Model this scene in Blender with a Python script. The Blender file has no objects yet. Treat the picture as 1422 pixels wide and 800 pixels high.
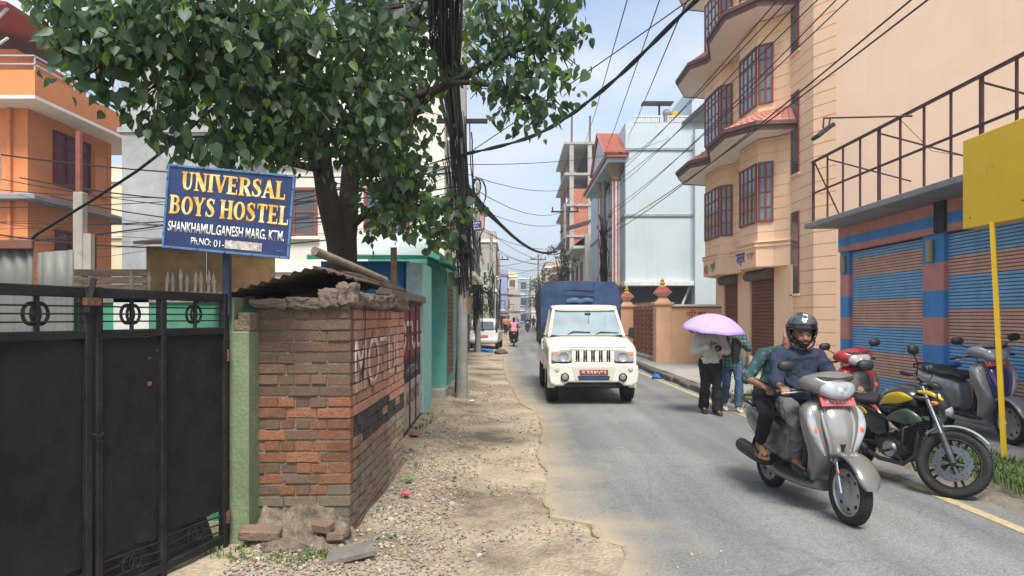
import bpy, bmesh, math, random
from mathutils import Vector, Matrix, noise
rad = math.radians
R = random.Random(11)
SC = bpy.context.scene
COL = SC.collection
# ---------------------------------------------------------------- camera
FPX = 980.0                                   # focal length in photo pixels (1422 wide)
cam_data = bpy.data.cameras.new('camera')
cam = bpy.data.objects.new('camera', cam_data)
COL.objects.link(cam)
cam.location = (0, 0, 1.6)
cam.rotation_euler = (rad(90), 0, 0)
cam_data.sensor_width = 36.0
cam_data.lens = 36.0 * FPX / 1422.0
cam_data.shift_y = 40.0 / 1422.0
cam_data.clip_start = 0.05
cam_data.clip_end = 4000
SC.camera = cam
# ---------------------------------------------------------------- light
SUN_EL, SUN_AZ = rad(58), rad(172)            # azimuth from +Y clockwise: high, behind the camera
SC.view_settings.view_transform = 'Standard'
SC.view_settings.look = 'None'
SC.view_settings.exposure = 1.45
SC.view_settings.gamma = 1.0
SC.render.engine = 'CYCLES'
SC.cycles.use_denoising = True
SC.cycles.max_bounces = 8
SC.cycles.transparent_max_bounces = 16
world = bpy.data.worlds.new('World')
SC.world = world
world.use_nodes = True
wn = world.node_tree; wn.nodes.clear()
def _n(nt, t, **kw):
    n = nt.nodes.new(t)
    for k, v in kw.items():
        if k.startswith('i_'):
            n.inputs[k[2:].replace('_', ' ')].default_value = v
        else:
            setattr(n, k, v)
    return n
def build_sky():
    L = wn.links.new
    sky = _n(wn, 'ShaderNodeTexSky', sky_type='NISHITA', sun_disc=False)
    sky.sun_elevation = SUN_EL; sky.sun_rotation = SUN_AZ
    sky.air_density = 1.0; sky.dust_density = 1.6; sky.ozone_density = 1.5
    tc = _n(wn, 'ShaderNodeTexCoord')
    mp = _n(wn, 'ShaderNodeMapping'); mp.inputs['Scale'].default_value = (1.0, 1.0, 2.6)
    mp.inputs['Location'].default_value = (0.35, 0.0, 0.42)
    L(tc.outputs['Generated'], mp.inputs['Vector'])
    n1 = _n(wn, 'ShaderNodeTexNoise'); n1.inputs['Scale'].default_value = 2.1; n1.inputs['Detail'].default_value = 7; n1.inputs['Roughness'].default_value = 0.52
    L(mp.outputs[0], n1.inputs['Vector'])
    rp = _n(wn, 'ShaderNodeValToRGB')
    rp.color_ramp.elements[0].position = 0.43; rp.color_ramp.elements[0].color = (0.12,)*3 + (1,)
    rp.color_ramp.elements[1].position = 0.66; rp.color_ramp.elements[1].color = (1, 1, 1, 1)
    L(n1.outputs['Fac'], rp.inputs[0])
    cl = _n(wn, 'ShaderNodeValToRGB')               # cloud tone, light to slightly grey
    cl.color_ramp.elements[0].color = (2.8, 3.2, 3.7, 1); cl.color_ramp.elements[1].color = (4.0, 4.15, 4.3, 1)
    cl.color_ramp.elements[0].position = 0.35; cl.color_ramp.elements[1].position = 0.7
    L(n1.outputs['Fac'], cl.inputs[0])
    mul = _n(wn, 'ShaderNodeMix', data_type='RGBA', blend_type='MULTIPLY'); mul.inputs[0].default_value = 1
    mul.inputs[7].default_value = (1.05, 1.0, 0.95, 1)
    L(sky.outputs[0], mul.inputs[6])
    mx = _n(wn, 'ShaderNodeMix', data_type='RGBA')
    L(rp.outputs[0], mx.inputs[0]); L(mul.outputs[2], mx.inputs[6]); L(cl.outputs[0], mx.inputs[7])
    bg = _n(wn, 'ShaderNodeBackground'); bg.inputs['Strength'].default_value = 0.10
    out = _n(wn, 'ShaderNodeOutputWorld')
    L(mx.outputs[2], bg.inputs['Color']); L(bg.outputs[0], out.inputs['Surface'])
build_sky()
sun_data = bpy.data.lights.new('sun', 'SUN')
sun_data.energy = 2.2; sun_data.angle = rad(20); sun_data.color = (1.0, 0.95, 0.87)
sun = bpy.data.objects.new('sun', sun_data); COL.objects.link(sun)
_d = Vector((math.sin(SUN_AZ) * math.cos(SUN_EL), math.cos(SUN_AZ) * math.cos(SUN_EL), math.sin(SUN_EL)))
sun.rotation_euler = _d.to_track_quat('Z', 'Y').to_euler()
sun.location = (20, -20, 30)

# ---------------------------------------------------------------- helpers
def at(u, v, Y):
    return Vector(((u - 711) * Y / FPX, Y, 1.6 - (v - 440) * Y / FPX))
def X(u, Y): return (u - 711) * Y / FPX
def Z(v, Y): return 1.6 - (v - 440) * Y / FPX

class MB:
    """collects geometry for one mesh"""
    def __init__(s):
        s.v = []; s.f = []; s.m = []
    def add(s, vs, fs, mat=0, M=None):
        o = len(s.v)
        if M is not None: vs = [M @ Vector(p) for p in vs]
        s.v.extend([tuple(p) for p in vs])
        s.f.extend([tuple(i + o for i in f) for f in fs])
        s.m.extend([mat] * len(fs))
        return s
    def box(s, x0, x1, y0, y1, z0, z1, bev=0, mat=0, M=None):
        if x0 > x1: x0, x1 = x1, x0
        if y0 > y1: y0, y1 = y1, y0
        if z0 > z1: z0, z1 = z1, z0
        if bev <= 0:
            vs = [(x0,y0,z0),(x1,y0,z0),(x1,y1,z0),(x0,y1,z0),(x0,y0,z1),(x1,y0,z1),(x1,y1,z1),(x0,y1,z1)]
            fs = [(0,3,2,1),(4,5,6,7),(0,1,5,4),(1,2,6,5),(2,3,7,6),(3,0,4,7)]
            return s.add(vs, fs, mat, M)
        bev = min(bev, .49*(x1-x0), .49*(y1-y0), .49*(z1-z0))
        vs = []; idx = {}
        for i, (sx, sy, sz) in enumerate([(a, b, c) for a in (0,1) for b in (0,1) for c in (0,1)]):
            px, py, pz = (x1 if sx else x0), (y1 if sy else y0), (z1 if sz else z0)
            ix, iy, iz = (-bev if sx else bev), (-bev if sy else bev), (-bev if sz else bev)
            idx[(sx,sy,sz,0)] = len(vs); vs.append((px, py+iy, pz+iz))
            idx[(sx,sy,sz,1)] = len(vs); vs.append((px+ix, py, pz+iz))
            idx[(sx,sy,sz,2)] = len(vs); vs.append((px+ix, py+iy, pz))
        fs = []
        for a in (0,1):
            q = [(0,0),(1,0),(1,1),(0,1)]
            fs.append(tuple(idx[(a,b,c,0)] for b,c in (q if a else q[::-1])))
            fs.append(tuple(idx[(b,a,c,1)] for b,c in (q[::-1] if a else q)))
            fs.append(tuple(idx[(b,c,a,2)] for b,c in (q if a else q[::-1])))
        for a in (0,1):
            for b in (0,1):
                f = (idx[(a,b,0,0)],idx[(a,b,1,0)],idx[(a,b,1,1)],idx[(a,b,0,1)]); fs.append(f if a != b else f[::-1])
                f = (idx[(a,0,b,0)],idx[(a,1,b,0)],idx[(a,1,b,2)],idx[(a,0,b,2)]); fs.append(f if a == b else f[::-1])
                f = (idx[(0,a,b,1)],idx[(1,a,b,1)],idx[(1,a,b,2)],idx[(0,a,b,2)]); fs.append(f if a != b else f[::-1])
        for a in (0,1):
            for b in (0,1):
                for c in (0,1):
                    f = (idx[(a,b,c,0)],idx[(a,b,c,1)],idx[(a,b,c,2)]); fs.append(f if (a+b+c) % 2 else f[::-1])
        return s.add(vs, fs, mat, M)
    def cbox(s, c, d, bev=0, mat=0, M=None):
        return s.box(c[0]-d[0]/2, c[0]+d[0]/2, c[1]-d[1]/2, c[1]+d[1]/2, c[2]-d[2]/2, c[2]+d[2]/2, bev, mat, M)
    def frustum(s, b, t, mat=0, M=None):
        """b, t = (x0,x1,y0,y1,z)"""
        vs = [(b[0],b[2],b[4]),(b[1],b[2],b[4]),(b[1],b[3],b[4]),(b[0],b[3],b[4]),(t[0],t[2],t[4]),(t[1],t[2],t[4]),(t[1],t[3],t[4]),(t[0],t[3],t[4])]
        return s.add(vs, [(0,3,2,1),(4,5,6,7),(0,1,5,4),(1,2,6,5),(2,3,7,6),(3,0,4,7)], mat, M)
    def tube(s, pts, r, n=8, mat=0, M=None, caps=True, flat=1.0):
        pts = [Vector(p) for p in pts]
        rs = r if isinstance(r, (list, tuple)) else [r] * len(pts)
        vs = []; fs = []
        up = None
        for i, p in enumerate(pts):
            if i == 0: d = pts[1] - p
            elif i == len(pts) - 1: d = p - pts[i-1]
            else: d = (pts[i+1] - p).normalized() + (p - pts[i-1]).normalized()
            if d.length < 1e-9: d = Vector((0,0,1))
            d.normalize()
            if up is None:
                up = Vector((0,0,1)) if abs(d.z) < .9 else Vector((1,0,0))
            a = d.cross(up)
            if a.length < 1e-6: a = d.orthogonal()
            a.normalize(); b = a.cross(d).normalized(); up = b
            for k in range(n):
                t = 2*math.pi*k/n
                vs.append(p + (a*math.cos(t) + b*math.sin(t)*flat)*rs[i])
        for i in range(len(pts)-1):
            for k in range(n):
                k2 = (k+1) % n
                fs.append((i*n+k, i*n+k2, (i+1)*n+k2, (i+1)*n+k))
        if caps:
            fs.append(tuple(range(n))[::-1]); fs.append(tuple((len(pts)-1)*n+k for k in range(n)))
        return s.add(vs, fs, mat, M)
    def lathe(s, prof, n=16, mat=0, M=None, a0=0, a1=2*math.pi):
        """prof = [(r,z)], axis z"""
        vs = []; fs = []; full = abs(a1-a0-2*math.pi) < 1e-6
        cols = n if full else n+1
        for (r, z) in prof:
            for k in range(cols):
                t = a0 + (a1-a0)*k/n
                vs.append((r*math.cos(t), r*math.sin(t), z))
        for i in range(len(prof)-1):
            for k in range(n):
                k2 = (k+1) % cols
                fs.append((i*cols+k, i*cols+k2, (i+1)*cols+k2, (i+1)*cols+k))
        return s.add(vs, fs, mat, M)
    def prism(s, poly, h0, h1, mat=0, M=None):
        """2-d polygon in xy extruded along z from h0 to h1"""
        n = len(poly)
        vs = [(x,y,h0) for x,y in poly] + [(x,y,h1) for x,y in poly]
        fs = [tuple(range(n))[::-1], tuple(range(n,2*n))] + [(i,(i+1)%n,n+(i+1)%n,n+i) for i in range(n)]
        return s.add(vs, fs, mat, M)
    def quad(s, a, b, c, d, mat=0, M=None):
        return s.add([a,b,c,d], [(0,1,2,3)], mat, M)
    def loft(s, st, n=16, steps=4, mat=0, M=None, caps=True):
        """st = [(centre, half_a, half_b, exponent, A, B)] superellipse sections, Catmull-Rom between; A,B unit vectors of section plane"""
        def cr(p0,p1,p2,p3,t):
            return 0.5*((2*p1)+(-p0+p2)*t+(2*p0-5*p1+4*p2-p3)*t*t+(-p0+3*p1-3*p2+p3)*t**3)
        S = []
        for c, a, b, e, A, B in st:
            S.append((Vector(c), a, b, e, Vector(A), Vector(B)))
        out = []
        for i in range(len(S)-1):
            q = [S[max(i-1,0)], S[i], S[i+1], S[min(i+2,len(S)-1)]]
            for k in range(steps):
                t = k/steps
                out.append(tuple(cr(q[0][j],q[1][j],q[2][j],q[3][j],t) for j in range(6)))
        out.append(S[-1])
        vs = []; fs = []
        for c, a, b, e, A, B in out:
            A = A.normalized(); B = B.normalized()
            a = max(a, .001); b = max(b, .001)
            for k in range(n):
                t = 2*math.pi*(k+.5)/n
                ct, sn = math.cos(t), math.sin(t)
                x = math.copysign(abs(ct)**(2/e), ct)*a; y = math.copysign(abs(sn)**(2/e), sn)*b
                vs.append(c + A*x + B*y)
        for i in range(len(out)-1):
            for k in range(n):
                k2 = (k+1) % n
                fs.append((i*n+k, i*n+k2, (i+1)*n+k2, (i+1)*n+k))
        if caps:
            fs.append(tuple(range(n))[::-1]); fs.append(tuple((len(out)-1)*n+k for k in range(n)))
        return s.add(vs, fs, mat, M)
    def ball(s, c, r, n=12, m=8, mat=0, M=None):
        r = r if isinstance(r, (tuple, list)) else (r, r, r)
        vs = [(c[0], c[1], c[2]-r[2])]; fs = []
        for i in range(1, m):
            ph = -math.pi/2 + math.pi*i/m
            for k in range(n):
                t = 2*math.pi*k/n
                vs.append((c[0]+r[0]*math.cos(ph)*math.cos(t), c[1]+r[1]*math.cos(ph)*math.sin(t), c[2]+r[2]*math.sin(ph)))
        vs.append((c[0], c[1], c[2]+r[2])); last = len(vs)-1
        for k in range(n):
            k2 = (k+1) % n
            fs.append((0, 1+k2, 1+k))
            for i in range(m-2):
                a = 1+i*n
                fs.append((a+k, a+k2, a+n+k2, a+n+k))
            fs.append((last, 1+(m-2)*n+k, 1+(m-2)*n+k2))
        return s.add(vs, fs, mat, M)
    def mesh(s, name, mats, smooth=None, fix=True):
        me = bpy.data.meshes.new(name)
        me.from_pydata(s.v, [], s.f)
        for m in (mats if isinstance(mats, (list, tuple)) else [mats]):
            me.materials.append(m)
        if any(s.m): me.polygons.foreach_set('material_index', s.m)
        if fix and len(s.f) < 60000:
            bm = bmesh.new(); bm.from_mesh(me)
            bmesh.ops.recalc_face_normals(bm, faces=bm.faces)
            bm.to_mesh(me); bm.free()
        if smooth is not None:
            me.polygons.foreach_set('use_smooth', [True]*len(me.polygons))
            if smooth < 180: me.set_sharp_from_angle(angle=rad(smooth))
        me.update()
        return me
    def build(s, name, mats, parent=None, smooth=None, fix=True, bevel=0, **props):
        return link(name, s.mesh(name, mats, smooth, fix), parent, bevel, **props)

def link(name, me, parent=None, bevel=0, **props):
    o = bpy.data.objects.new(name, me); COL.objects.link(o)
    if parent is not None: o.parent = parent
    for k, v in props.items(): o[k] = v
    if bevel:
        b = o.modifiers.new('bevel', 'BEVEL'); b.width = bevel; b.segments = 2; b.limit_method = 'ANGLE'; b.angle_limit = rad(40)
    return o
def thing(name, label, cat, loc=(0,0,0), rz=0, group=None, rx=0, ry=0):
    o = bpy.data.objects.new(name, None); COL.objects.link(o)
    o.location = loc; o.rotation_euler = (rx, ry, rz); o.empty_display_size = .1
    o['label'] = label; o['category'] = cat
    if group: o['group'] = group
    return o
def tag(o, label, cat, group=None):
    o['label'] = label; o['category'] = cat
    if group: o['group'] = group
    return o
def kids(o): return list(o.children)
def copy_tree(o, label=None, parent=None, loc=None, rz=None):
    c = o.copy(); COL.objects.link(c); c.parent = parent
    if label: c['label'] = label
    if loc is not None: c.location = loc
    if rz is not None: c.rotation_euler[2] = rz
    for ch in kids(o): copy_tree(ch, parent=c)
    return c
def Tm(loc=(0,0,0), rx=0, ry=0, rz=0):
    return Matrix.Translation(loc) @ Matrix.Rotation(rz,4,'Z') @ Matrix.Rotation(ry,4,'Y') @ Matrix.Rotation(rx,4,'X')
def eval_mesh(o, name):
    dg = bpy.context.evaluated_depsgraph_get()
    me = bpy.data.meshes.new_from_object(o.evaluated_get(dg))
    me.name = name
    return me
def text_mesh(body, size=1.0, bold=0.0, depth=0.0, align='CENTER', spacing=1.0):
    cu = bpy.data.curves.new('text', 'FONT'); cu.body = body; cu.size = size
    cu.offset = bold; cu.extrude = depth; cu.align_x = align; cu.align_y = 'CENTER'; cu.space_character = spacing
    o = bpy.data.objects.new('text', cu); COL.objects.link(o)
    bpy.context.view_layer.update()
    me = eval_mesh(o, 'lettering')
    bpy.data.objects.remove(o); bpy.data.curves.remove(cu)
    return me
def text(name, body, mat, width, height, M, parent, bold=0.0, depth=.001, **props):
    """text fitted into width x height, lying in the xy plane of M"""
    me = text_mesh(body, 1.0, bold, 0.0)
    if len(me.vertices) == 0: return None
    xs = [v.co.x for v in me.vertices]; ys = [v.co.y for v in me.vertices]
    sx = width/(max(xs)-min(xs)); sy = height/(max(ys)-min(ys)) if height else sx
    cx, cy = (max(xs)+min(xs))/2, (max(ys)+min(ys))/2
    for v in me.vertices:
        v.co = M @ Vector(((v.co.x-cx)*sx, (v.co.y-cy)*sy, 0))
    me.materials.clear(); me.materials.append(mat)
    o = link(name, me, parent, **props)
    sol = o.modifiers.new('solidify', 'SOLIDIFY'); sol.thickness = depth; sol.offset = 1
    return o

# ---------------------------------------------------------------- materials
def srgb(r, g, b):
    f = lambda c: (c/255/12.92) if c/255 <= .04045 else ((c/255+.055)/1.055)**2.4
    return (f(r), f(g), f(b))
MATS = {}
def mat(name, col, rough=.75, var=.18, scale=5.0, bump=.15, bscale=60.0, metal=0.0, spec=.4, coat=0.0, rnd=0.0,
        grime=0.0, gcol=(.09,.075,.06), gscale=2.5, stretch=1.0, sat_var=0.0, streak=0.0, trans=0.0, world_co=False):
    if name in MATS: return MATS[name]
    m = bpy.data.materials.new(name); m.use_nodes = True
    nt = m.node_tree; L = nt.links.new
    bs = nt.nodes['Principled BSDF']
    bs.inputs['Roughness'].default_value = rough; bs.inputs['Metallic'].default_value = metal
    bs.inputs['Specular IOR Level'].default_value = spec
    if coat: bs.inputs['Coat Weight'].default_value = coat; bs.inputs['Coat Roughness'].default_value = .08
    tc = _n(nt, 'ShaderNodeTexCoord'); oi = _n(nt, 'ShaderNodeObjectInfo')
    src = tc.outputs['Object']
    if world_co:
        g = _n(nt, 'ShaderNodeNewGeometry'); src = g.outputs['Position']
    mp = _n(nt, 'ShaderNodeMapping'); mp.inputs['Scale'].default_value = (1, 1, stretch)
    L(src, mp.inputs['Vector'])
    if not world_co:
        off = _n(nt, 'ShaderNodeVectorMath', operation='SCALE'); off.inputs[0].default_value = (37., 19., 53.)
        L(oi.outputs['Random'], off.inputs['Scale']); L(off.outputs[0], mp.inputs['Location'])
    n1 = _n(nt, 'ShaderNodeTexNoise'); n1.inputs['Scale'].default_value = scale; n1.inputs['Detail'].default_value = 6; n1.inputs['Roughness'].default_value = .62
    L(mp.outputs[0], n1.inputs['Vector'])
    mr = _n(nt, 'ShaderNodeMapRange'); mr.inputs[1].default_value = .3; mr.inputs[2].default_value = .7
    mr.inputs[3].default_value = 1-var; mr.inputs[4].default_value = 1+var
    L(n1.outputs['Fac'], mr.inputs[0])
    val = mr.outputs[0]
    if rnd:
        r2 = _n(nt, 'ShaderNodeMapRange'); r2.inputs[3].default_value = 1-rnd; r2.inputs[4].default_value = 1+rnd
        L(oi.outputs['Random'], r2.inputs[0])
        mu = _n(nt, 'ShaderNodeMath', operation='MULTIPLY'); L(val, mu.inputs[0]); L(r2.outputs[0], mu.inputs[1]); val = mu.outputs[0]
    hs = _n(nt, 'ShaderNodeHueSaturation'); hs.inputs['Color'].default_value = (*col, 1)
    L(val, hs.inputs['Value'])
    if sat_var:
        n3 = _n(nt, 'ShaderNodeTexNoise'); n3.inputs['Scale'].default_value = scale*.6; L(mp.outputs[0], n3.inputs['Vector'])
        m3 = _n(nt, 'ShaderNodeMapRange'); m3.inputs[1].default_value = .3; m3.inputs[2].default_value = .7; m3.inputs[3].default_value = 1-sat_var; m3.inputs[4].default_value = 1+sat_var
        L(n3.outputs['Fac'], m3.inputs[0]); L(m3.outputs[0], hs.inputs['Saturation'])
    colout = hs.outputs[0]
    if grime:
        n2 = _n(nt, 'ShaderNodeTexNoise'); n2.inputs['Scale'].default_value = gscale; n2.inputs['Detail'].default_value = 9; n2.inputs['Roughness'].default_value = .7
        L(mp.outputs[0], n2.inputs['Vector'])
        gr = _n(nt, 'ShaderNodeMapRange'); gr.inputs[1].default_value = .62-.25*grime; gr.inputs[2].default_value = .78; gr.inputs[3].default_value = 0; gr.inputs[4].default_value = min(1., .35+grime*.6)
        L(n2.outputs['Fac'], gr.inputs[0])
        mx = _n(nt, 'ShaderNodeMix', data_type='RGBA'); L(gr.outputs[0], mx.inputs[0]); L(colout, mx.inputs[6]); mx.inputs[7].default_value = (*gcol, 1)
        colout = mx.outputs[2]
        rr = _n(nt, 'ShaderNodeMapRange'); rr.inputs[3].default_value = rough; rr.inputs[4].default_value = min(1, rough+.3); L(gr.outputs[0], rr.inputs[0]); L(rr.outputs[0], bs.inputs['Roughness'])
    if streak:                                             # rain marks running down
        ms = _n(nt, 'ShaderNodeMapping'); ms.inputs['Scale'].default_value = (1, 1, .07); L(src, ms.inputs['Vector'])
        ns = _n(nt, 'ShaderNodeTexNoise'); ns.inputs['Scale'].default_value = 3.2; ns.inputs['Detail'].default_value = 7; ns.inputs['Roughness'].default_value = .65; L(ms.outputs[0], ns.inputs['Vector'])
        sr = _n(nt, 'ShaderNodeMapRange'); sr.inputs[1].default_value = .52; sr.inputs[2].default_value = .78; sr.inputs[3].default_value = 0; sr.inputs[4].default_value = streak; L(ns.outputs['Fac'], sr.inputs[0])
        xs = _n(nt, 'ShaderNodeMix', data_type='RGBA'); L(sr.outputs[0], xs.inputs[0]); L(colout, xs.inputs[6]); xs.inputs[7].default_value = (*[c*.45 for c in col], 1); colout = xs.outputs[2]
    L(colout, bs.inputs['Base Color'])
    if bump:
        nb = _n(nt, 'ShaderNodeTexNoise'); nb.inputs['Scale'].default_value = bscale; nb.inputs['Detail'].default_value = 4
        L(mp.outputs[0], nb.inputs['Vector'])
        b = _n(nt, 'ShaderNodeBump'); b.inputs['Strength'].default_value = bump; b.inputs['Distance'].default_value = .02
        L(nb.outputs['Fac'], b.inputs['Height']); L(b.outputs[0], bs.inputs['Normal'])
    if trans: bs.inputs['Transmission Weight'].default_value = trans
    MATS[name] = m
    return m
def smat(name, rgb, k=1.0, **kw):
    """material from a rough sRGB colour scaled by k"""
    c = srgb(*rgb)
    return mat(name, tuple(min(.9, x*k) for x in c), **kw)
def emat(name, col, strength):
    m = bpy.data.materials.new(name); m.use_nodes = True
    b = m.node_tree.nodes['Principled BSDF']; b.inputs['Emission Color'].default_value = (*col, 1); b.inputs['Emission Strength'].default_value = strength
    return m
def glassy(name, col, rough=.06, spec=.8):
    return mat(name, col, rough=rough, var=.08, bump=0.0, spec=spec, coat=.6)
def worn_paint(name, col, wear=.5, scale=9.0, course=0.0, rough=.7):
    """flat print that has flaked off in places (and off the joints of the courses below)"""
    m = mat(name, col, rough=rough, var=.12, scale=12)
    nt = m.node_tree; L = nt.links.new; bs = nt.nodes['Principled BSDF']
    tc = _n(nt, 'ShaderNodeTexCoord')
    n = _n(nt, 'ShaderNodeTexNoise'); n.inputs['Scale'].default_value = scale; n.inputs['Detail'].default_value = 8; n.inputs['Roughness'].default_value = .7
    L(tc.outputs['Object'], n.inputs['Vector'])
    r = _n(nt, 'ShaderNodeMapRange'); r.inputs[1].default_value = wear-.12; r.inputs[2].default_value = wear+.12
    r.inputs[3].default_value = 0; r.inputs[4].default_value = 1
    L(n.outputs['Fac'], r.inputs[0]); a = r.outputs[0]
    if course:
        sx = _n(nt, 'ShaderNodeSeparateXYZ'); L(tc.outputs['Object'], sx.inputs[0])
        q = _n(nt, 'ShaderNodeMath', operation='MODULO'); L(sx.outputs['Z'], q.inputs[0]); q.inputs[1].default_value = course
        g = _n(nt, 'ShaderNodeMath', operation='GREATER_THAN'); L(q.outputs[0], g.inputs[0]); g.inputs[1].default_value = .014
        mu = _n(nt, 'ShaderNodeMath', operation='MULTIPLY'); L(a, mu.inputs[0]); L(g.outputs[0], mu.inputs[1]); a = mu.outputs[0]
    L(a, bs.inputs['Alpha'])
    return m
# ================================================================ SETTING
EDGE = [(-4,.75),(3.2,.68),(4.36,.64),(4.7,.74),(4.96,.78),(5.1,.64),(5.2,.6),(5.5,.62),(5.62,.42),(5.7,.29),(6.2,.27),(6.76,.31),(7.4,.37),(7.8,.3),(8.17,.275),(9.2,.36),(10.3,.43),(11.9,.40),(12.6,.25),(13.5,.12),(16,-.02),(19,-.18),(23,-.3),(30,-.38),(35.6,-.42),(45,-.2),(52,0.0),(70,-.3),(140,-.6)]
def edge_x(y):
    for i in range(len(EDGE)-1):
        (a, xa), (b, xb) = EDGE[i], EDGE[i+1]
        if a <= y <= b: return xa + (xb-xa)*(y-a)/(b-a)
    return EDGE[0][1] if y < EDGE[0][0] else EDGE[-1][1]
def fbm(p, o=4):
    return noise.fractal(Vector(p), 1.0, 2.0, o)

def dirt_material():
    m = bpy.data.materials.new('dirt'); m.use_nodes = True
    nt = m.node_tree; L = nt.links.new; bs = nt.nodes['Principled BSDF']; bs.inputs['Roughness'].default_value = .95; bs.inputs['Specular IOR Level'].default_value = .15
    g = _n(nt, 'ShaderNodeNewGeometry')
    n1 = _n(nt, 'ShaderNodeTexNoise'); n1.inputs['Scale'].default_value = .9; n1.inputs['Detail'].default_value = 9; n1.inputs['Roughness'].default_value = .62
    L(g.outputs['Position'], n1.inputs['Vector'])
    r = _n(nt, 'ShaderNodeValToRGB'); e = r.color_ramp.elements
    e[0].position = .35; e[0].color = (.175,.145,.105,1)
    e[1].position = .64; e[1].color = (.475,.40,.295,1)
    x = e.new(.45); x.color = (.315,.262,.19,1)
    x = e.new(.53); x.color = (.40,.335,.24,1)
    L(n1.outputs['Fac'], r.inputs[0])
    # small gravel speckle
    vo = _n(nt, 'ShaderNodeTexVoronoi'); vo.inputs['Scale'].default_value = 55
    L(g.outputs['Position'], vo.inputs['Vector'])
    sp = _n(nt, 'ShaderNodeSeparateColor'); L(vo.outputs['Color'], sp.inputs[0])
    mr = _n(nt, 'ShaderNodeMapRange'); mr.inputs[3].default_value = .78; mr.inputs[4].default_value = 1.18
    L(sp.outputs[0], mr.inputs[0])
    hs = _n(nt, 'ShaderNodeHueSaturation'); L(r.outputs[0], hs.inputs['Color']); L(mr.outputs[0], hs.inputs['Value'])
    L(hs.outputs[0], bs.inputs['Base Color'])
    nb = _n(nt, 'ShaderNodeTexNoise'); nb.inputs['Scale'].default_value = 38; nb.inputs['Detail'].default_value = 6
    L(g.outputs['Position'], nb.inputs['Vector'])
    b = _n(nt, 'ShaderNodeBump'); b.inputs['Strength'].default_value = .7; b.inputs['Distance'].default_value = .02
    L(nb.outputs['Fac'], b.inputs['Height'])
    b2 = _n(nt, 'ShaderNodeBump'); b2.inputs['Strength'].default_value = .5; b2.inputs['Distance'].default_value = .012
    L(vo.outputs['Distance'], b2.inputs['Height']); L(b.outputs[0], b2.inputs['Normal']); L(b2.outputs[0], bs.inputs['Normal'])
    return m
def asphalt_material():
    m = bpy.data.materials.new('asphalt'); m.use_nodes = True
    nt = m.node_tree; L = nt.links.new; bs = nt.nodes['Principled BSDF']; bs.inputs['Roughness'].default_value = .82; bs.inputs['Specular IOR Level'].default_value = .35
    g = _n(nt, 'ShaderNodeNewGeometry')
    mp = _n(nt, 'ShaderNodeMapping'); mp.inputs['Scale'].default_value = (1.0, .35, 1); L(g.outputs['Position'], mp.inputs[0])
    n1 = _n(nt, 'ShaderNodeTexNoise'); n1.inputs['Scale'].default_value = .8; n1.inputs['Detail'].default_value = 7; L(mp.outputs[0], n1.inputs['Vector'])
    r = _n(nt, 'ShaderNodeValToRGB'); e = r.color_ramp.elements
    e[0].position = .32; e[0].color = (.165,.168,.165,1); e[1].position = .68; e[1].color = (.235,.237,.23,1)
    L(n1.outputs['Fac'], r.inputs[0])
    n2 = _n(nt, 'ShaderNodeTexVoronoi'); n2.inputs['Scale'].default_value = 95; L(g.outputs['Position'], n2.inputs['Vector'])
    sp = _n(nt, 'ShaderNodeSeparateColor'); L(n2.outputs['Color'], sp.inputs[0])
    mr = _n(nt, 'ShaderNodeMapRange'); mr.inputs[3].default_value = .72; mr.inputs[4].default_value = 1.28; L(sp.outputs[0], mr.inputs[0])
    mt = _n(nt, 'ShaderNodeMapping'); mt.inputs['Scale'].default_value = (2.6, .05, 1); L(g.outputs['Position'], mt.inputs[0])
    nk = _n(nt, 'ShaderNodeTexNoise'); nk.inputs['Scale'].default_value = 1.0; nk.inputs['Detail'].default_value = 5; L(mt.outputs[0], nk.inputs['Vector'])
    mk = _n(nt, 'ShaderNodeMapRange'); mk.inputs[1].default_value = .3; mk.inputs[2].default_value = .7; mk.inputs[3].default_value = .8; mk.inputs[4].default_value = 1.18; L(nk.outputs['Fac'], mk.inputs[0])
    mq = _n(nt, 'ShaderNodeMath', operation='MULTIPLY'); L(mr.outputs[0], mq.inputs[0]); L(mk.outputs[0], mq.inputs[1])
    hs = _n(nt, 'ShaderNodeHueSaturation'); L(r.outputs[0], hs.inputs['Color']); L(mq.outputs[0], hs.inputs['Value'])
    # sandy dust blown in from the shoulder: strongest at small x, broken up by noise
    sx = _n(nt, 'ShaderNodeSeparateXYZ'); L(g.outputs['Position'], sx.inputs[0])
    n3 = _n(nt, 'ShaderNodeTexNoise'); n3.inputs['Scale'].default_value = 1.6; n3.inputs['Detail'].default_value = 8; L(g.outputs['Position'], n3.inputs['Vector'])
    ma = _n(nt, 'ShaderNodeMath', operation='MULTIPLY_ADD'); L(n3.outputs['Fac'], ma.inputs[0]); ma.inputs[1].default_value = -1.7; L(sx.outputs['X'], ma.inputs[2])
    da = _n(nt, 'ShaderNodeAttribute', attribute_name='dust')
    mb_ = _n(nt, 'ShaderNodeMath', operation='MULTIPLY_ADD'); L(n3.outputs['Fac'], mb_.inputs[0]); mb_.inputs[1].default_value = 1.5; L(da.outputs['Fac'], mb_.inputs[2])
    du = _n(nt, 'ShaderNodeMapRange'); du.inputs[1].default_value = .9; du.inputs[2].default_value = 1.7; du.inputs[3].default_value = 0; du.inputs[4].default_value = .92; L(mb_.outputs[0], du.inputs[0])
    mx = _n(nt, 'ShaderNodeMix', data_type='RGBA'); L(du.outputs[0], mx.inputs[0]); L(hs.outputs[0], mx.inputs[6]); mx.inputs[7].default_value = (.37,.305,.21,1)
    # dark seams and oil marks
    n4 = _n(nt, 'ShaderNodeTexNoise'); n4.inputs['Scale'].default_value = 3.1; n4.inputs['Detail'].default_value = 10; n4.inputs['Roughness'].default_value = .7; L(g.outputs['Position'], n4.inputs['Vector'])
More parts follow.
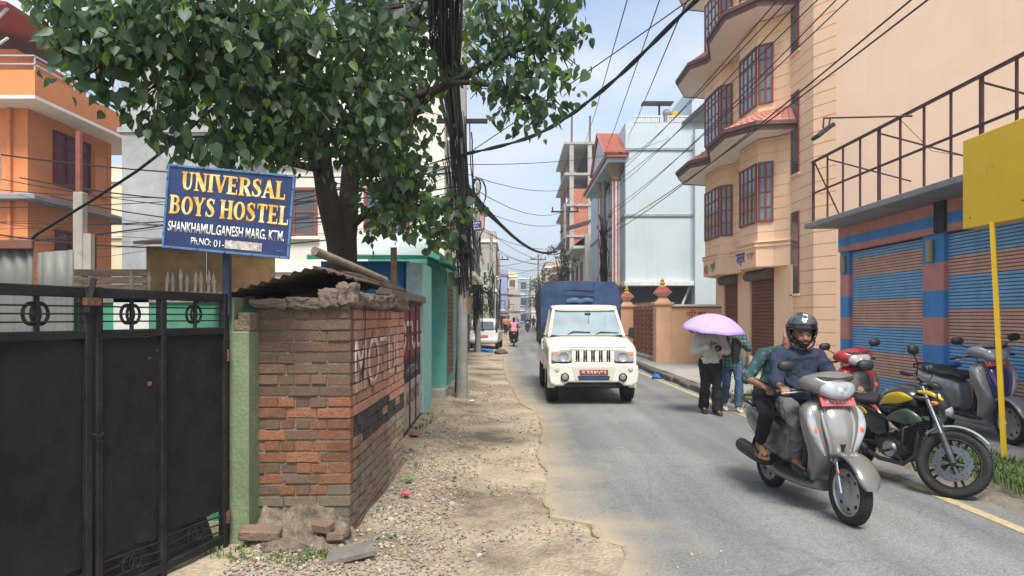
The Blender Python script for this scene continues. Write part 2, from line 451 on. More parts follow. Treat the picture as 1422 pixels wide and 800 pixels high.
    st = _n(nt, 'ShaderNodeMapRange'); st.inputs[1].default_value = .63; st.inputs[2].default_value = .8; st.inputs[3].default_value = 0; st.inputs[4].default_value = .5; L(n4.outputs['Fac'], st.inputs[0])
    mx2 = _n(nt, 'ShaderNodeMix', data_type='RGBA'); L(st.outputs[0], mx2.inputs[0]); L(mx.outputs[2], mx2.inputs[6]); mx2.inputs[7].default_value = (.085,.085,.088,1)
    # fine cracks and patched strips
    wn_ = _n(nt, 'ShaderNodeTexNoise'); wn_.inputs['Scale'].default_value = 2.2; L(g.outputs['Position'], wn_.inputs['Vector'])
    wm = _n(nt, 'ShaderNodeMix', data_type='RGBA'); wm.inputs[0].default_value = .22; L(g.outputs['Position'], wm.inputs[6]); L(wn_.outputs['Color'], wm.inputs[7])
    vc = _n(nt, 'ShaderNodeTexVoronoi', feature='DISTANCE_TO_EDGE'); vc.inputs['Scale'].default_value = .75; L(wm.outputs[2], vc.inputs['Vector'])
    cr = _n(nt, 'ShaderNodeMapRange'); cr.inputs[1].default_value = .0; cr.inputs[2].default_value = .011; cr.inputs[3].default_value = .42; cr.inputs[4].default_value = 0; L(vc.outputs['Distance'], cr.inputs[0])
    cm_ = _n(nt, 'ShaderNodeMath', operation='MULTIPLY'); L(cr.outputs[0], cm_.inputs[0]); L(n3.outputs['Fac'], cm_.inputs[1])
    mx3 = _n(nt, 'ShaderNodeMix', data_type='RGBA'); L(cm_.outputs[0], mx3.inputs[0]); L(mx2.outputs[2], mx3.inputs[6]); mx3.inputs[7].default_value = (.05,.05,.05,1)
    vp = _n(nt, 'ShaderNodeTexVoronoi'); vp.inputs['Scale'].default_value = .42; L(wm.outputs[2], vp.inputs['Vector'])
    pc = _n(nt, 'ShaderNodeSeparateColor'); L(vp.outputs['Color'], pc.inputs[0])
    pm_ = _n(nt, 'ShaderNodeMapRange'); pm_.inputs[1].default_value = .55; pm_.inputs[2].default_value = .9; pm_.inputs[3].default_value = 1; pm_.inputs[4].default_value = .84; L(pc.outputs[0], pm_.inputs[0])
    h3 = _n(nt, 'ShaderNodeHueSaturation'); L(mx3.outputs[2], h3.inputs['Color']); L(pm_.outputs[0], h3.inputs['Value'])
    L(h3.outputs[0], bs.inputs['Base Color'])
    b = _n(nt, 'ShaderNodeBump'); b.inputs['Strength'].default_value = .35; b.inputs['Distance'].default_value = .006
    L(n2.outputs['Distance'], b.inputs['Height']); L(b.outputs[0], bs.inputs['Normal'])
    return m
M_DIRT = dirt_material(); M_ASPH = asphalt_material()
M_CONC = mat('concrete', (.34,.325,.29), rough=.9, var=.22, scale=3, bump=.35, bscale=45, grime=.45, gcol=(.16,.145,.12))
M_CONC_D = mat('dark_concrete', (.20,.185,.16), rough=.95, var=.3, scale=5, bump=.6, bscale=30, grime=.6, gcol=(.07,.062,.05))
M_GRASS = mat('grass', (.085,.15,.035), rough=.6, var=.35, scale=14, bump=0, sat_var=.3)
M_GRASS2 = mat('grass_pale', (.15,.20,.06), rough=.6, var=.35, scale=14, bump=0, sat_var=.3)

def build_ground():
    mb = MB()
    mb.box(-900, 900, -60, 1500, -.6, -.32)
    mb.build('ground', mat('ground_far', (.22,.19,.15), rough=.95), kind='structure')
    # dirt shoulder: dense near, coarser far
    ys = []; y = 1.6
    while y < 130:
        ys.append(y); y += .045 if y < 8 else (.09 if y < 16 else (.3 if y < 40 else 1.5))
    xs = [-6 + .5*i for i in range(6)] + [-3.0 + .05*i for i in range(92)] + [1.6+.6*i for i in range(4)]
    vs = []; fs = []
    for yy in ys:
        ex = edge_x(yy)
        for x in xs:
            h = -.02 + .022*fbm((x*1.1, yy*1.1, 0), 5) + .008*noise.noise(Vector((x*9, yy*9, 3)))
            if x < -.55: h += .05*min(1.3, (-.55-x)/.8)            # banked up to the walls
            d = x - ex - .05*noise.noise(Vector((yy*4, 2, 1)))
            if d > .02: h = min(h, -.022) - min(.16, .4*d)
            # broken pocket at the asphalt edge
            q = ((x-.62)/.32)**2 + ((yy-5.36)/.2)**2
            if q < 1: h -= .03*(1-q)
            vs.append((x, yy, h))
    n = len(xs)
    for j in range(len(ys)-1):
        for i in range(n-1):
            fs.append((j*n+i, j*n+i+1, (j+1)*n+i+1, (j+1)*n+i))
    mb = MB(); mb.add(vs, fs); mb.build('dirt_shoulder', M_DIRT, smooth=180, kind='structure', fix=False)
    # asphalt sheet with a broken left edge
    mb = MB(); vs = []; ys = []; y = -4
    while y < 140:
        ys.append(y); y += .035 if 3.8 < y < 9 else (.07 if y < 20 else .6)
    for yy in ys:
        ex = edge_x(yy) + .045*noise.noise(Vector((yy*2.3, 0, 5))) + .022*noise.noise(Vector((yy*8, 0, 8))) + .012*noise.noise(Vector((yy*24, 0, 9)))
        vs += [(ex-.02+.02*noise.noise(Vector((yy*15,4,4))), yy, -.16), (ex+.004, yy, -.012), (ex+.03, yy, 0.0), (ex+.16, yy, 0.0), (ex+.45, yy, 0.0), (ex+.95, yy, 0.0), (4.35, yy, 0.0), (4.36, yy, -.2)]
    fs = []
    for j in range(len(ys)-1):
        for i in range(7): fs.append((j*8+i, j*8+i+1, (j+1)*8+i+1, (j+1)*8+i))
    mb.add(vs, fs); road = mb.build('road', M_ASPH, kind='structure', fix=False)
    at_ = road.data.attributes.new('dust','FLOAT','POINT'); at_.data.foreach_set('value',[1,1,.95,.66,.3,0,0,0]*len(ys))
    # worn edge line
    pm = worn_paint('line_paint', (.46,.38,.215), wear=.34, scale=7)
    mb = MB(); yy = 3.0; pts = []
    while yy < 34:
        xx = 3.82 - .009*(yy-5) + .012*noise.noise(Vector((yy,0,0)))
        pts.append((xx, yy)); yy += .4
    vs = []; fs = []
    for x, y in pts: vs += [(x-.055, y, .004), (x+.055, y, .004)]
    for j in range(len(pts)-1): fs.append((2*j, 2*j+1, 2*j+3, 2*j+2))
    mb.add(vs, fs); mb.build('edge_line', pm, kind='structure', fix=False)
    # verge on the right between line and pavement
    vs = []; fs = []; ys = [2+.1*i for i in range(122)]; xs = [4.0+.1*i for i in range(11)]
    for yy in ys:
        for x in xs:
            e = 1 if x > 4.15 else 0
            vs.append((x, yy, -.03 + e*(.06 + .10*min(1,(x-4.15)/.6)) + .03*fbm((x*2, yy*2, 7))))
    n = len(xs)
    for j in range(len(ys)-1):
        for i in range(n-1): fs.append((j*n+i, j*n+i+1, (j+1)*n+i+1, (j+1)*n+i))
    mb = MB(); mb.add(vs, fs); mb.build('verge', mat('verge_soil',(.19,.165,.125),rough=1,var=.35,scale=4,bump=.8,bscale=30,grime=.5,gcol=(.09,.085,.05)), smooth=180, kind='structure', fix=False)
    # pavement slabs
    pv = MB(); pv.box(5.02, 8.2, 2, 13.6, -.25, .105); pv.box(4.14, 8.2, 13.6, 32, -.25, .105)
    pav = pv.build('pavement', M_CONC_D, kind='structure')
    slabs = []
    for (ax, bx, ay, by) in [(5.0,7.8,2.2,13.5), (4.12,7.8,13.5,31.5)]:
        y = ay
        while y < by:
            L_ = R.uniform(1.3,1.7); x = ax
            while x < bx:
                w = R.uniform(1.15,1.5); x1 = min(x+w, bx+.2)
                mb = MB(); dz = R.uniform(-.008,.008)
                mb.box(x+.006, x1-.006, y+.006, min(y+L_,by)-.006, .10, .145+dz, .008)
                slabs.append(mb.build('slab', M_CONC, pav, fix=False))
                x = x1
            y += L_
    # kerb stones, dark and broken
    y = 13.7
    km = mat('kerb_stone', (.13,.12,.105), rough=.95, var=.35, scale=8, bump=.8, bscale=25, rnd=.25, grime=.5, gcol=(.05,.05,.035))
    while y < 31:
        L_ = R.uniform(.75,1.1); mb = MB()
        jx = R.uniform(-.03,.02); top = .145+R.uniform(-.03,.01)
        mb.box(3.92+jx, 4.13, y+.012, y+L_-.012, -.1, top, .03)
        for i, p in enumerate(mb.v):
            q = Vector(p); mb.v[i] = (q.x+.018*noise.noise(q*6), q.y, q.z+.02*noise.noise(q*5+Vector((3,3,3))))
        mb.build('kerb_stone', km, pav, fix=False)
        y += L_
    # loose broken slabs where the kerb has gone
    for (x, y, s, rz, tl) in [(4.35,13.1,.55,.3,.12),(4.62,12.5,.42,1.0,-.08),(4.8,11.7,.4,.5,.1),(4.3,12.1,.35,.1,.16)]:
        mb = MB(); poly = [(s*.6*math.cos(t)*R.uniform(.8,1.1), s*.55*math.sin(t)*R.uniform(.8,1.1)) for t in [i*math.pi/3.5 for i in range(7)]]
        mb.prism(poly, -.04, .05)
        o = mb.build('broken_slab', M_CONC, bevel=.012)
        o.location = (x, y, .11); o.rotation_euler = (tl, tl*.6, rz)
        tag(o, {13.1:'flat broken concrete slab beside the end of the kerb', 12.5:'middle-sized broken slab lying in the grass beyond the kerb end', 11.7:'broken concrete slab nearest the pavement edge behind the scooter riders', 12.1:'small tilted broken slab in the grass nearest the road line'}[y], 'slab', 'broken slabs on the verge')
build_ground()

def rock_mesh(seed, sub=1, sq=(1,1,.7), name='rock', m=None, amp=.35):
    bm = bmesh.new(); bmesh.ops.create_icosphere(bm, subdivisions=sub, radius=1)
    for v in bm.verts:
        n = noise.noise(v.co*1.3 + Vector((seed*7.1, seed*3.3, seed)))
        n2 = noise.noise(v.co*3.2 + Vector((seed, seed*2, seed*9)))
        v.co *= 1 + amp*n + amp*.4*n2
        v.co = Vector((v.co.x*sq[0], v.co.y*sq[1], v.co.z*sq[2]))
    me = bpy.data.meshes.new(name); bm.to_mesh(me); bm.free()
    if m: me.materials.append(m)
    return me

def grass_patch(name, spots, hgt, mats, seed=1):
    """spots = [(x,y,z,n,radius)] ; bent tapering blades"""
    rr = random.Random(seed); mb = MB()
    for (x, y, z, n, rad_) in spots:
        for _ in range(n):
            a = rr.uniform(0, 6.28); r = rad_*math.sqrt(rr.random())
            bx, by = x+r*math.cos(a), y+r*math.sin(a)
            h = hgt*rr.uniform(.45,1.15)*(1-.4*r/rad_); t = rr.uniform(0,6.28); lean = rr.uniform(.1,.75)*h
            w = rr.uniform(.003,.006); dx, dy = math.cos(t), math.sin(t); px, py = -dy*w, dx*w
            p0 = (bx-px,by-py,z); p1 = (bx+px,by+py,z)
            m0 = (bx+dx*lean*.35-px*.8, by+dy*lean*.35-py*.8, z+h*.6); m1 = (bx+dx*lean*.35+px*.8, by+dy*lean*.35+py*.8, z+h*.6)
            tip = (bx+dx*lean, by+dy*lean, z+h*(.95-.3*lean/h))
            mb.add([p0,p1,m0,m1,tip], [(0,1,3,2),(2,3,4)], rr.choice([0,0,1]))
    return mb.build(name, mats, fix=False, kind='stuff')
def scatter_details():
    rr = random.Random(5)
    # grass beside the motorbike, along the verge
    sp = [(4.75+rr.uniform(-.38,.3), rr.uniform(5.2,8.6), .09, 48, .15) for _ in range(190)]
    sp += [(4.55+rr.uniform(-.35,.35), rr.uniform(8.6,13.4), .11, 22, .13) for _ in range(60)]
    sp += [(4.35+rr.uniform(-.2,.35), rr.uniform(11.2,13.3), .12, 40, .14) for _ in range(34)]
    grass_patch('grass', sp, .2, [M_GRASS, M_GRASS2], 2)
    sp = [(-1.45+rr.uniform(-.33,.28), 4.56+rr.uniform(-.13,.12), .03, 22, .06) for _ in range(26)]
    sp += [(-1.83+rr.uniform(-.15,.15), 4.62+rr.uniform(-.1,.1), .04, 12, .05) for _ in range(8)]
    sp += [(rr.uniform(-1.35,-1.2), rr.uniform(9.5,11), .05, 14, .07) for _ in range(9)] + [(-1.35,11.2,.05,40,.1)]
    sp += [(rr.uniform(-1.12,-.9), rr.uniform(5.6,7.6), .05, 8, .05) for _ in range(5)]
    grass_patch('grass', sp, .07, [M_GRASS, M_GRASS2], 3)
    # gravel: thousands of pebbles joined, denser by the wall
    shapes = []
    for s in range(9):
        me = rock_mesh(s, 1, (rr.uniform(.8,1.3), rr.uniform(.7,1.1), rr.uniform(.45,.75)))
        shapes.append(([v.co.copy() for v in me.vertices], [tuple(p.vertices) for p in me.polygons]))
    gm = [mat('pebble_grey', (.30,.28,.24), rough=.9, var=.3, scale=20, bump=.3), mat('pebble_tan', (.36,.29,.19), rough=.9, var=.3, scale=20, bump=.3),
          mat('pebble_dark', (.15,.135,.115), rough=.9, var=.3, scale=20, bump=.3), mat('pebble_pale', (.44,.41,.35), rough=.9, var=.2, scale=20, bump=.3), mat('pebble_red', (.30,.14,.09), rough=.9, var=.2, scale=20)]
    mb = MB(); cnt = 0
    while cnt < 7600:
        y = 3.9 + (rr.random()**1.7)*13; ex = edge_x(y)
        x = rr.uniform(-1.75, ex+.12) if rr.random() < .93 else ex+rr.random()**2*.7
        dens = .35 + .65*max(0, min(1, (-.25-x)/.5)) if y < 8.5 else .45
        if x < -1.14 and 5.0 < y < 7.65: continue
        if x < -1.4 and y > 7.5: continue
        if noise.noise(Vector((x*1.6, y*1.6, 2)))*.5+.5 > dens+.12 or rr.random() > dens: continue
        cnt += 1
        if x > ex+.1: dens = 1
        r = rr.choice([.006,.008,.009,.011,.013]) if rr.random() < .9 else rr.uniform(.014,.026)
        if x > .0: r *= .8
        onr = x > ex+.04
        z = -.012 + .022*fbm((x*1.1, y*1.1, 0), 5) + (.05*min(1.3,(-.55-x)/.8) if x < -.55 else 0)
        if onr: z = .002; r *= .75
        vs, fs = rr.choice(shapes)
        M = Matrix.Translation((x, y, z)) @ Matrix.Rotation(rr.uniform(0,6.28),4,'Z') @ Matrix.Rotation(rr.uniform(-.5,.5),4,'X') @ Matrix.Scale(r,4)
        mb.add(vs, fs, rr.choice([0,0,0,1,1,1,2,3,4] if rr.random() < .5 else [0,0,1,1,3]), M)
    mb.build('gravel', gm, smooth=50, kind='stuff', fix=False)
    # rubble at the foot of the brick wall
    rub = mat('rubble', (.20,.162,.118), rough=1, var=.5, scale=14, bump=1.0, bscale=55, rnd=.2, grime=.4)
    def rock(x, y, z, s, seed, label, m=rub, rz=0, rx=0, name='stone'):
        me = rock_mesh(seed, 3, s, name, m, .3)
        for p in me.polygons: p.use_smooth = True
        me.set_sharp_from_angle(angle=rad(50))
        o = link(name, me); o.location = (x, y, z); o.rotation_euler = (rx, 0, rz)
        tag(o, label, 'stone', 'rubble at the foot of the brick wall'); return o
    rock(-1.53, 4.72, .045, (.16,.085,.06), 3, 'long pale grey stone lying in front of the rubble by the green pillar')
    vs=[];fs=[];nx,ny=84,46
    for j in range(ny+1):
        for i in range(nx+1):
            x=-1.84+.78*i/nx; y=4.66+.44*j/ny; u=j/ny; e=min(1,(1-i/nx)*3.2)*min(1,i/nx*6+.5)
            vs.append((x,y,.0+e*(.27*u**1.3+.05*noise.noise(Vector((x*7,y*7,1)))+.04*noise.noise(Vector((x*17,y*17,4)))+.022*noise.noise(Vector((x*45,y*45,8))))-.03*(1-e)))
    fs=[(j*(nx+1)+i,j*(nx+1)+i+1,(j+1)*(nx+1)+i+1,(j+1)*(nx+1)+i) for j in range(ny) for i in range(nx)]
    mb=MB(); mb.add(vs,fs); o=mb.build('earth_mound',rub,smooth=180,fix=False); tag(o,'sloping heap of earth and old mortar against the foot of the brick wall','mound')
    rock(-1.23, 4.96, .07, (.1,.08,.09), 9, 'small dark stone under the brick wall corner')
    rock(-.47, 30.6, .06, (.28,.3,.16), 12, 'dark heap of earth at the road edge near the white car', mat('earth_heap', (.12,.1,.08), rough=1, bump=.8))
    for (x, y, z, sx, sy, sz, rz, tl, lab) in [(-1.71,4.80,.13,.27,.13,.075,.12,.1,'broken brick pair with red end topped with mortar beside the green pillar'),(-1.30,4.86,.16,.13,.1,.07,-.3,.2,'half brick sticking out of the mortar lump'),(-1.22,4.86,.09,.12,.1,.06,.35,-.15,'half brick lying under the mortar lump near the wall corner')]:
        mb = MB(); mb.cbox((0,0,0),(sx,sy,sz),.012)
        o = mb.build('loose_brick', mat('brick_loose', (.20,.125,.09), rough=.95, var=.3, scale=9, bump=.6, grime=.9, gcol=(.22,.185,.145), gscale=6)); o.location=(x,y,z); o.rotation_euler=(tl,.06,rz)
        tag(o, lab, 'brick', 'loose bricks by the wall foot')
    mb = MB(); mb.prism([(-.19,-.08),(.14,-.1),(.17,.07),(-.1,.1)], -.02, .02)
    o = mb.build('paving_slab', M_CONC_D, bevel=.006); o.location = (-1.06, 4.62, .055); o.rotation_euler = (.06,-.1,.5)
    tag(o, 'flat grey slab lying on the gravel in front of the brick wall corner', 'slab')
    # scraps of litter
    bl = mat('blue_plastic', (.02,.13,.45), rough=.35); pk = mat('pink_plastic', (.6,.12,.2), rough=.4); gr = mat('green_leaf', (.12,.32,.05), rough=.5); wh = mat('white_plastic', (.7,.68,.63), rough=.5)
    def scrap(x, y, z, s, m, label, cat, seed, zs=.35):
        me = rock_mesh(seed, 2, (s, s*.7, s*zs), 'litter', m, .5); o = link('litter', me); o.location = (x,y,z); o.rotation_euler = (0,0,seed)
        tag(o, label, cat, 'litter on the ground')
    scrap(-1.66, 4.42, .045, .018, bl, 'small blue plastic scrap in front of the stone pile', 'litter', 1)
    scrap(-1.62, 4.5, .05, .02, wh, 'small white pebble-like scrap beside the blue scrap', 'litter', 2, .7)
    scrap(-.93, 6.2, .05, .05, pk, 'pink wrapper lying in the gravel by the brick wall', 'litter', 3)
    scrap(-.98, 6.75, .05, .055, gr, 'fallen green leaf in the gravel by the brick wall', 'litter', 4, .2)
    scrap(3.72, 18.2, .05, .16, bl, 'blue plastic bag lying by the kerb beside the truck', 'litter', 5, .45)
    scrap(-1.25, 31.6, .08, .45, bl, 'blue plastic sheet on the ground behind the white car', 'litter', 6, .25)
    scrap(-.75, 13.2, .03, .06, wh, 'white paper scrap near the foot of the utility pole', 'litter', 7, .3)
    scrap(-1.28, 9.3, .06, .1, mat('red_rag',(.35,.12,.08)), 'reddish tile shard on the dirt before the painted gate', 'litter', 8, .2)
scatter_details()
# ================================================================ LEFT SIDE: gate, sign, brick wall
M_BLACK = mat('black_iron', (.014,.014,.016), rough=.55, spec=.3, var=.35, scale=6, bump=.25, bscale=70, grime=.5, gcol=(.034,.028,.026), gscale=3)
M_PANEL = mat('gate_sheet', (.012,.012,.015), rough=.62, spec=.25, var=.5, scale=3, bump=.3, bscale=9, grime=.7, gcol=(.028,.024,.024), gscale=7, streak=.5)
M_RUST = mat('rust', (.13,.06,.035), rough=.9, var=.4, scale=9, bump=.5)
M_GRN = smat('green_plaster', (122,138,104), .85, streak=.4, rough=.85, var=.2, scale=4, bump=.35, bscale=40, grime=.6, gcol=(.16,.17,.11), gscale=3.5)
M_TEALW = smat('teal_plaster', (72,140,108), .9, rough=.85, var=.15, scale=4, bump=.2, grime=.35, gcol=(.2,.22,.17))
M_ZINC = mat('zinc', (.15,.16,.14), rough=.6, var=.2, scale=3, bump=.1, metal=.2, grime=.5, gcol=(.15,.12,.08), stretch=.3)
M_RSHEET = mat('rust_sheet', (.115,.085,.065), rough=.9, var=.45, scale=4, bump=.5, grime=.6, gcol=(.06,.05,.04))

def build_gate():
    ax = Vector((-.2425, -.970, 0)); rz = math.atan2(ax.y, ax.x)
    def ring(mb, x, z, r=.047):
        mb.tube([(x+r*math.cos(t), -.004, z+r*1.12*math.sin(t)) for t in [i*math.pi/10 for i in range(21)]], .0085, 6)
    def leaf(x0, label, posts, L_):
        o = Vector((-1.95, 4.8, 0)) + ax*x0
        g = thing('gate_leaf', label, 'gate', o, rz, 'leaves of the black iron gate')
        for i, (za, zb) in enumerate([(1.70,1.755),(1.485,1.53),(.075,.125)]):
            mb = MB(); mb.box(0.021, L_-.021, -.02, .02, za, zb, .004); mb.build('rail', M_BLACK, g)
        for p in posts:
            mb = MB(); mb.box(p-.021, p+.021, -.024, .024, .03, 1.758 if p in (posts[0], posts[-1]) else 1.70, .004); mb.build('stile', M_BLACK, g)
        for a, b in zip(posts[:-1], posts[1:]):
            # sheet with a rusted, ragged bottom
            n = 24; xs = [a+.022+(b-a-.044)*i/n for i in range(n+1)]
            vs = []
            for k, yy in enumerate((-.006, .002)):
                for x in xs: vs.append((x, yy+.006*noise.noise(Vector((x*5,0,x0))), 1.484))
                for x in xs: vs.append((x, yy+.006*noise.noise(Vector((x*5,3,x0))), .30+.022*noise.noise(Vector((x*14,x0,2)))+.02*noise.noise(Vector((x*4,x0,2)))))
            m = n+1; fs = []
            for i in range(n): fs += [(i,i+1,m+i+1,m+i),(2*m+i,2*m+i+1,3*m+i+1,3*m+i),(m+i,m+i+1,3*m+i+1,3*m+i)]
            mb = MB(); mb.add(vs, fs); mb.build('sheet_panel', M_PANEL, g)
            for z in (1.575,1.615,1.655):
                mb = MB(); mb.tube([(a+.02,.004,z),(b-.02,.004,z)], .005, 6); mb.build('rod', M_BLACK, g)
            c = (a+b)/2
            mb = MB(); ring(mb, c-.022, 1.615); mb.build('ring', M_BLACK, g); mb = MB(); ring(mb, c+.022, 1.615); mb.build('ring', M_BLACK, g)
            mb = MB(); mb.box(c-.009,c+.009,-.003,.012,1.53,1.70); mb.build('picket', M_BLACK, g)
            for k, (z, dz) in enumerate([(.27,.0),(.215,.01),(.165,.005)]):
                mb = MB(); mb.tube([(a+.02,.006,z-.01),((a+b)/2,.0,z+dz),(b-.02,.006,z+.012)], .005, 6); mb.build('rod', M_BLACK, g)
            mb = MB(); ring(mb, c-.03, .21, .042); mb.build('ring', M_BLACK, g); mb = MB(); ring(mb, c+.02, .21, .042); mb.build('ring', M_BLACK, g)
        return g
    g1 = leaf(0.0, 'black iron gate leaf nearer the green pillar, with ring ornaments along its top', [.02,.60,1.075], 1.095)
    g2 = leaf(1.125, 'black iron gate leaf cut off by the photo edge, with rusty bare patches', [.02,.60,1.19], 1.21)
    for x, z, s, m in [(.70,1.36,.018,'rust'),(.70,1.21,.03,'sticker'),(.735,1.48,.012,'rust'),(.64,1.40,.012,'rust')]:
        mb = MB(); mm = M_RUST if m == 'rust' else mat('orange_sticker',(.30,.085,.045),rough=.8)
        mb.cbox((x,.026 if abs(x-.6)<.02 else .0042,z),(s,.004,s*.8)); mb.build('patch', mm, g1)
    mb = MB()
    mb.tube([(.0,.03,1.80),(.05,.035,1.62)], .016, 6); mb.build('brace', M_BLACK, g2)
    mb = MB(); mb.box(-.03,.06,.02,.05,1.66,1.70); mb.build('hasp', M_RUST, g2)
    mb = MB(); mb.tube([(1.06,.03,.98),(1.10,.045,.97),(1.14,.03,.985)], .008, 6); mb.build('chain', M_BLACK, g1)
    mb = MB(); mb.tube([(.0,.0,.2),(.0,.0,.28)], .035, 8); mb.tube([(.0,.0,1.3),(.0,.0,1.38)], .03, 8); mb.build('hinge', M_RUST, g1)
build_gate()
def yard():
    mb = MB(); vs=[]; fs=[]; n=20
    for j in range(n+1):
        for i in range(n+1):
            t=j/n; y=2.3+2.5*i/n; x=-2.03-.25*(4.8-y)-t*1.6; vs.append((x,y,.10+.34*min(1,t*14)+.03*noise.noise(Vector((x*4,y*4,0)))))
    fs=[(j*(n+1)+i,j*(n+1)+i+1,(j+1)*(n+1)+i+1,(j+1)*(n+1)+i) for j in range(n) for i in range(n)]
    mb.add(vs,fs); mb.build('yard_dark_bank', mat('yard_soil_shade',(.07,.058,.045),rough=1,var=.4,scale=5,bump=.8), smooth=180, fix=False, kind='structure')  # dark soil bank added so the gap below the gate looks shaded
yard()

def build_pillar():
    p = thing('gate_pillar', 'pale green plastered pillar with broken brick top between gate and brick wall', 'pillar', (0,0,0))
    vs = []; mb = MB()
    nx, nz = 6, 40
    mb.box(-1.955,-1.815,4.86,5.10,-.1,1.50,.01, 0)
    mb.build('shaft', M_GRN, p)
    mb = MB(); mb.box(-1.90,-1.815,4.88,5.10,1.495,1.63,.01); mb.box(-1.94,-1.88,4.88,5.08,1.495,1.58,.015); mb.build('broken_core', mat('pillar_core',(.2,.155,.11),rough=.95,var=.4,scale=12,bump=1,grime=.5), p)
    mb = MB(); mb.box(-1.958,-1.92,4.862,5.09,1.44,1.735,.008); mb.build('plaster_remnant', M_GRN, p)
    # green plastered return and moss green inside wall behind the gate
    w = thing('yard_wall', 'teal green plastered wall seen through the gate grille', 'wall')
    mb = MB(); mb.box(-6.2,-1.96,5.42,5.6,-.1,1.70); mb.build('wall_face', M_TEALW, w)
    mb = MB(); mb.box(-6.2,-1.97,5.40,5.62,1.70,1.76,.01); mb.build('coping', M_CONC_D, w)
    mb = MB(); mb.box(-3.05,-2.78,5.40,5.419,1.28,1.76,.0); mb.build('white_patch', mat('limewash',(.55,.55,.5),rough=.9,grime=.3), w)
build_pillar()

# ---- sign lettering: a heavy serif alphabet drawn as strokes
def glyph(ch):
    T, t = .25, .115
    S = []   # (points, widths)
    def st(x, w=T, a=0, b=1): S.append(([(x,a),(x,b)], [w,w]))
    def sf(x, y, w=.42): S.append(([(x-w/2,y),(x+w/2,y)], [.075,.075]))
    if ch == 'U': S.append(([(.22,.99),(.22,.38),(.28,.14),(.46,.045),(.62,.12),(.70,.34),(.70,.99)],[T,T,.2,.12,.12,t,t])); sf(.22,.96); sf(.70,.96,.34); return S,.94
    if ch == 'N': st(.16,t); S.append(([(.15,.97),(.74,.03)],[.27,.27])); st(.76,t); sf(.16,.04,.34); sf(.76,.96,.34); sf(.1,.96,.24); return S,.94
    if ch == 'I': st(.22); sf(.22,.04); sf(.22,.96); return S,.48
    if ch == 'V': S.append(([(.14,.98),(.46,.04)],[.26,.2])); S.append(([(.46,.06),(.76,.98)],[.14,t])); sf(.15,.96,.4); sf(.75,.96,.32); return S,.9
    if ch == 'E': st(.22); sf(.2,.04,.4); sf(.2,.96,.4); S.append(([(.2,.94),(.7,.94)],[.1,.1])); S.append(([(.2,.05),(.72,.05)],[.1,.1])); S.append(([(.3,.5),(.56,.5)],[.1,.1])); S.append(([(.69,.98),(.69,.72)],[.07,.05])); S.append(([(.71,.02),(.71,.3)],[.07,.05])); S.append(([(.56,.6),(.56,.4)],[.07,.07])); return S,.82
    if ch == 'R': st(.22); sf(.22,.04); sf(.2,.96,.36); S.append(([(.25,.94),(.5,.94),(.67,.86),(.70,.73),(.65,.6),(.5,.51),(.25,.5)],[.1,.11,.17,.22,.17,.1,.09])); S.append(([(.46,.52),(.76,.03)],[.2,.24])); sf(.8,.04,.2); return S,.9
    if ch == 'S': S.append(([(.64,.72),(.60,.86),(.48,.945),(.34,.945),(.2,.84),(.2,.70),(.34,.57),(.52,.45),(.63,.28),(.55,.11),(.38,.05),(.22,.08),(.12,.26)],[.05,.08,.1,.12,.18,.22,.24,.25,.22,.15,.1,.09,.05])); S.append(([(.645,.98),(.645,.7)],[.05,.05])); S.append(([(.11,.02),(.11,.3)],[.05,.05])); return S,.78
    if ch == 'A': S.append(([(.14,.04),(.44,.98)],[t,.13])); S.append(([(.42,.98),(.76,.04)],[.22,.27])); S.append(([(.25,.33),(.62,.33)],[.09,.09])); sf(.14,.04,.32); sf(.78,.04,.38); return S,.92
    if ch == 'L': st(.22); sf(.22,.04); sf(.22,.96); S.append(([(.2,.05),(.7,.05)],[.1,.1])); S.append(([(.69,.02),(.69,.32)],[.08,.05])); return S,.78
    if ch == 'B': st(.22); sf(.2,.04,.36); sf(.2,.96,.36); S.append(([(.25,.94),(.48,.94),(.63,.86),(.66,.74),(.6,.6),(.48,.53),(.25,.52)],[.1,.11,.17,.22,.17,.1,.09])); S.append(([(.25,.53),(.5,.53),(.67,.43),(.71,.28),(.65,.13),(.5,.06),(.25,.06)],[.09,.1,.17,.23,.17,.1,.1])); return S,.9
    if ch == 'O':
        P = []; W = []
        for i in range(25):
            a = 2*math.pi*i/24; P.append((.45+.31*math.cos(a), .5+.44*math.sin(a))); W.append(.09+.15*abs(math.cos(a))**1.5)
        S.append((P,W)); return S,.92
    if ch == 'Y': S.append(([(.13,.98),(.44,.45)],[.25,.22])); S.append(([(.44,.45),(.74,.98)],[.12,t])); st(.43,T,0,.5); sf(.15,.96,.4); sf(.74,.96,.3); sf(.43,.04,.42); return S,.88
    if ch == 'H': st(.2); st(.78); sf(.2,.04,.4); sf(.2,.96,.4); sf(.78,.04,.4); sf(.78,.96,.4); S.append(([(.2,.5),(.78,.5)],[.1,.1])); return S,1.0
    if ch == 'T': st(.44); sf(.44,.04); S.append(([(.1,.94),(.78,.94)],[.1,.1])); S.append(([(.11,.98),(.11,.7)],[.08,.05])); S.append(([(.77,.98),(.77,.7)],[.08,.05])); return S,.88
    return [], .35
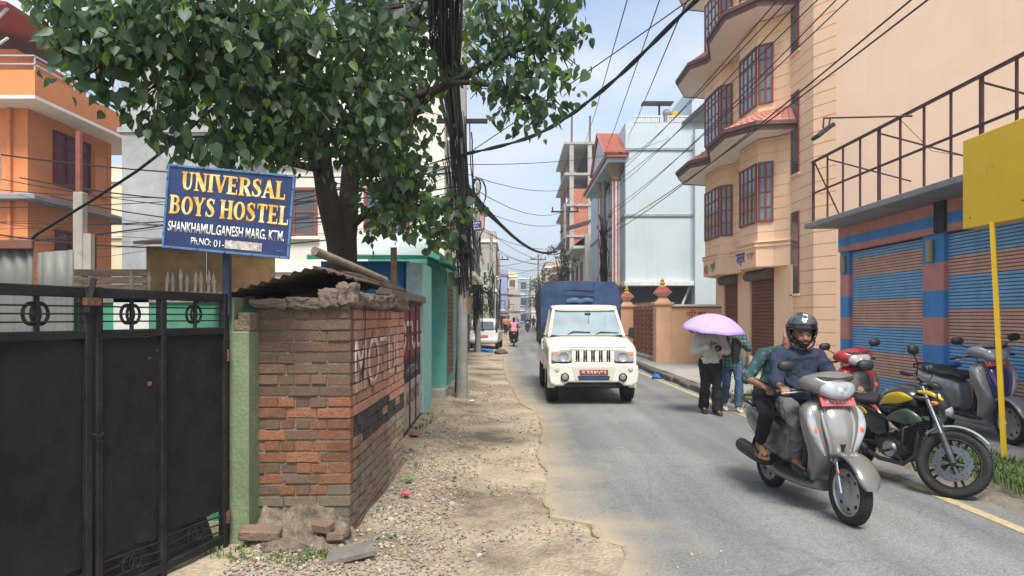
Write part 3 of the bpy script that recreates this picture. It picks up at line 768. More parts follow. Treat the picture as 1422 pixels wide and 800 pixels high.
def serif_mesh(word, dx=0, dy=0, grow=0):
    """list of (advance position, MB) for each letter of word, unit height"""
    out = []; pen = 0
    for ch in word:
        S, adv = glyph(ch); mb = MB(); k = 0
        for P, W in S:
            n = len(P); vs = []
            for i in range(n):
                a = Vector((*P[max(i-1,0)],0)); b = Vector((*P[min(i+1,n-1)],0)); d = (b-a).normalized(); q = Vector((-d.y,d.x,0))
                p = Vector((*P[i],0)); w = W[i]/2+grow
                e = d*grow*(-1 if i == 0 else (1 if i == n-1 else 0))
                for s in (1,-1):
                    r = p+q*w*s+e; vs.append((r.x+pen+dx, r.y+dy, k*.0004))
            mb.add(vs, [(2*i,2*i+1,2*i+3,2*i+2) for i in range(n-1)]); k += 1
        if S: out.append(mb)
        pen += adv
    return out, pen
def gold_paint():
    m = mat('gold_paint', (.74,.62,.30), rough=.55, var=.1, scale=8)
    nt = m.node_tree; L = nt.links.new; bs = nt.nodes['Principled BSDF']
    tc = _n(nt, 'ShaderNodeTexCoord'); n = _n(nt, 'ShaderNodeTexNoise'); n.inputs['Scale'].default_value = 11; n.inputs['Detail'].default_value = 3
    L(tc.outputs['Object'], n.inputs['Vector'])
    r = _n(nt, 'ShaderNodeValToRGB'); e = r.color_ramp.elements
    e[0].position = .36; e[0].color = (.80,.72,.44,1); e[1].position = .62; e[1].color = (.62,.33,.05,1); x = e.new(.5); x.color = (.72,.50,.13,1)
    L(n.outputs['Fac'], r.inputs[0]); L(r.outputs[0], bs.inputs['Base Color'])
    return m
def build_sign():
    W_, H_ = .848, .548
    c = Vector((X(317.5,4.62), 4.62, Z(294,4.62)))
    s = thing('hostel_sign', 'blue painted hostel signboard tilted on a post above the gate', 'sign', c, ry=rad(5.4))
    s.rotation_euler = (rad(2), rad(5.4), rad(-2))
    blue = mat('sign_blue', (.020,.037,.115), rough=.5, var=.22, scale=5, bump=.05, grime=.3, gcol=(.05,.06,.10), gscale=7)
    rim = mat('sign_rim', (.075,.16,.30), rough=.55, var=.3, scale=14, grime=.35, gcol=(.12,.07,.045), gscale=9)
    mb = MB(); mb.box(-W_/2+.004, W_/2-.004, -.004, .004, -H_/2+.004, H_/2-.004); mb.build('board', blue, s)
    t = .015
    for nm, b in [('frame_bar',(-W_/2,W_/2,-.012,.012,H_/2-t,H_/2)),('frame_bar',(-W_/2,W_/2,-.012,.012,-H_/2,-H_/2+t)),('frame_bar',(-W_/2,-W_/2+t,-.0118,.0118,-H_/2+t,H_/2-t)),('frame_bar',(W_/2-t,W_/2,-.0118,.0118,-H_/2+t,H_/2-t))]:
        mb = MB(); mb.box(*b, bev=.002); mb.build(nm, rim, s)
    mb = MB()
    for i in range(5): mb.ball((-W_/2+.06+i*(W_-.12)/4, -.013, H_/2-t/2), .006, 6, 4); mb.ball((-W_/2+.06+i*(W_-.12)/4, -.013, -H_/2+t/2), .006, 6, 4)
    for i in range(3): mb.ball((W_/2-t/2,-.013,-.18+i*.18), .006, 6, 4); mb.ball((-W_/2+t/2,-.013,-.18+i*.18), .006, 6, 4)
    mb.build('rivets', M_RUST, s)
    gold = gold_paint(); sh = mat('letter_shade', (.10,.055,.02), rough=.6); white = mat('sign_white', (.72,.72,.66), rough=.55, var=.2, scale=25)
    def word_line(wd, x0, x1, zc, h, slope=0):
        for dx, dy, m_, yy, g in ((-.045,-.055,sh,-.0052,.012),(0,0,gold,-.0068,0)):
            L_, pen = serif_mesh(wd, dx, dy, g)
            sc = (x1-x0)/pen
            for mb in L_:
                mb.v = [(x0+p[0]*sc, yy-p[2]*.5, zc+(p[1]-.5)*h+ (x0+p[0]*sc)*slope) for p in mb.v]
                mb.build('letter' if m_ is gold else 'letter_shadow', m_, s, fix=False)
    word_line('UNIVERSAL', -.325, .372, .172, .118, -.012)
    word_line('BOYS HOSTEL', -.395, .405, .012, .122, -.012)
    Mx = lambda x, z: Matrix.Translation((x,-.0062,z)) @ Matrix.Rotation(rad(90),4,'X')
    text('lettering', 'SHANKHAMUL.GANESH MARG. KTM.', white, .775, .068, Mx(-.005,-.128), s, bold=.02)
    text('lettering', 'Ph.NO:', white, .135, .048, Mx(-.165,-.212), s, bold=.015)
    text('lettering', '01-', white, .07, .046, Mx(-.045,-.215), s, bold=.0)
    mb = MB(); vs = []; n = 30
    for i in range(n+1):
        x = -.005+.245*i/n
        vs += [(x,-.0066,-.24+.006*noise.noise(Vector((i*.9,0,0)))),(x,-.0066,-.186+.006*noise.noise(Vector((i*.9,5,0))))]
    mb.add(vs, [(2*i,2*i+2,2*i+3,2*i+1) for i in range(n)])
    mb.build('blurred_number_patch', mat('number_blur', (.50,.45,.41), rough=.9, var=.5, scale=40, grime=.5, gcol=(.12,.09,.09), gscale=18), s, fix=False)  # made-up patch standing in for the blurred-out phone number
    text('painter_mark', 'ARTS', mat('faint_blue',(.10,.16,.35)), .05, .012, Mx(.36,-.225), s)
    gp=MB(); gp.box(-1.995,-1.952,4.815,4.87,-.05,1.76,.005); tag(gp.build('gate_post',M_BLACK),'black iron gate post between the gate and the green pillar','post')
    post = MB(); post.box(-1.975,-1.925,4.80,4.85,1.60,2.10,.006)
    post.build('sign_post', mat('post_paint', (.035,.05,.09), rough=.6, var=.3, scale=8, grime=.5, gcol=(.07,.05,.04)), None)
    tag(bpy.data.objects['sign_post'], 'dark blue square steel post carrying the hostel signboard', 'post')
build_sign()

def build_brick_wall():
    w = thing('brick_wall', 'low weathered brick wall with painted lettering and flaking pink wash at the roadside', 'wall')
    X1, X0, Y0, Y1, H = -1.157, -1.83, 5.06, 7.56, 1.70
    mortar = mat('mortar', (.19,.155,.12), rough=1, var=.3, scale=9, bump=.9, bscale=50)
    mb = MB(); mb.box(X0, X1-.012, Y0+.012, Y1-.01, -.1, H); mb.build('mortar_core', mortar, w)
    BM = {
        'dull': mat('brick_dull', (.30,.19,.125), rough=.95, var=.35, scale=9, bump=.9, rnd=.16, grime=.7, gcol=(.155,.125,.10), gscale=8, sat_var=.3),
        'red': mat('brick_red', (.38,.165,.088), rough=.9, var=.35, scale=10, bump=.8, rnd=.3, grime=.6, gcol=(.175,.12,.088), gscale=9, sat_var=.25),
        'dusty': mat('brick_dusty', (.38,.31,.225), rough=1, var=.28, scale=8, bump=1, rnd=.12, grime=.6, gcol=(.235,.195,.145), gscale=7),
        'pink': mat('brick_pinkwash', (.60,.30,.215), rough=.9, var=.25, scale=12, bump=.8, rnd=.12, grime=.5, gcol=(.38,.23,.17), gscale=8),
        'raw': mat('brick_raw', (.40,.22,.14), rough=.95, var=.3, scale=9, bump=.9, rnd=.22, grime=.65, gcol=(.30,.235,.17), gscale=6),
        'black': mat('brick_black', (.055,.053,.054), rough=.85, var=.35, scale=10, bump=.8, rnd=.3, grime=.5, gcol=(.19,.15,.115), gscale=9),
    }
    rr = random.Random(3)
    protos = {}
    for k in BM:
        for v in range(4):
            mb = MB(); mb.cbox((0,0,0),(1,1,1),.06)
            for i, p in enumerate(mb.v): mb.v[i] = tuple(c + rr.uniform(-.032,.032) for c in p)
            # chamfer is stretched with the brick: keep it small on the long axis
            mb.v = [(p[0]*(1 if abs(p[0])>.49 else 1.04), p[1], p[2]) for p in mb.v]
            protos[(k,v)] = mb.mesh('brick', BM[k], fix=False)
    CH = .079
    bricks = []   # (dist, loc, scale, rotz, kind)
    nrow = int(H/CH)
    for r in range(nrow):
        z = r*CH + CH/2; zz = z
        head = r % 2 == 0
        # front face
        L_ = .115 if head else .236
        x = X1 - (0 if not head else .0); first = True
        while x > X0+.02:
            l = L_*rr.uniform(.93,1.06)
            if first and head: l = .17
            first = False
            x0 = max(x-l, X0)
            if x0-X0 < .05: x0 = X0
            if z > 1.08: k = 'dull' if rr.random() < .96 else 'red'
            elif z > .42: k = 'red' if rr.random() < (.80 if .5 < z < 1.0 else .5) else 'dull'
            elif z > .3: k = rr.choice(['dusty','red','dull','dusty'])
            else: k = 'dusty'
            dep = rr.uniform(-.008,.008)
            corner = x >= X1-.001
            bricks.append((5+abs(z-.9)*.05, ((x+x0)/2+ (.0 if not corner else rr.uniform(-.003,.004)), Y0+.05+dep, zz+rr.uniform(-.003,.003)), (x-x0-rr.uniform(.008,.014), .10, CH-rr.uniform(.010,.016)), rr.uniform(-.012,.012), k, rr.uniform(-.012,.012)))
            x = x0
        # street face
        y = Y0+.104
        while y < Y1-.02:
            l = L_*rr.uniform(.93,1.06); y1 = min(y+l, Y1)
            if Y1-y1 < .05: y1 = Y1
            band = .80 - .05*((y-Y0)/2.5)
            if z > band+.06: k = 'pink' if rr.random() < .93 else 'raw'
            elif z > band-.12: k = 'black' if rr.random() < .86 else 'raw'
            elif z > .5: k = rr.choice(['raw','raw','dusty','dusty','dull'])
            else: k = rr.choice(['dusty','dusty','dusty','raw','dusty'])
            crack = 6.72 + .07*math.sin(r*1.9) + .04*math.sin(r*4.1)
            segs = [(y,y1)]
            if y < crack < y1 and z > .75: segs = [(y,crack-.014-.01*rr.random()),(crack+.014,y1)]
            for a, b in segs:
                if b-a < .03: continue
                bricks.append((a, (X1-.05+rr.uniform(-.006,.007), (a+b)/2, zz+rr.uniform(-.003,.003)), (.10, b-a-rr.uniform(.008,.014), CH-rr.uniform(.010,.016)), rr.uniform(-.015,.015), k, rr.uniform(-.012,.012)))
            y = y1
    bricks.sort(key=lambda b: b[0])
    rest = MB(); order = list(BM)
    for i, (d, loc, sc, rz, k, ry) in enumerate(bricks):
        me = protos[(k, rr.randrange(4))]
        long_y = sc[1] > sc[0]
        if i < 298:
            o = bpy.data.objects.new('brick', me); COL.objects.link(o); o.parent = w
            o.location = loc; o.scale = sc; o.rotation_euler = (0, ry, rz)
        else:
            M = Matrix.Translation(loc) @ Matrix.Rotation(rz,4,'Z') @ Matrix.Diagonal((*sc,1))
            rest.add([v.co.copy() for v in me.vertices], [tuple(p.vertices) for p in me.polygons], order.index(k), M)
    o = rest.build('far_bricks', [BM[k] for k in order], w, fix=False); o['kind'] = 'stuff'
    # concrete coping, broken into lumps
    cm = mat('coping', (.16,.125,.095), rough=1, var=.35, scale=7, bump=1, bscale=28, rnd=.15, grime=.55, gcol=(.12,.09,.07))
    def lump(x0,x1,y0,y1,z0,z1,seed):
        me = rock_mesh(seed, 4, (1,1,1), 'coping_block', cm, .2)
        for v in me.vertices:
            c = v.co; m = max(abs(c.x),abs(c.y),abs(c.z)); q = c/m*.93 + c*.07
            v.co = Vector((q.x*(x1-x0)/2+(x0+x1)/2, q.y*(y1-y0)/2+(y0+y1)/2, q.z*(z1-z0)/2+(z0+z1)/2)) + .022*noise.noise_vector(c*1.7+Vector((seed,0,0))) + .010*noise.noise_vector(c*6+Vector((seed,5,0)))
        for p in me.polygons: p.use_smooth = True
        link('coping_block', me, w)
    lump(-1.88,-1.60,5.02,5.22,1.66,1.73,1); lump(-1.61,-1.37,5.02,5.24,1.65,1.735,9); lump(-1.38,-1.23,5.0,5.26,1.67,1.80,2); lump(-1.25,-1.12,5.01,5.2,1.68,1.84,7); lump(-1.25,-1.11,5.18,5.42,1.68,1.78,8); lump(-1.35,-1.2,5.2,5.4,1.7,1.80,11); lump(-1.36,-1.09,5.40,5.80,1.68,1.78,3)
    lump(-1.35,-1.10,5.78,6.35,1.66,1.79,4); lump(-1.35,-1.09,6.33,6.74,1.68,1.80,5); lump(-1.35,-1.10,6.80,7.58,1.66,1.80,6)
    mb = MB(); mb.box(-1.83,-1.78,5.2,7.5,0,1.6); mb.box(-1.8,-1.2,7.4,7.5,0,1.6); mb.build('inner_wall', mortar, w)
    wp = worn_paint('letter_white', (.58,.47,.41), wear=.385, scale=13, course=CH)
    Mx = Matrix.Translation((X1+.0085, 6.22, 1.235)) @ Matrix.Rotation(rad(90),4,'Z') @ Matrix.Rotation(rad(90),4,'X')
    text('painted_lettering', 'MOTUL', wp, 2.12, .42, Mx, w, bold=.004)
    # trailing wire over the coping
    mb = MB(); mb.tube([(-1.16,5.5,1.84),(-1.14,5.5,1.6),(-1.143,5.46,1.3),(-1.142,5.42,1.12)], .003, 5); mb.build('hanging_wire', M_BLACK, w)
    # plank lying over the wall and rusty corrugated sheets
    def corrugated(name, P, n, amp, m, label, cat, group=None, thick=.002, par=None):
        """P = four corners a,b,c,d; ribs run a->d, waves across a->b"""
        a,b,c,d = [Vector(p) for p in P]; nn = (b-a).cross(d-a).normalized()
        mb = MB(); vs = []; rows = 6
        for j in range(rows+1):
            for i in range(n*4+1):
                u = i/(n*4); t = j/rows
                p = a.lerp(b,u).lerp(d.lerp(c,u), t) + nn*amp*math.sin(i*math.pi/2) + nn*.012*noise.noise(Vector((u*3,t*3,n)))
                vs.append(p)
        m_ = n*4+1
        mb.add(vs, [(j*m_+i,j*m_+i+1,(j+1)*m_+i+1,(j+1)*m_+i) for j in range(rows) for i in range(m_-1)])
        o = mb.build(name, m, par, smooth=60, fix=False)
        s = o.modifiers.new('solidify','SOLIDIFY'); s.thickness = .003
        if label: tag(o, label, cat, group)
        return o
    corrugated('roof_sheet', [(-2.25,5.0,1.70),(-1.40,4.98,1.95),(-1.26,7.2,1.91),(-2.4,7.3,1.75)], 11, .012, M_RSHEET, 'rusty corrugated sheet sloping over the brick wall corner', 'roof sheet', 'rusty roof sheets')
    corrugated('roof_sheet', [(-1.42,5.0,1.955),(-1.16,5.35,1.88),(-1.08,7.3,1.86),(-1.30,7.3,1.99)], 5, .012, M_RSHEET, 'short rusty corrugated sheet lying down over the street side coping', 'roof sheet', 'rusty roof sheets')
    corrugated('roof_sheet', [(-3.6,6.2,1.74),(-1.9,5.7,1.73),(-1.9,7.2,1.98),(-3.6,7.4,1.95)], 18, .012, M_RSHEET, 'wide rusty corrugated sheet behind the gate spikes', 'roof sheet', 'rusty roof sheets')
    mb = MB(); mb.tube([(-1.47,5.25,2.09),(-1.30,5.7,2.01),(-1.12,6.25,1.925)], [.035,.033,.028], 9)
    o = mb.build('plank_log', mat('log', (.23,.185,.14), rough=.9, var=.35, scale=9, bump=.6, stretch=.3), smooth=50); tag(o, 'weathered grey wooden pole lying across the brick wall top', 'pole')
    mb = MB(); mb.tube([(-1.05,7.35,1.7),(-1.06,7.35,2.36)], .035, 10)
    o = mb.build('rusty_pipe', mat('pipe_rust', (.17,.095,.06), rough=.9, var=.3, scale=9, bump=.3), smooth=50); tag(o, 'rusty brown upright pipe behind the end of the brick wall', 'pipe'); o.location=(-.24,.4,0)
    # zinc fence at far left, spikes, brown boards, patched box
    f = thing('zinc_fence', 'grey green corrugated zinc fence standing behind the left gate leaf', 'fence')
    def zs(P, n, nm='sheet', m=M_ZINC): return corrugated(nm, P, n, .012, m, None, None, par=f)
    zs([(-4.6,5.25,2.13),(-3.56,5.25,2.12),(-3.56,5.25,.6),(-4.6,5.25,.6)], 11)
    zs([(-3.55,5.27,2.08),(-3.27,5.27,2.10),(-3.27,5.27,.6),(-3.55,5.27,.6)], 3)
    mb = MB(); mb.box(-4.6,-3.54,5.2,5.24,2.1,2.17,.006); mb.build('cap_rail', mat('cap_rail',(.17,.075,.05),rough=.8,grime=.4), f)
    sp = thing('spike_fence', 'row of weathered pointed pickets on a rail behind the gate', 'fence')
    mb = MB(); mb.box(-3.7,-2.0,5.50,5.53,1.76,1.80); mb.build('rail', M_RSHEET, sp)
    pm = mat('picket', (.115,.105,.085), rough=.8, var=.3, scale=20, grime=.5, gcol=(.15,.09,.06), rnd=.15)
    for i, u in enumerate([38,62,185,209,232,242,253,261,272,281,291,300]):
        x = X(u,5.5); h = rr.uniform(1.93,1.98)
        mb = MB(); mb.prism([(-.011,0),(.011,0),(.011,.12),(.018,.135),(.0,.21),(-.018,.135),(-.011,.12)], -.004, .004)
        o = mb.build('picket', pm, sp); o.location = (x,5.485,h-.2); o.rotation_euler = (rad(90), rr.uniform(-.08,.08), 0)
    b = thing('board_screen', 'brown weathered horizontal boards behind the zinc fence', 'fence')
    bm_ = mat('old_board', (.105,.075,.055), rough=.95, var=.4, scale=7, bump=.5, stretch=4, rnd=.25)
    for i in range(5):
        mb = MB(); mb.box(-5.0,-4.05,8.0+rr.uniform(-.01,.01),8.03,1.72+i*.085,1.80+i*.085,.004); mb.build('plank', bm_, b)
    mb = MB(); mb.box(-4.9,-4.85,8.03,8.08,0,2.1); mb.box(-4.2,-4.15,8.03,8.08,0,2.1); mb.build('stake', bm_, b)
    r = thing('patched_sheet', 'yellow brown rusted sheet of metal under a lid behind the signboard', 'metal sheet')
    ym = mat('yellow_rust', (.19,.115,.045), rough=.85, var=.35, scale=5, bump=.35, grime=.75, gcol=(.10,.065,.04), gscale=4)
    for (x0,x1,z0,z1,dy) in [(-3.42,-2.86,1.72,2.26,0),(-2.86,-2.22,1.74,2.22,.012)]:
        mb = MB(); mb.box(x0,x1-.004,6.6+dy,6.612+dy,z0,z1); mb.build('sheet', ym, r)
    mb = MB(); mb.add([(-3.5,6.52,2.30),(-2.2,6.52,2.30),(-2.2,6.9,2.36),(-3.5,6.9,2.36),(-3.5,6.52,2.27),(-2.2,6.52,2.27),(-2.2,6.9,2.33),(-3.5,6.9,2.33)], [(0,1,2,3),(7,6,5,4),(0,4,5,1),(1,5,6,2),(2,6,7,3),(3,7,4,0)]); mb.build('lid', M_RSHEET, r)
    mb = MB(); mb.box(-3.38,-3.33,6.62,6.67,0,2.26); mb.box(-2.30,-2.25,6.63,6.68,0,2.22); mb.build('stake', bm_, r)
build_brick_wall()
# ================================================================ TREE over the wall
def leaf_material():
    m = bpy.data.materials.new('leaf'); m.use_nodes = True
    nt = m.node_tree; L = nt.links.new; bs = nt.nodes['Principled BSDF']; out = nt.nodes['Material Output']
    bs.inputs['Roughness'].default_value = .48; bs.inputs['Specular IOR Level'].default_value = .55
    g = _n(nt, 'ShaderNodeNewGeometry'); oi = _n(nt, 'ShaderNodeObjectInfo')
    ad = _n(nt, 'ShaderNodeMath', operation='ADD'); L(g.outputs['Random Per Island'], ad.inputs[0]); L(oi.outputs['Random'], ad.inputs[1])
    fr = _n(nt, 'ShaderNodeMath', operation='FRACT'); L(ad.outputs[0], fr.inputs[0])
    r = _n(nt, 'ShaderNodeValToRGB'); e = r.color_ramp.elements
    e[0].color = (.036,.074,.036,1); e[1].color = (.15,.25,.04,1); e[1].position = 1  # bright ramp end paints backlit yellow-green leaves into the colour
    x = e.new(.5); x.color = (.054,.098,.048,1); x = e.new(.86); x.color = (.060,.112,.042,1)
    L(fr.outputs[0], r.inputs[0]); L(r.outputs[0], bs.inputs['Base Color'])
    tr = _n(nt, 'ShaderNodeBsdfTranslucent')
    hs = _n(nt, 'ShaderNodeHueSaturation'); hs.inputs['Value'].default_value = 2.6; hs.inputs['Saturation'].default_value = 1.25; hs.inputs['Hue'].default_value = .475
    L(r.outputs[0], hs.inputs['Color']); L(hs.outputs[0], tr.inputs['Color'])
    mx = _n(nt, 'ShaderNodeMixShader'); mx.inputs[0].default_value = .36
    L(bs.outputs[0], mx.inputs[1]); L(tr.outputs[0], mx.inputs[2]); L(mx.outputs[0], out.inputs['Surface'])
    return m
M_LEAF = leaf_material()
M_BARK = mat('bark', (.05,.038,.03), rough=.95, var=.4, scale=6, bump=1.0, bscale=22, stretch=.35, grime=.4, gcol=(.03,.025,.02))
LEAF_V = [(0,0,0),(.20,.08,0),(.45,-.13,0),(.44,-.42,0),(.26,-.74,0),(.055,-.96,0),(0,-.34,0),(0,-.6,0),(0,-.86,0),(0,-1.18,0)]
def leaf_geo(fold, curl):
    vs = []; fs = []
    for s in (1,-1):
        o = len(vs)
        for x,y,z in LEAF_V:
            vs.append((x*s*math.cos(fold), y, abs(x)*math.sin(fold) - curl*y*y))
        F_ = [(0,1,2,6),(6,2,3,7),(7,3,4,8),(8,4,5,9)]
        fs += [tuple(i+o for i in (f if s > 0 else f[::-1])) for f in F_]
    vs2 = []; mp = {}; idx = []
    for v in vs:
        k = tuple(round(c,5) for c in v)
        if k not in mp: mp[k] = len(vs2); vs2.append(v)
        idx.append(mp[k])
    fs = [tuple(idx[i] for i in f) for f in fs]
    # petiole
    o = len(vs2); vs2 += [(-.012,0,0),(.012,0,0),(.012,.55,.03),(-.012,.55,.03)]; fs.append((o,o+1,o+2,o+3))
    return vs2, fs
def build_tree():
    rr = random.Random(21)
    t = thing('peepal_tree', 'large leafy tree with heart shaped leaves overhanging the wall and road', 'tree', (0,0,0))
    P = lambda l: [at(u,v,Y) for u,v,Y in l]
    trunk = MB()
    limbs = []
    def limb(pts, r0, r1, mb=None):
        p = P(pts); n = len(p); 
        # densify
        q = []
        for i in range(n-1):
            for k in range(4):
                a = p[max(i-1,0)]; b = p[i]; c = p[i+1]; d = p[min(i+2,n-1)]; s = k/4
                x = .5*((2*b)+(-a+c)*s+(2*a-5*b+4*c-d)*s*s+(-a+3*b-3*c+d)*s**3)
                q.append(x)
        q.append(p[-1])
        rs = [(r0+(r1-r0)*(i/(len(q)-1)))*(1+.12*noise.noise(q[i]*3)) for i in range(len(q))]
        (mb or trunk).tube(q, rs, 10); limbs.extend(q)
    limb([(478,640,8.2),(474,430,8.2),(470,350,8.2),(458,290,8.1),(448,235,8.0),(440,170,7.8),(425,90,7.4),(402,0,7.0),(380,-160,6.7)], .145, .08)
    limb([(480,420,8.22),(482,330,8.25),(487,240,8.35),(500,150,8.5),(518,60,8.7),(532,-80,8.9),(545,-260,9)], .13, .06)
    trunk.build('trunk', M_BARK, t, smooth=80, fix=False)
    def branch(pts, a, b):
        mb = MB(); limb(pts, a, b, mb); mb.build('branch', M_BARK, t, smooth=80, fix=False)
    branch([(442,180,7.8),(395,140,7.1),(345,110,6.5),(285,66,6.0),(230,80,5.7),(185,76,5.5)], .08, .02)
    branch([(425,90,7.4),(380,50,6.7),(300,20,6.1),(200,25,5.6),(110,40,5.3)], .07, .018)
    branch([(345,110,6.5),(300,95,6.1),(262,108,5.8),(225,108,5.6)], .04, .012)
    branch([(500,150,8.5),(560,140,8.0),(640,110,7.6),(700,75,7.2),(770,60,6.9)], .07, .016)
    branch([(487,240,8.35),(540,205,8.0),(600,130,7.7),(660,115,7.4),(740,140,7.1)], .06, .014)
    branch([(482,320,8.25),(520,290,8.1),(570,285,7.9),(630,290,7.7)], .05, .012)
    branch([(402,0,7.0),(350,-60,6.3),(280,-120,5.9)], .06, .02)
    branch([(518,60,8.7),(600,0,8.3),(700,-60,7.8)], .06, .02)
    branch([(475,13,7.4),(520,14,7.6),(560,8,7.6)], .03, .02)
    branch([(448,235,8.0),(400,225,7.3),(330,200,6.6),(270,190,6.2)], .05, .012)
    # clumps (u, v, depth, radius m, leaves)
    CL = [(62,22,5.2,.17,30),(95,60,5.2,.16,26),(120,25,5.3,.26,60),(160,55,5.35,.30,85),(110,95,5.3,.2,40),(150,100,5.4,.2,40),(205,30,5.5,.34,110),
          (185,85,5.5,.13,18),(170,140,5.6,.11,12),(200,165,5.6,.11,12),(235,150,5.7,.2,40),(230,190,5.7,.14,16),(265,110,5.8,.34,80),(255,40,5.7,.34,110),(265,205,5.85,.2,32),(310,60,5.9,.4,130),(320,140,6.1,.4,130),
          (315,205,6.2,.26,60),(370,30,6.1,.45,150),(375,110,6.3,.45,160),(370,190,6.4,.38,120),(430,50,6.4,.45,150),(430,140,6.6,.48,160),(400,205,6.6,.26,50),
          (480,60,6.7,.45,150),(480,150,6.8,.5,160),(480,190,7.0,.3,60),(530,60,7.0,.5,150),(535,140,7.1,.5,160),(530,205,7.2,.4,100),(580,80,8.9,.55,130),
          (572,160,8.6,.5,120),(560,225,8.4,.34,60),(545,262,7.6,.26,40),(615,40,10.6,.6,110),(655,30,10.2,.55,90),(690,50,7.2,.42,95),(730,30,7.1,.4,80),(770,20,7.0,.34,60),(790,55,6.95,.26,34),
          (700,100,7.15,.36,64),(745,95,7.05,.34,60),(665,85,9.6,.45,60),(775,125,6.9,.26,32),(725,140,7.05,.26,30),(760,155,6.95,.17,16),(710,165,7.1,.17,14),(800,100,6.9,.13,9),(740,175,7.05,.12,7),
          (530,262,7.8,.34,64),(540,290,7.6,.3,50),(578,298,7.6,.3,56),(612,296,7.6,.3,60),(565,245,7.9,.34,64),(520,225,7.9,.3,44),(640,285,7.5,.18,14),(612,335,7.55,.22,28),(515,320,7.9,.2,16),(585,255,8.2,.2,16),
          # depth behind and above the frame
          (330,110,7.2,.6,120),(400,60,7.6,.7,150),(400,160,7.7,.55,120),(500,90,8.6,.7,150),(560,110,9.4,.6,90),(520,190,8.8,.4,60),(450,-60,7.2,.9,240),(300,-70,6.2,.8,220),(560,-70,8.0,.9,240),(680,-50,7.6,.7,150),(180,-50,5.6,.6,150),(420,-150,7.2,.9,120),(560,-170,8.2,.9,120),
          (60,-30,5.3,.35,60),(780,-40,7.1,.4,60)]
    geos = [leaf_geo(rr.uniform(.1,.5), rr.uniform(-.05,.2)) for _ in range(10)]
    me_l = []
    for vs, fs in geos:
        mb = MB(); mb.add(vs, fs); me = mb.mesh('leaf', M_LEAF, smooth=180, fix=False); me_l.append(me)
    leaves = []; twigs = MB()
    limbs_v = limbs
    for (u, v, Y, rd, n) in CL:
        c = at(u, v, Y)
        # twigs from the nearest limb point out into the clump
        best = min(limbs_v, key=lambda p: (p-c).length)
        sub = []
        for k in range(max(3, n//9)):
            e = c + Vector((rr.gauss(0,.55)*rd, rr.gauss(0,.55)*rd, rr.gauss(0,.45)*rd))
            mid = best.lerp(e, .5) + Vector((rr.uniform(-.08,.08), rr.uniform(-.08,.08), .10*rd))
            twigs.tube([best, mid, e], [.012,.008,.004], 5, caps=False); sub.append((mid, e))
        for i in range(int(n*1.5)):
            a, b = rr.choice(sub); 
            p = a.lerp(b, rr.uniform(.35,1.05)) if rr.random() < .4 else c + Vector((rr.uniform(-1,1), rr.uniform(-1,1), rr.uniform(-1,1))).normalized()*rd*rr.random()**.5
            p = p + Vector((rr.gauss(0,.05), rr.gauss(0,.05), rr.gauss(0,.05)))
            tip = Vector((rr.gauss(0,.6), rr.gauss(0,.6), -1)).normalized()       # tips hang
            nm = Vector((rr.gauss(0,.8), rr.gauss(-.35,.8), rr.gauss(.45,.4)))
            nm = (nm - tip*nm.dot(tip)).normalized(); yy = -tip; xx = yy.cross(nm)
            s = rr.choice([.055,.07,.085,.1,.115])*rr.uniform(.9,1.15)
            M = Matrix((xx*s, yy*s, nm*s)).transposed().to_4x4(); M.translation = p
            leaves.append((p, M, rr.randrange(10)))
    def key(L_):
        p = L_[0]; u = 711+p.x*FPX/p.y; v = 440-(p.z-1.6)*FPX/p.y
        return p.y + (0 if -10 < u < 900 and -5 < v < 420 else 50)
    leaves.sort(key=key)
    for p, M, g in leaves[:297]:
        o = bpy.data.objects.new('leaf', me_l[g]); COL.objects.link(o); o.parent = t; o.matrix_local = M
    mb = MB()
    for p, M, g in leaves[297:]:
        vs, fs = geos[g]; mb.add(vs, fs, 0, M)
    o = mb.build('foliage', M_LEAF, t, smooth=180, fix=False); o['kind'] = 'stuff'
    twigs.build('twigs', M_BARK, t, fix=False)['kind'] = 'stuff'
build_tree()
# ================================================================ RIGHT SIDE BUILDINGS
M_PANE = mat('pane_grey', (.17,.18,.19), rough=.12, var=.35, scale=2.5, bump=0, spec=.7)
M_GLASS = mat('window_glass', (.07,.08,.09), rough=.08, var=.2, scale=1.2, bump=0, spec=.7)
M_FRAME_BR = smat('brown_frame', (142,78,68), .9, rough=.6, var=.2, scale=9)
M_FRAME_WH = mat('white_frame', (.62,.62,.6), rough=.5)
M_PEACH = smat('peach_paint', (251,207,170), .95, streak=.16, rough=.85, var=.045, scale=1.3, bump=.08, bscale=25, grime=.12, gcol=(.62,.40,.25), gscale=1.2)
M_PEACH2 = smat('peach_plain', (251,212,182), .95, streak=.10, rough=.85, var=.05, scale=.9, bump=.12, bscale=9, grime=.12, gcol=(.66,.45,.30), gscale=.8)
M_CREAM = smat('soffit_cream', (248,240,226), .95, rough=.85, var=.06, grime=.15, gcol=(.45,.38,.3))
M_EAVE = smat('eave_brown', (108,78,76), .9, rough=.7, var=.2)
M_TILE = smat('roof_tile', (204,136,118), .85, rough=.8, var=.25, scale=14, bump=.2)
M_CHAIN = mat('wire_black', (.012,.012,.014), rough=.6, var=.2)

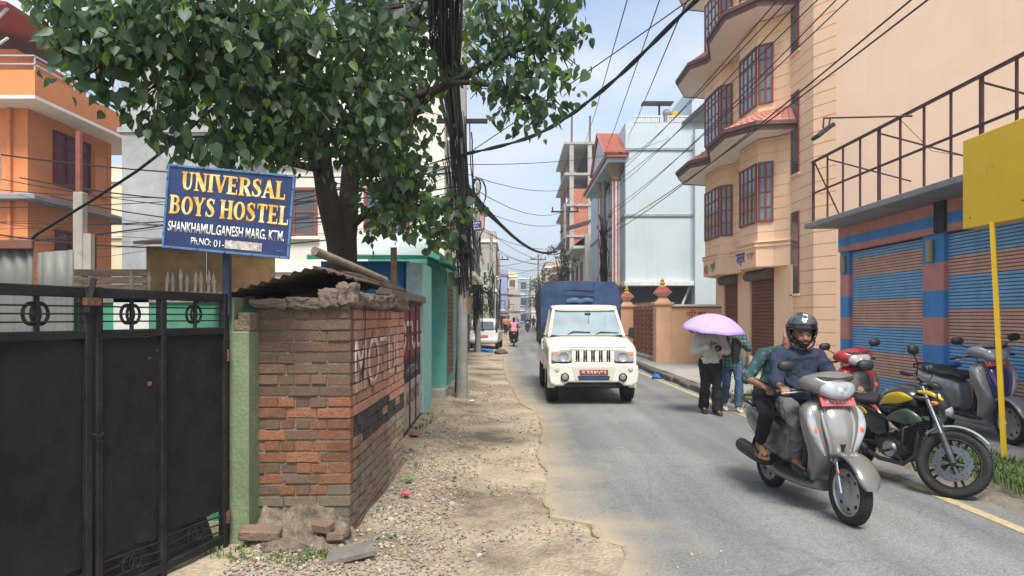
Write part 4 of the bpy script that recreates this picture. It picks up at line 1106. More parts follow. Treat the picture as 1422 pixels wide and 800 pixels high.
def win(parent, pos, w, h, rz, fm=M_FRAME_WH, pm=M_GLASS, nx=2, nz=2, transom=0.0, t=.05, depth=.07, sill=None, grille=None, proud=.05):
    """window standing proud of a wall; local -y is outward. part window > pane (> sill, grille)"""
    T = Tm(pos, rz=rz); mb = MB(); e = .002
    mb.box(-w/2,-w/2+t,-proud,.03,0,h); mb.box(w/2-t,w/2,-proud,.03,0,h)
    mb.box(-w/2+t,w/2-t,-proud+e,.03,0,t); mb.box(-w/2+t,w/2-t,-proud+e,.03,h-t,h)
    for i in range(1,nx): x = -w/2+w*i/nx; mb.box(x-t*.42,x+t*.42,-proud+2*e,.03,t,h-t)
    for k in range(1,nz): z = (h-transom)*k/nz; mb.box(-w/2+t,w/2-t,-proud+3*e,.03,z-t*.3,z+t*.3)
    if transom: mb.box(-w/2+t,w/2-t,-proud+4*e,.03,h-transom-t*.5,h-transom+t*.5)
    f = mb.build('window', fm, parent, fix=False); f.matrix_local = T
    p = MB(); p.box(-w/2+t*.5,w/2-t*.5,-.022,.02,t*.5,h-t*.5); p.build('pane', pm, f, fix=False)
    if sill is not None:
        q = MB(); q.box(-w/2-.06,w/2+.06,-proud-.07,.02,-.09,-.003,.01); q.build('sill', sill, f, fix=False)
    if grille is not None:
        q = MB(); 
        for i in range(1,int(w/.11)): x=-w/2+w*i/int(w/.11); q.box(x-.006,x+.006,-proud-.022,-proud-.01,.02,h-.02)
        q.build('grille', grille, f, fix=False)
    return f
def ribbon(mb, poly, offs, mat_i=0, closed=False):
    """sweep profile [(out, z)] along plan polyline poly = [((x,y),(nx,ny))]"""
    n = len(poly); vs = []
    for (x,y),(nx,ny) in poly:
        for o, z in offs: vs.append((x+nx*o, y+ny*o, z))
    m = len(offs); fs = []
    for i in range(n-1):
        for k in range(m-1): fs.append((i*m+k,(i+1)*m+k,(i+1)*m+k+1,i*m+k+1))
    mb.add(vs, fs, mat_i)
def normals2d(pts, side=1):
    out = []
    for i, p in enumerate(pts):
        a = Vector(pts[max(i-1,0)]); b = Vector(pts[min(i+1,len(pts)-1)])
        d1 = (Vector(p)-a); d2 = (b-Vector(p)); 
        if d1.length < 1e-6: d1 = d2
        if d2.length < 1e-6: d2 = d1
        d1.normalize(); d2.normalize()
        n = Vector((-d1.y-d2.y, d1.x+d2.x))*side; n.normalize()
        out.append((tuple(p), tuple(n)))
    return out
def groove_profile(z0, z1, pitch=.28, g=.02, d=.018):
    offs = []; z = z0
    while z < z1-.01:
        t = min(z+pitch, z1)
        offs += [(0,z),(0,t-g)]
        if t < z1: offs += [(-d,t-g+.004),(-d,t-.004)]
        else: offs += [(0,t)]
        z = t
    return offs
def shutter_mesh(mb, w, z0, z1, pitch, amp, bands=None, gap=None):
    """roller shutter in the xz plane, outward -y; bands = f(z) -> material index"""
    z = z0
    while z < z1-.001:
        t = min(z+pitch, z1); h = t-z
        prof = [(0,0),(-amp,.12*h),(-amp,.72*h),(0,.84*h),(0,h)]
        o = len(mb.v); vs = []
        for y, dz in prof: vs += [(-w/2,y,z+dz),(w/2,y,z+dz)]
        mb.add(vs, [(2*i,2*i+1,2*i+3,2*i+2) for i in range(4)], bands(z) if bands else 0)
        if gap is not None: mb.m[-1] = gap
        z = t

def peach_building():
    b = thing('peach_building', 'tall peach apartment block with bay windows, red tiled eaves and grooved corner', 'building')
    W = [(6.75,17.08),(6.5,17.5),(6.18,17.75),(6.12,18.95),(6.45,19.6),(6.45,20.6),(6.15,20.85),(6.1,22.3),(6.5,22.9),(6.75,23.2)]
    E = [(6.75,16.7),(5.85,16.8),(5.33,17.6),(5.36,19.2),(5.72,20.3),(5.70,20.6),(5.33,21.1),(5.33,22.7),(5.8,23.8),(6.75,24.0)]
    mb = MB()
    # street face near corner A, slanted flank B, rear
    A = [(7.02,15.28),(6.75,15.8),(6.75,17.3)]
    ribbon(mb, normals2d(A,1), groove_profile(.14, 12.6))
    G = mb.build('grooved_corner', M_PEACH, b, fix=False)
    mb = MB()
    Bv = [(7.02,15.28),(13.2,3.4),(22,6),(22,23.2),(6.78,23.2),(6.78,17.0)]
    for i in range(3):
        (x0,y0),(x1,y1) = Bv[i],Bv[i+1]
        mb.quad((x0,y0,-.1),(x1,y1,-.1),(x1,y1,12.6),(x0,y0,12.6))
    mb.quad((6.78,23.2,-.1),(22,23.2,-.1),(22,23.2,12.6),(6.78,23.2,12.6))
    mb.add([(6.78,15.4,12.59),(7.02,15.28,12.59),(13.2,3.4,12.59),(22,6,12.59),(22,23.2,12.59),(6.78,23.2,12.59)],[(0,1,2,3,4,5)])
    mb.build('plain_flank', M_PEACH2, b, fix=False)
    Wn = normals2d(W,1); En = []
    for (ex,ey),(wx,wy) in zip(E,W):
        d = Vector((ex-wx,ey-wy)); d = d.normalized() if d.length > .05 else Vector((-1,0)); En.append(((ex,ey),tuple(d)))
    Wn = [(p, e[1]) for p, e in zip(W,En)]
    for k in range(3):
        z = 3.45 + 2.95*k
        # bay wall, lightly grooved
        mb = MB(); ribbon(mb, Wn, groove_profile(z, z+2.6)); mb.build('bay_wall', M_PEACH, b, fix=False)
        # windows
        def bay_win(p, q, zz, h, nx, label=None):
            p = Vector(p); q = Vector(q); d = (q-p); L_ = d.length; c = (p+q)/2; d.normalize()
            rz = math.atan2(-d.y, -d.x)      # local x runs far -> near so that -y faces the street
            win(b, (c.x, c.y, zz), L_*.93, h, rz, M_FRAME_BR, M_PANE, nx, 3, .38, .05, proud=.045, sill=None)
        bay_win(W[1],W[2],z+.52,1.5,2); bay_win(W[2],W[3],z+.52,1.5,4)
        bay_win(W[5],W[6],z+.52,1.5,2); bay_win(W[6],W[7],z+.52,1.5,4)
        # eave: soffit, brown moulded edge, tiles
        ez = z + 2.62
        mb = MB()
        n = len(E)
        vs = [(x,y,ez) for x,y in E]+[(x+.02,y,ez) for x,y in W]
        mb.add(vs, [(i,i+1,n+i+1,n+i) for i in range(n-1)]); mb.build('soffit', M_CREAM, b, fix=False)
        mb = MB(); ribbon(mb, En, [(-.0,ez-.03),(.02,ez+.05),(.02,ez+.085),(.075,ez+.10),(.075,ez+.19),(-.04,ez+.2)]); mb.build('eave_moulding', M_EAVE, b, fix=False)
        mb = MB()
        for i in range(n-1):
            e0,e1,w0,w1 = Vector((*E[i],ez+.18)),Vector((*E[i+1],ez+.18)),Vector((*W[i],ez+.66)),Vector((*W[i+1],ez+.66))
            cols = max(1,int((e1-e0).length/.17)); rows = 5
            for r in range(rows):
                for c in range(cols):
                    f = lambda u,v: e0.lerp(e1,u).lerp(w0.lerp(w1,u),v)
                    u0,u1,v0,v1 = c/cols,(c+.93)/cols,r/rows,(r+1.12)/rows
                    up = Vector((0,0,.035))
                    a,b_,c_,d_ = f(u0,v0)+up,f(u1,v0)+up,f(u1,min(v1,1)),f(u0,min(v1,1))
                    m0 = f((u0+u1)/2,v0)+up*1.9; m1 = f((u0+u1)/2,min(v1,1))+up*.8
                    mb.add([a,m0,b_,c_,m1,d_,a-up,b_-up],[(0,1,4,5),(1,2,3,4),(0,6,7,2,1)])
        o = mb.build('roof_tiles', M_TILE, b, fix=False); o['kind'] = 'stuff'
        mb = MB(); mb.add([(*E[i],ez+.175) for i in range(n)]+[(*W[i],ez+.62) for i in range(n)],[(i,i+1,n+i+1,n+i) for i in range(n-1)]); mb.build('eave_deck', M_TILE, b, fix=False)
    # sign band over the shops
    mb = MB()
    ribbon(mb, Wn, [(-.5,2.86),(.05,2.86),(.05,3.34),(.09,3.36),(.09,3.40),(.05,3.42),(.12,3.47),(.0,3.5)]); mb.build('sign_band', M_PEACH, b, fix=False)
    # ground floor shutters set back
    mb = MB(); mb.box(6.80,6.95,16.5,23.2,-.1,3.46)
    for a, c in [(16.9,18.05),(19.9,20.95),(22.35,23.2)]: mb.box(6.70,6.90,a,c,-.1,2.86)
    mb.build('shop_wall', M_PEACH, b, fix=False)
    mb = MB(); mb.box(6.62,6.9,16.6,23.25,.0,.22,.01); mb.build('plinth', M_CONC, b)
    sm = smat('brown_shutter', (128,80,66), .85, rough=.6, var=.15, grime=.25, gcol=(.12,.08,.06))
    for a, c in [(18.05,19.9),(20.95,22.35)]:
        mb = MB(); shutter_mesh(mb, c-a-.01, .22, 2.80, .095, .022)
        o = mb.build('roller_shutter', sm, b, fix=False); o.matrix_local = Tm((6.775,(a+c)/2,0), rz=rad(-90))
        mb = MB(); mb.tube([(6.62,a+.05,2.72),(6.62,c-.05,2.72)], .14, 10); mb.build('shutter_drum', mat('drum',(.16,.12,.1),rough=.8,grime=.4), b)
    # tall narrow windows on the near face
    for z, h in [(2.15,1.95),(5.0,1.95),(7.9,1.95)]:
        win(b, (6.742,16.80,z), .46, h, rad(-90), M_FRAME_BR, M_GLASS, 1, 3, 0, .05, proud=.02)
        mb = MB(); mb.box(6.70,6.80,16.52,17.05,z-.06,z-.004,.01); mb.build('sill', M_PEACH, b)
    # lettering on the band
    for word, col, i, s, wd, ht, zc in [('निउ',(.62,.16,.03),6,.82,.42,.30,3.08),('ब्युटी',(.05,.28,.08),6,.36,.42,.34,3.12),('पार्लर',(.015,.06,.33),2,.86,.62,.36,3.10),('९८४१७४',(.6,.12,.07),2,.28,.5,.18,3.16)]:
        p = Vector(W[i]); q = Vector(W[i+1]); d = (q-p).normalized(); c = p.lerp(q, s); nrm = Vector((-abs(d.y), d.x*(1 if d.y>0 else -1)))
        d3 = -Vector((d.x,d.y,0)); up = Vector((0,0,1)); n3 = d3.cross(up)
        M = Matrix((d3,up,n3)).transposed().to_4x4(); M.translation = Vector((c.x,c.y,zc)) + n3*.058
        text('lettering', word, mat('sign_'+word, col, rough=.6), wd, ht, M, b, bold=.025)
    # balcony railing seen on the second floor ledge
    return b
peach_building()

def compound():
    w = thing('compound_wall', 'peach compound wall with red and blue lettering beside the brown gate', 'wall')
    cm = smat('compound_peach', (236,186,144), .9, rough=.9, var=.08, scale=2, grime=.2, gcol=(.42,.27,.17))
    mb = MB(); mb.box(5.12,6.70,22.62,22.8,-.1,1.93); mb.build('wall_face', cm, w)
    mb = MB(); mb.box(5.12,6.70,22.56,22.86,1.93,2.0,.01); mb.build('coping', M_CREAM, w)
    mb = MB(); mb.box(5.12,6.70,22.57,22.62,1.89,1.93); mb.build('coping_drip', M_EAVE, w)
    Mx = lambda x,z: Matrix.Translation((x,22.615,z)) @ Matrix.Rotation(rad(90),4,'X')
    text('lettering', 'निउ ब्यु', mat('red_letter',(.55,.05,.03),rough=.6), .62, .30, Mx(5.9,1.68), w, bold=.02)
    text('lettering', 'पार्लर', mat('blue_letter',(.02,.12,.42),rough=.6), .62, .30, Mx(5.95,1.12), w, bold=.03)
    def pillar(x0,x1,y0,y1,h,label):
        p = thing('gate_pier', label, 'gate pier', ((x0+x1)/2,(y0+y1)/2,0), 0, None)
        hx,hy = (x1-x0)/2,(y1-y0)/2
        mb = MB(); mb.box(-hx,hx,-hy,hy,-.1,h,.01); mb.build('shaft', cm, p)
        mb = MB(); mb.box(-hx-.07,hx+.07,-hy-.07,hy+.07,h,h+.09,.015); mb.frustum((-hx*.9,hx*.9,-hy*.9,hy*.9,h+.09),(-.13,.13,-.13,.13,h+.24)); mb.build('cap', cm, p)
        mb = MB(); mb.frustum((-.08,.08,-.08,.08,h+.24),(-.26,.26,-.26,.26,h+.40)); mb.build('lantern_base', mat('lantern_pane',(.55,.42,.36),rough=.3), p)
        mb = MB(); mb.frustum((-.27,.27,-.27,.27,h+.40),(-.13,.13,-.13,.13,h+.58)); mb.build('lantern_roof', smat('lantern_red',(190,96,78),.9,rough=.6), p)
        mb = MB(); mb.lathe([(.0,h+.58),(.12,h+.585),(.10,h+.62),(.05,h+.65),(.1,h+.70),(.04,h+.76),(.07,h+.80),(.02,h+.86),(0,h+.92)], 12); mb.build('finial', mat('finial_gold',(.62,.42,.04),rough=.4), p, smooth=50)
    pillar(4.62,5.12,22.6,23.1,1.98,'peach gate pier with red lantern, nearer the umbrella')
    pillar(4.32,4.86,28.0,28.5,1.98,'peach gate pier with red lantern, behind the truck mirror')
    g = thing('compound_gate', 'brown steel compound gate with embossed panels and gilt spikes', 'gate', (4.86,25.55,0), rad(-90))
    gm = smat('gate_brown',(150,88,68),.9,rough=.55,var=.15); gd = mat('gate_gilt',(.42,.30,.10),rough=.4)
    mb = MB(); mb.box(-2.44,2.44,-.01,.02,.28,1.98); mb.build('sheet', gm, g)
    for i in range(7):
        x = -2.44+4.88*i/6; mb = MB(); mb.box(x-.05,x+.05,-.05,-.01,.26,2.0); mb.build('stile', gm, g)
    for j in range(10):
        for i in range(6):
            x = -2.44+4.88*(i+.5)/6; z = .36+j*.168
            mb = MB(); mb.frustum((-.3,.3,-.065,.065,0),(-.2,.2,-.03,.03,.035)); o = mb.build('embossed_panel', gm, g); o.matrix_local = Tm((x,-.012,z), rx=rad(90))
    mb = MB()
    for i in range(40):
        x = -2.4+4.8*i/39; mb.tube([(x,0,1.98),(x,0,2.14)], [.012,.002], 5)
    o = mb.build('spike_row', gd, g); o['kind'] = 'stuff'
    mb = MB(); mb.box(4.62,5.4,23.1,28,.1,.25); o = mb.build('gate_threshold', M_CONC); tag(o,'concrete step under the brown compound gate','step')
compound()

def striped_shop():
    s = thing('striped_shop', 'low shop with blue and brown striped roller shutters and painted pillars', 'shop')
    pink = smat('shop_pink',(208,142,132),.95,streak=.3,rough=.8,var=.12,scale=4,grime=.25,gcol=(.2,.12,.1)); blue = smat('shop_blue',(76,144,206),.95,streak=.3,rough=.75,var=.12,scale=4,grime=.25,gcol=(.08,.13,.2))
    brn = smat('shutter_brown',(216,172,150),1.0,streak=.3,rough=.6,var=.15,grime=.3,gcol=(.12,.08,.06)); sbl = smat('shutter_blue',(128,182,222),1.0,streak=.3,rough=.55,var=.15,grime=.3,gcol=(.10,.12,.15))
    x = 6.2
    def pillar(y0,y1):
        z = .1; k = 0; segs = [(.1,.42,1),(.42,.80,0),(.80,1.19,1),(1.19,1.59,0),(1.59,1.98,1),(1.98,2.38,0),(2.38,2.80,1)]
        mb = MB()
        for a,c,m in segs: mb.box(x-.06,x+.2,y0,y1,a,c-.0005,0,m)
        mb.build('pillar', [pink,blue], s, fix=False)
    for a,c in [(12.87,13.2),(10.04,10.55),(6.6,7.1),(3.2,3.8)]: pillar(a,c)
    def band(z):
        zz = z
        for lo, hi, m in [(-1,.55,1),(.55,.98,0),(.98,1.42,1),(1.42,1.88,0),(1.88,2.32,1),(2.32,2.62,0),(2.62,9,1)]:
            if lo <= zz < hi: return m
        return 0
    band2 = lambda z: band(z+.18)
    for a,c,bf in [(10.55,12.87,band),(7.1,10.04,band2),(3.8,6.6,band)]:
        mb = MB(); shutter_mesh(mb, c-a-.01, .16, 2.78, .047, .014, bf, 2)
        o = mb.build('roller_shutter', [brn,sbl,mat('slat_gap',(.085,.075,.07),rough=.9)], s, fix=False); o.matrix_local = Tm((x+.02,(a+c)/2,0), rz=rad(-90))
        mb = MB(); mb.box(x-.03,x+.06,a,c,.10,.16,.005); mb.build('bottom_rail', brn, s)
    mb = MB()
    for a,c,m in [(2.80,2.90,0),(2.90,3.06,1),(3.06,3.24,0)]: mb.box(x-.10,x+.2,3.0,13.2,a,c-.0005,0,m)
    mb.build('fascia', [pink,blue], s, fix=False)
    mb = MB(); mb.box(x-.14,x-.09,9.9,10.15,2.80,3.24); mb.build('fascia_joint', mat('dark_joint',(.05,.045,.05),rough=.8), s)
    mb = MB(); mb.box(x+.2,9.5,3.0,13.2,-.1,3.24); mb.build('body_wall', pink, s)
    rc = mat('roof_concrete', (.27,.27,.265), rough=.85, var=.15, scale=3, grime=.35, gcol=(.10,.10,.10))
    y = 2.8
    while y < 13.2:
        mb = MB(); y1 = min(y+1.1,13.22); mb.box(5.47,9.5,y+.004,y1-.004,3.245,3.335,.008); mb.build('roof_slab', rc, s, fix=False); y = y1
    # wall lamps on pillars
    for y in (13.0,10.3):
        mb = MB(); mb.tube([(x-.10,y,2.40),(x-.10,y,2.72)], .055, 10); mb.box(x-.08,x,y-.03,y+.03,2.5,2.62); mb.build('lamp', smat('lamp_cream',(170,160,120),.9,rough=.4), s, smooth=50)
    # railing frame on the roof
    r = thing('roof_railing', 'thin dark red steel railing frame on the striped shop roof', 'railing')
    rm = smat('rail_maroon',(74,42,42),.9,rough=.6,var=.2,grime=.3)
    rx = 5.56
    mb = MB(); mb.box(rx-.022,rx+.022,2.9,13.06,4.44,4.475); mb.build('top_rail', rm, r)
    mb = MB(); mb.box(rx-.012,rx+.012,2.9,13.06,3.86,3.89); mb.build('mid_rail', rm, r)
    for i in range(17):
        y = 13.02-i*.583; t = .013 if i % 4 else .02
        if y < 3: break
        mb = MB(); mb.box(rx-t,rx+t,y-t,y+t,3.33,4.44); mb.build('post', rm, r, fix=False)
    for i in (0,4,8,12):
        y = 13.02-i*.583-(0.583 if i==0 else 0)
        mb = MB(); mb.tube([(rx,y,4.38),(rx+1.5,y+.05,4.0)], .014, 6); mb.build('brace', rm, r)
    mb = MB(); mb.tube([(rx,12.95,4.42),(rx+.5,12.95,3.36)], .014, 6); mb.build('brace', rm, r)
    mb = MB(); mb.tube([(rx,10.1,4.42),(rx+.5,10.2,4.0),(rx+1.0,10.3,3.95),(rx+1.9,10.5,4.02)], .004, 5); mb.build('loose_wire', M_CHAIN, r)
    # flood lamp on an arm
    f = thing('flood_lamp', 'dark flood lamp on a long thin arm reaching out from the roof railing', 'lamp')
    mb = MB(); mb.tube([(5.58,9.84,4.40),(4.33,9.80,4.36)], .013, 6); mb.tube([(4.33,9.80,4.36),(4.32,9.80,4.22)], .012, 6); mb.tube([(4.42,9.80,4.36),(4.40,9.80,4.26)], .012, 6); mb.build('arm', rm, f)
    mb = MB(); mb.cbox((0,0,0),(.30,.22,.055),.012); o = mb.build('lamp_head', mat('lamp_black',(.02,.022,.024),rough=.5), f); o.location=(4.32,9.80,4.17); o.rotation_euler=(0,rad(-38),0)
    # yellow board on a leaning pole
    p = thing('yellow_sign', 'blank yellow box sign on a slim leaning yellow pole', 'sign')
    ym = smat('sign_yellow',(252,198,44),1.0,rough=.5,var=.05,scale=2,grime=.14,gcol=(.35,.24,.05),gscale=5)
    mb = MB(); mb.box(5.0,5.16,5.2,7.83,2.57,3.55,.006); mb.build('board', ym, p)
    mb = MB(); mb.tube([(5.06,7.25,.10),(5.01,7.36,2.58)], .032, 4); mb.build('pole', ym, p)
    mb = MB()
    for (y,z,sx) in [(7.70,2.68,.02),(6.85,2.78,.05),(6.9,2.74,.04)]: mb.cbox((4.998,y,z),(.004,sx,.012))
    mb.build('scuff', mat('scuff',(.2,.14,.04)), p)['kind'] = 'stuff'
striped_shop()

def mint_building():
    b = thing('mint_building', 'pale mint green block with red and white columned front and rooftop railing', 'building')
    mint = smat('mint_paint',(198,212,218),.86,streak=.22,rough=.85,var=.05,scale=.8,bump=.1,bscale=12,grime=.16,gcol=(.38,.44,.43),gscale=.7)
    red = smat('trim_red',(176,104,94),.9,rough=.75,var=.12); white = mat('trim_white',(.66,.66,.64),rough=.7,grime=.15)
    gold = mat('capital_gold',(.26,.19,.09),rough=.55,var=.3,scale=9)
    mb = MB(); mb.box(5.15,8.2,32,46,3.2,10.0); mb.build('side_wall', mint, b)
    mb = MB(); mb.box(8.2,14,31.6,46,-.1,10.0); mb.build('rear_wing', mint, b)
    mb = MB(); mb.box(8.202,14,32.2,46,10.0,12.2); mb.build('stair_tower', mint, b)
    dark = smat('basement_blue',(52,66,86),.8,rough=.9)
    mb = MB(); mb.box(5.3,8.2,33,46,-.1,3.0); mb.build('recess', dark, b)
    mb = MB(); mb.box(5.05,8.2,31.7,46,3.0,3.2,.01); mb.build('slab', white, b)
    for z in (6.2,9.2):
        mb = MB(); mb.box(5.08,8.2,31.94,46,z-.05,z+.05); mb.build('ledge', smat('ledge_grey',(150,160,160),.9), b)
    mb = MB(); mb.box(5.15,8.2,32.02,46,10.0,10.42); mb.build('parapet', mint, b)
    for a,c in [(5.5,6.8),(7.05,8.1)]:
        mb = MB(); mb.box(a,c,31.98,32.08,10.66,10.72); mb.build('rail', white, b)
        n = 12
        for i in range(n): mb = MB(); xx = a+(c-a)*(i+.5)/n; mb.box(xx-.03,xx+.03,32.0,32.06,10.42,10.66); mb.build('baluster', white, b, fix=False)
    # chain link in the open storey
    mb = MB()
    for i in range(34):
        xx = 5.2+i*.12; mb.tube([(xx,32.3,2.98),(xx-.9,32.3,2.1)], .008, 4, caps=False); mb.tube([(xx-.9,32.3,2.98),(xx,32.3,2.1)], .008, 4, caps=False)
    o = mb.build('chain_link', mat('wire_grey',(.2,.2,.2),rough=.5), b, fix=False); o['kind'] = 'stuff'
    mb = MB(); mb.tube([(8.1,32.1,3.0),(7.6,32.1,1.8)], .06, 6); mb.build('strut', white, b)
    # front: projecting columned porch with gabled red roof
    for (y,xx) in [(32.7,4.80),(37.3,4.76)]:
        mb = MB(); 
        for i in range(12):
            t = 2*math.pi*i/12; mb.tube([(xx+.14*math.cos(t),y+.14*math.sin(t),.2),(xx+.14*math.cos(t),y+.14*math.sin(t),7.9)], .055, 6, i%2, caps=False)
        mb.build('column', [red,white], b, smooth=60, fix=False)
        mb = MB(); mb.lathe([(.18,7.85),(.24,7.95),(.22,8.05),(.30,8.3),(.38,8.55),(.40,8.62),(.0,8.64)], 12, 0, Tm((xx,y,0))); mb.build('capital', gold, b, smooth=40)
        mb = MB(); mb.lathe([(.3,2.9),(.3,3.1),(.22,3.2)], 12, 0, Tm((xx,y,0))); mb.build('column_ring', gold, b)
    mb = MB(); mb.box(4.35,5.15,32.05,42,8.64,8.82,.01); mb.build('porch_soffit', mint, b)
    mb = MB(); mb.box(4.25,5.2,31.85,42.4,8.82,8.98,.02); mb.build('porch_cornice', red, b)
    mb = MB(); 
    # pitched tile roof, ridge along x
    mb.add([(4.2,31.8,8.98),(4.2,34.6,10.55),(4.2,37.4,8.98),(5.3,31.8,8.98),(5.3,34.6,10.55),(5.3,37.4,8.98)],[(0,3,4,1),(1,4,5,2),(3,5,4)]); mb.build('roof', M_TILE, b)
    mb = MB()
    for r in range(14):
        for c in range(12):
            y0 = 31.8+2.8*r/14; z0 = 8.98+1.57*r/14; x0 = 4.2+1.1*c/12
            mb.cbox((x0+.046,y0+.10,z0+.085),(.078,.2,.05),0,0)
    o = mb.build('roof_tiles', M_TILE, b, fix=False); o['kind']='stuff'
    mb = MB(); mb.add([(4.24,32,9.0),(4.24,34.6,10.4),(4.24,37.2,9.0)],[(0,1,2)]); mb.build('gable_wall', mint, b)
    mb = MB(); mb.tube([(4.2,31.8,8.98),(4.2,34.6,10.57),(4.2,37.4,8.98)], .08, 4); mb.build('bargeboard', red, b)
    for k, z in enumerate((3.9,6.9)):
        for y in (34.9,39.6):
            f = win(b, (5.12,y,z), 2.2, 1.7, rad(-90), M_FRAME_WH, M_GLASS, 3, 2, .4, .07, proud=.08)
            mb = MB(); mb.box(4.9,5.14,y-1.3,y+1.3,z-.22,z-.05); mb.build('sill', red, b)
            mb = MB(); mb.box(4.95,5.14,y-1.3,y+1.3,z+1.74,z+1.9); mb.build('lintel', red, b)
    # rooftop: people-high clutter, pot and small canopy
    t = thing('roof_clutter', 'small table canopy with flower pots on the mint roof', 'roof canopy', (6.9,32.6,10.0))
    mb = MB(); mb.box(-.9,.5,-.3,.3,1.42,1.48); mb.tube([(-.1,0,0),(-.1,0,1.42)], .05, 6); mb.build('canopy', mat('dark_awning',(.06,.06,.07),rough=.8), t)
    mb = MB(); mb.ball((.25,0,1.0),.2,8,6); mb.tube([(.25,0,.4),(.25,0,.9)],[.12,.16],8); mb.build('pot', mat('pot_mixed',(.3,.26,.24),rough=.8), t)
    mb = MB(); mb.ball((.62,0,.85),(.2,.2,.26),8,6); mb.build('flower', smat('yellow_flower',(220,170,40),.8), t)
    d = thing('roof_tarp', 'dark triangular tarpaulin over a blue drum beside the stair tower', 'tarpaulin', (8.6,31.8,10.0))
    mb = MB(); mb.add([(-.9,0,.4),(.9,0,.4),(.6,0,1.75),(-.9,1,.4),(.9,1,.4),(.6,1,1.75)],[(0,1,2),(3,5,4),(0,2,5,3)]); mb.build('sheet', mat('tarp_dark',(.05,.055,.06),rough=.7), d)
    mb = MB(); mb.tube([(.85,-.1,.5),(.85,-.1,1.5)], .33, 12); mb.build('drum', smat('drum_blue',(70,120,150),.8), d)
mint_building()

def brick_tower():
    b = thing('unfinished_tower', 'unfinished red brick apartment tower with bare concrete frame', 'building')
    br = mat('tower_brick',(.42,.15,.09),rough=.95,var=.2,scale=3,grime=.3,gcol=(.3,.2,.15)); co = mat('tower_concrete',(.36,.34,.31),rough=.95,var=.2,scale=1.5,grime=.3,gcol=(.15,.14,.12))
    X0,X1,Y0,Y1 = 5.1,9.6,62,74
    H = 2.72
    for k in range(6):
        z = k*H+.65
        mb = MB(); mb.box(X0-.5 if k>0 else X0,X1,Y0-.05,Y1,z+H-.2,z+H); mb.build('slab', co, b)
        for x in (X0+.15,X0+1.75,X0+3.4,X1-.2):
            for y in (Y0+.2,Y1-.3): mb = MB(); mb.box(x-.18,x+.18,y-.18,y+.18,z,z+H-.2); mb.build('column', co, b, fix=False)
        if 1:
            for a,c in [(X0+.33,X0+1.57),(X0+1.93,X0+3.22),(X0+3.58,X1-.4)]:
                mb = MB(); hh = H-.2 if k < 4 else (1.35 if k == 4 or a > X0+1.8 else .02)
                if k in (1,3) and a > X0+3.4: 
                    mb.box(a,c,Y0+.1,Y0+.3,z,z+.9); mb.box(a,a+.3,Y0+.1,Y0+.3,z+.9,z+H-.2); mb.box(c-.3,c,Y0+.1,Y0+.3,z+.9,z+H-.2); mb.box(a+.3,c-.3,Y0+.1,Y0+.3,z+2.1,z+H-.2)
                else: mb.box(a,c,Y0+.1,Y0+.3,z,z+hh)
                mb.build('brick_infill', br, b, fix=False)
            mb = MB(); mb.box(X0+.1,X0+.25,Y0+.4,Y1-.5,z,z+(H-.2 if k < 4 else .9)); mb.build('brick_infill', br, b, fix=False)
            for y in (Y0+3,Y0+7.5):
                win(b,(X0+.1,y,z+1.0),1.6,1.3,rad(-90),M_FRAME_BR,M_GLASS,2,1,0,.1)
    mb = MB(); mb.box(X0+1.6,X1,Y0+1,Y1-1,.2,6*H+.6); mb.build('dark_core', mat('dark_inside',(.05,.045,.04),rough=1), b)
    mb = MB()
    for x in (X0+.1,X0+.2,X0+1.7,X0+1.8): mb.tube([(x,Y0+.2,6*H+.6),(x+.03,Y0+.2,6*H+3)], .04, 4)
    mb.build('rebar', M_RUST, b)['kind'] = 'stuff'
    # metal awning on the street side
    mb = MB(); mb.add([(4.0,56,8.6),(6.4,56,9.3),(6.4,59,9.3),(4.0,59,8.6)],[(0,1,2,3)]); o = mb.build('awning_sheet', mat('awning',(.08,.075,.075),rough=.8)); 
    s = o.modifiers.new('solidify','SOLIDIFY'); s.thickness=.08; tag(o,'dark corrugated awning sticking out before the brick tower','awning')
    h = thing('white_house', 'small white house with balcony between the mint block and brick tower', 'building')
    mb = MB(); mb.box(5.0,12,48,60,-.1,7.2); mb.build('wall', smat('offwhite',(214,206,194),.85,rough=.9,grime=.25,gcol=(.3,.28,.25)), h)
    mb = MB(); mb.box(4.2,5.0,48.5,59.5,6.3,6.5); mb.add([(4.2,48.5,6.5),(5.0,48.5,7.1),(5,59.5,7.1),(4.2,59.5,6.5)],[(0,1,2,3)]); mb.build('balcony_roof', mat('sheet_white',(.55,.54,.5),rough=.7,grime=.3), h)
    for z in (1.0,4.0):
        for y in (50.5,54,57.5): win(h,(4.98,y,z),1.4,1.5,rad(-90),M_FRAME_BR,M_GLASS,2,2,0,.09)
brick_tower()
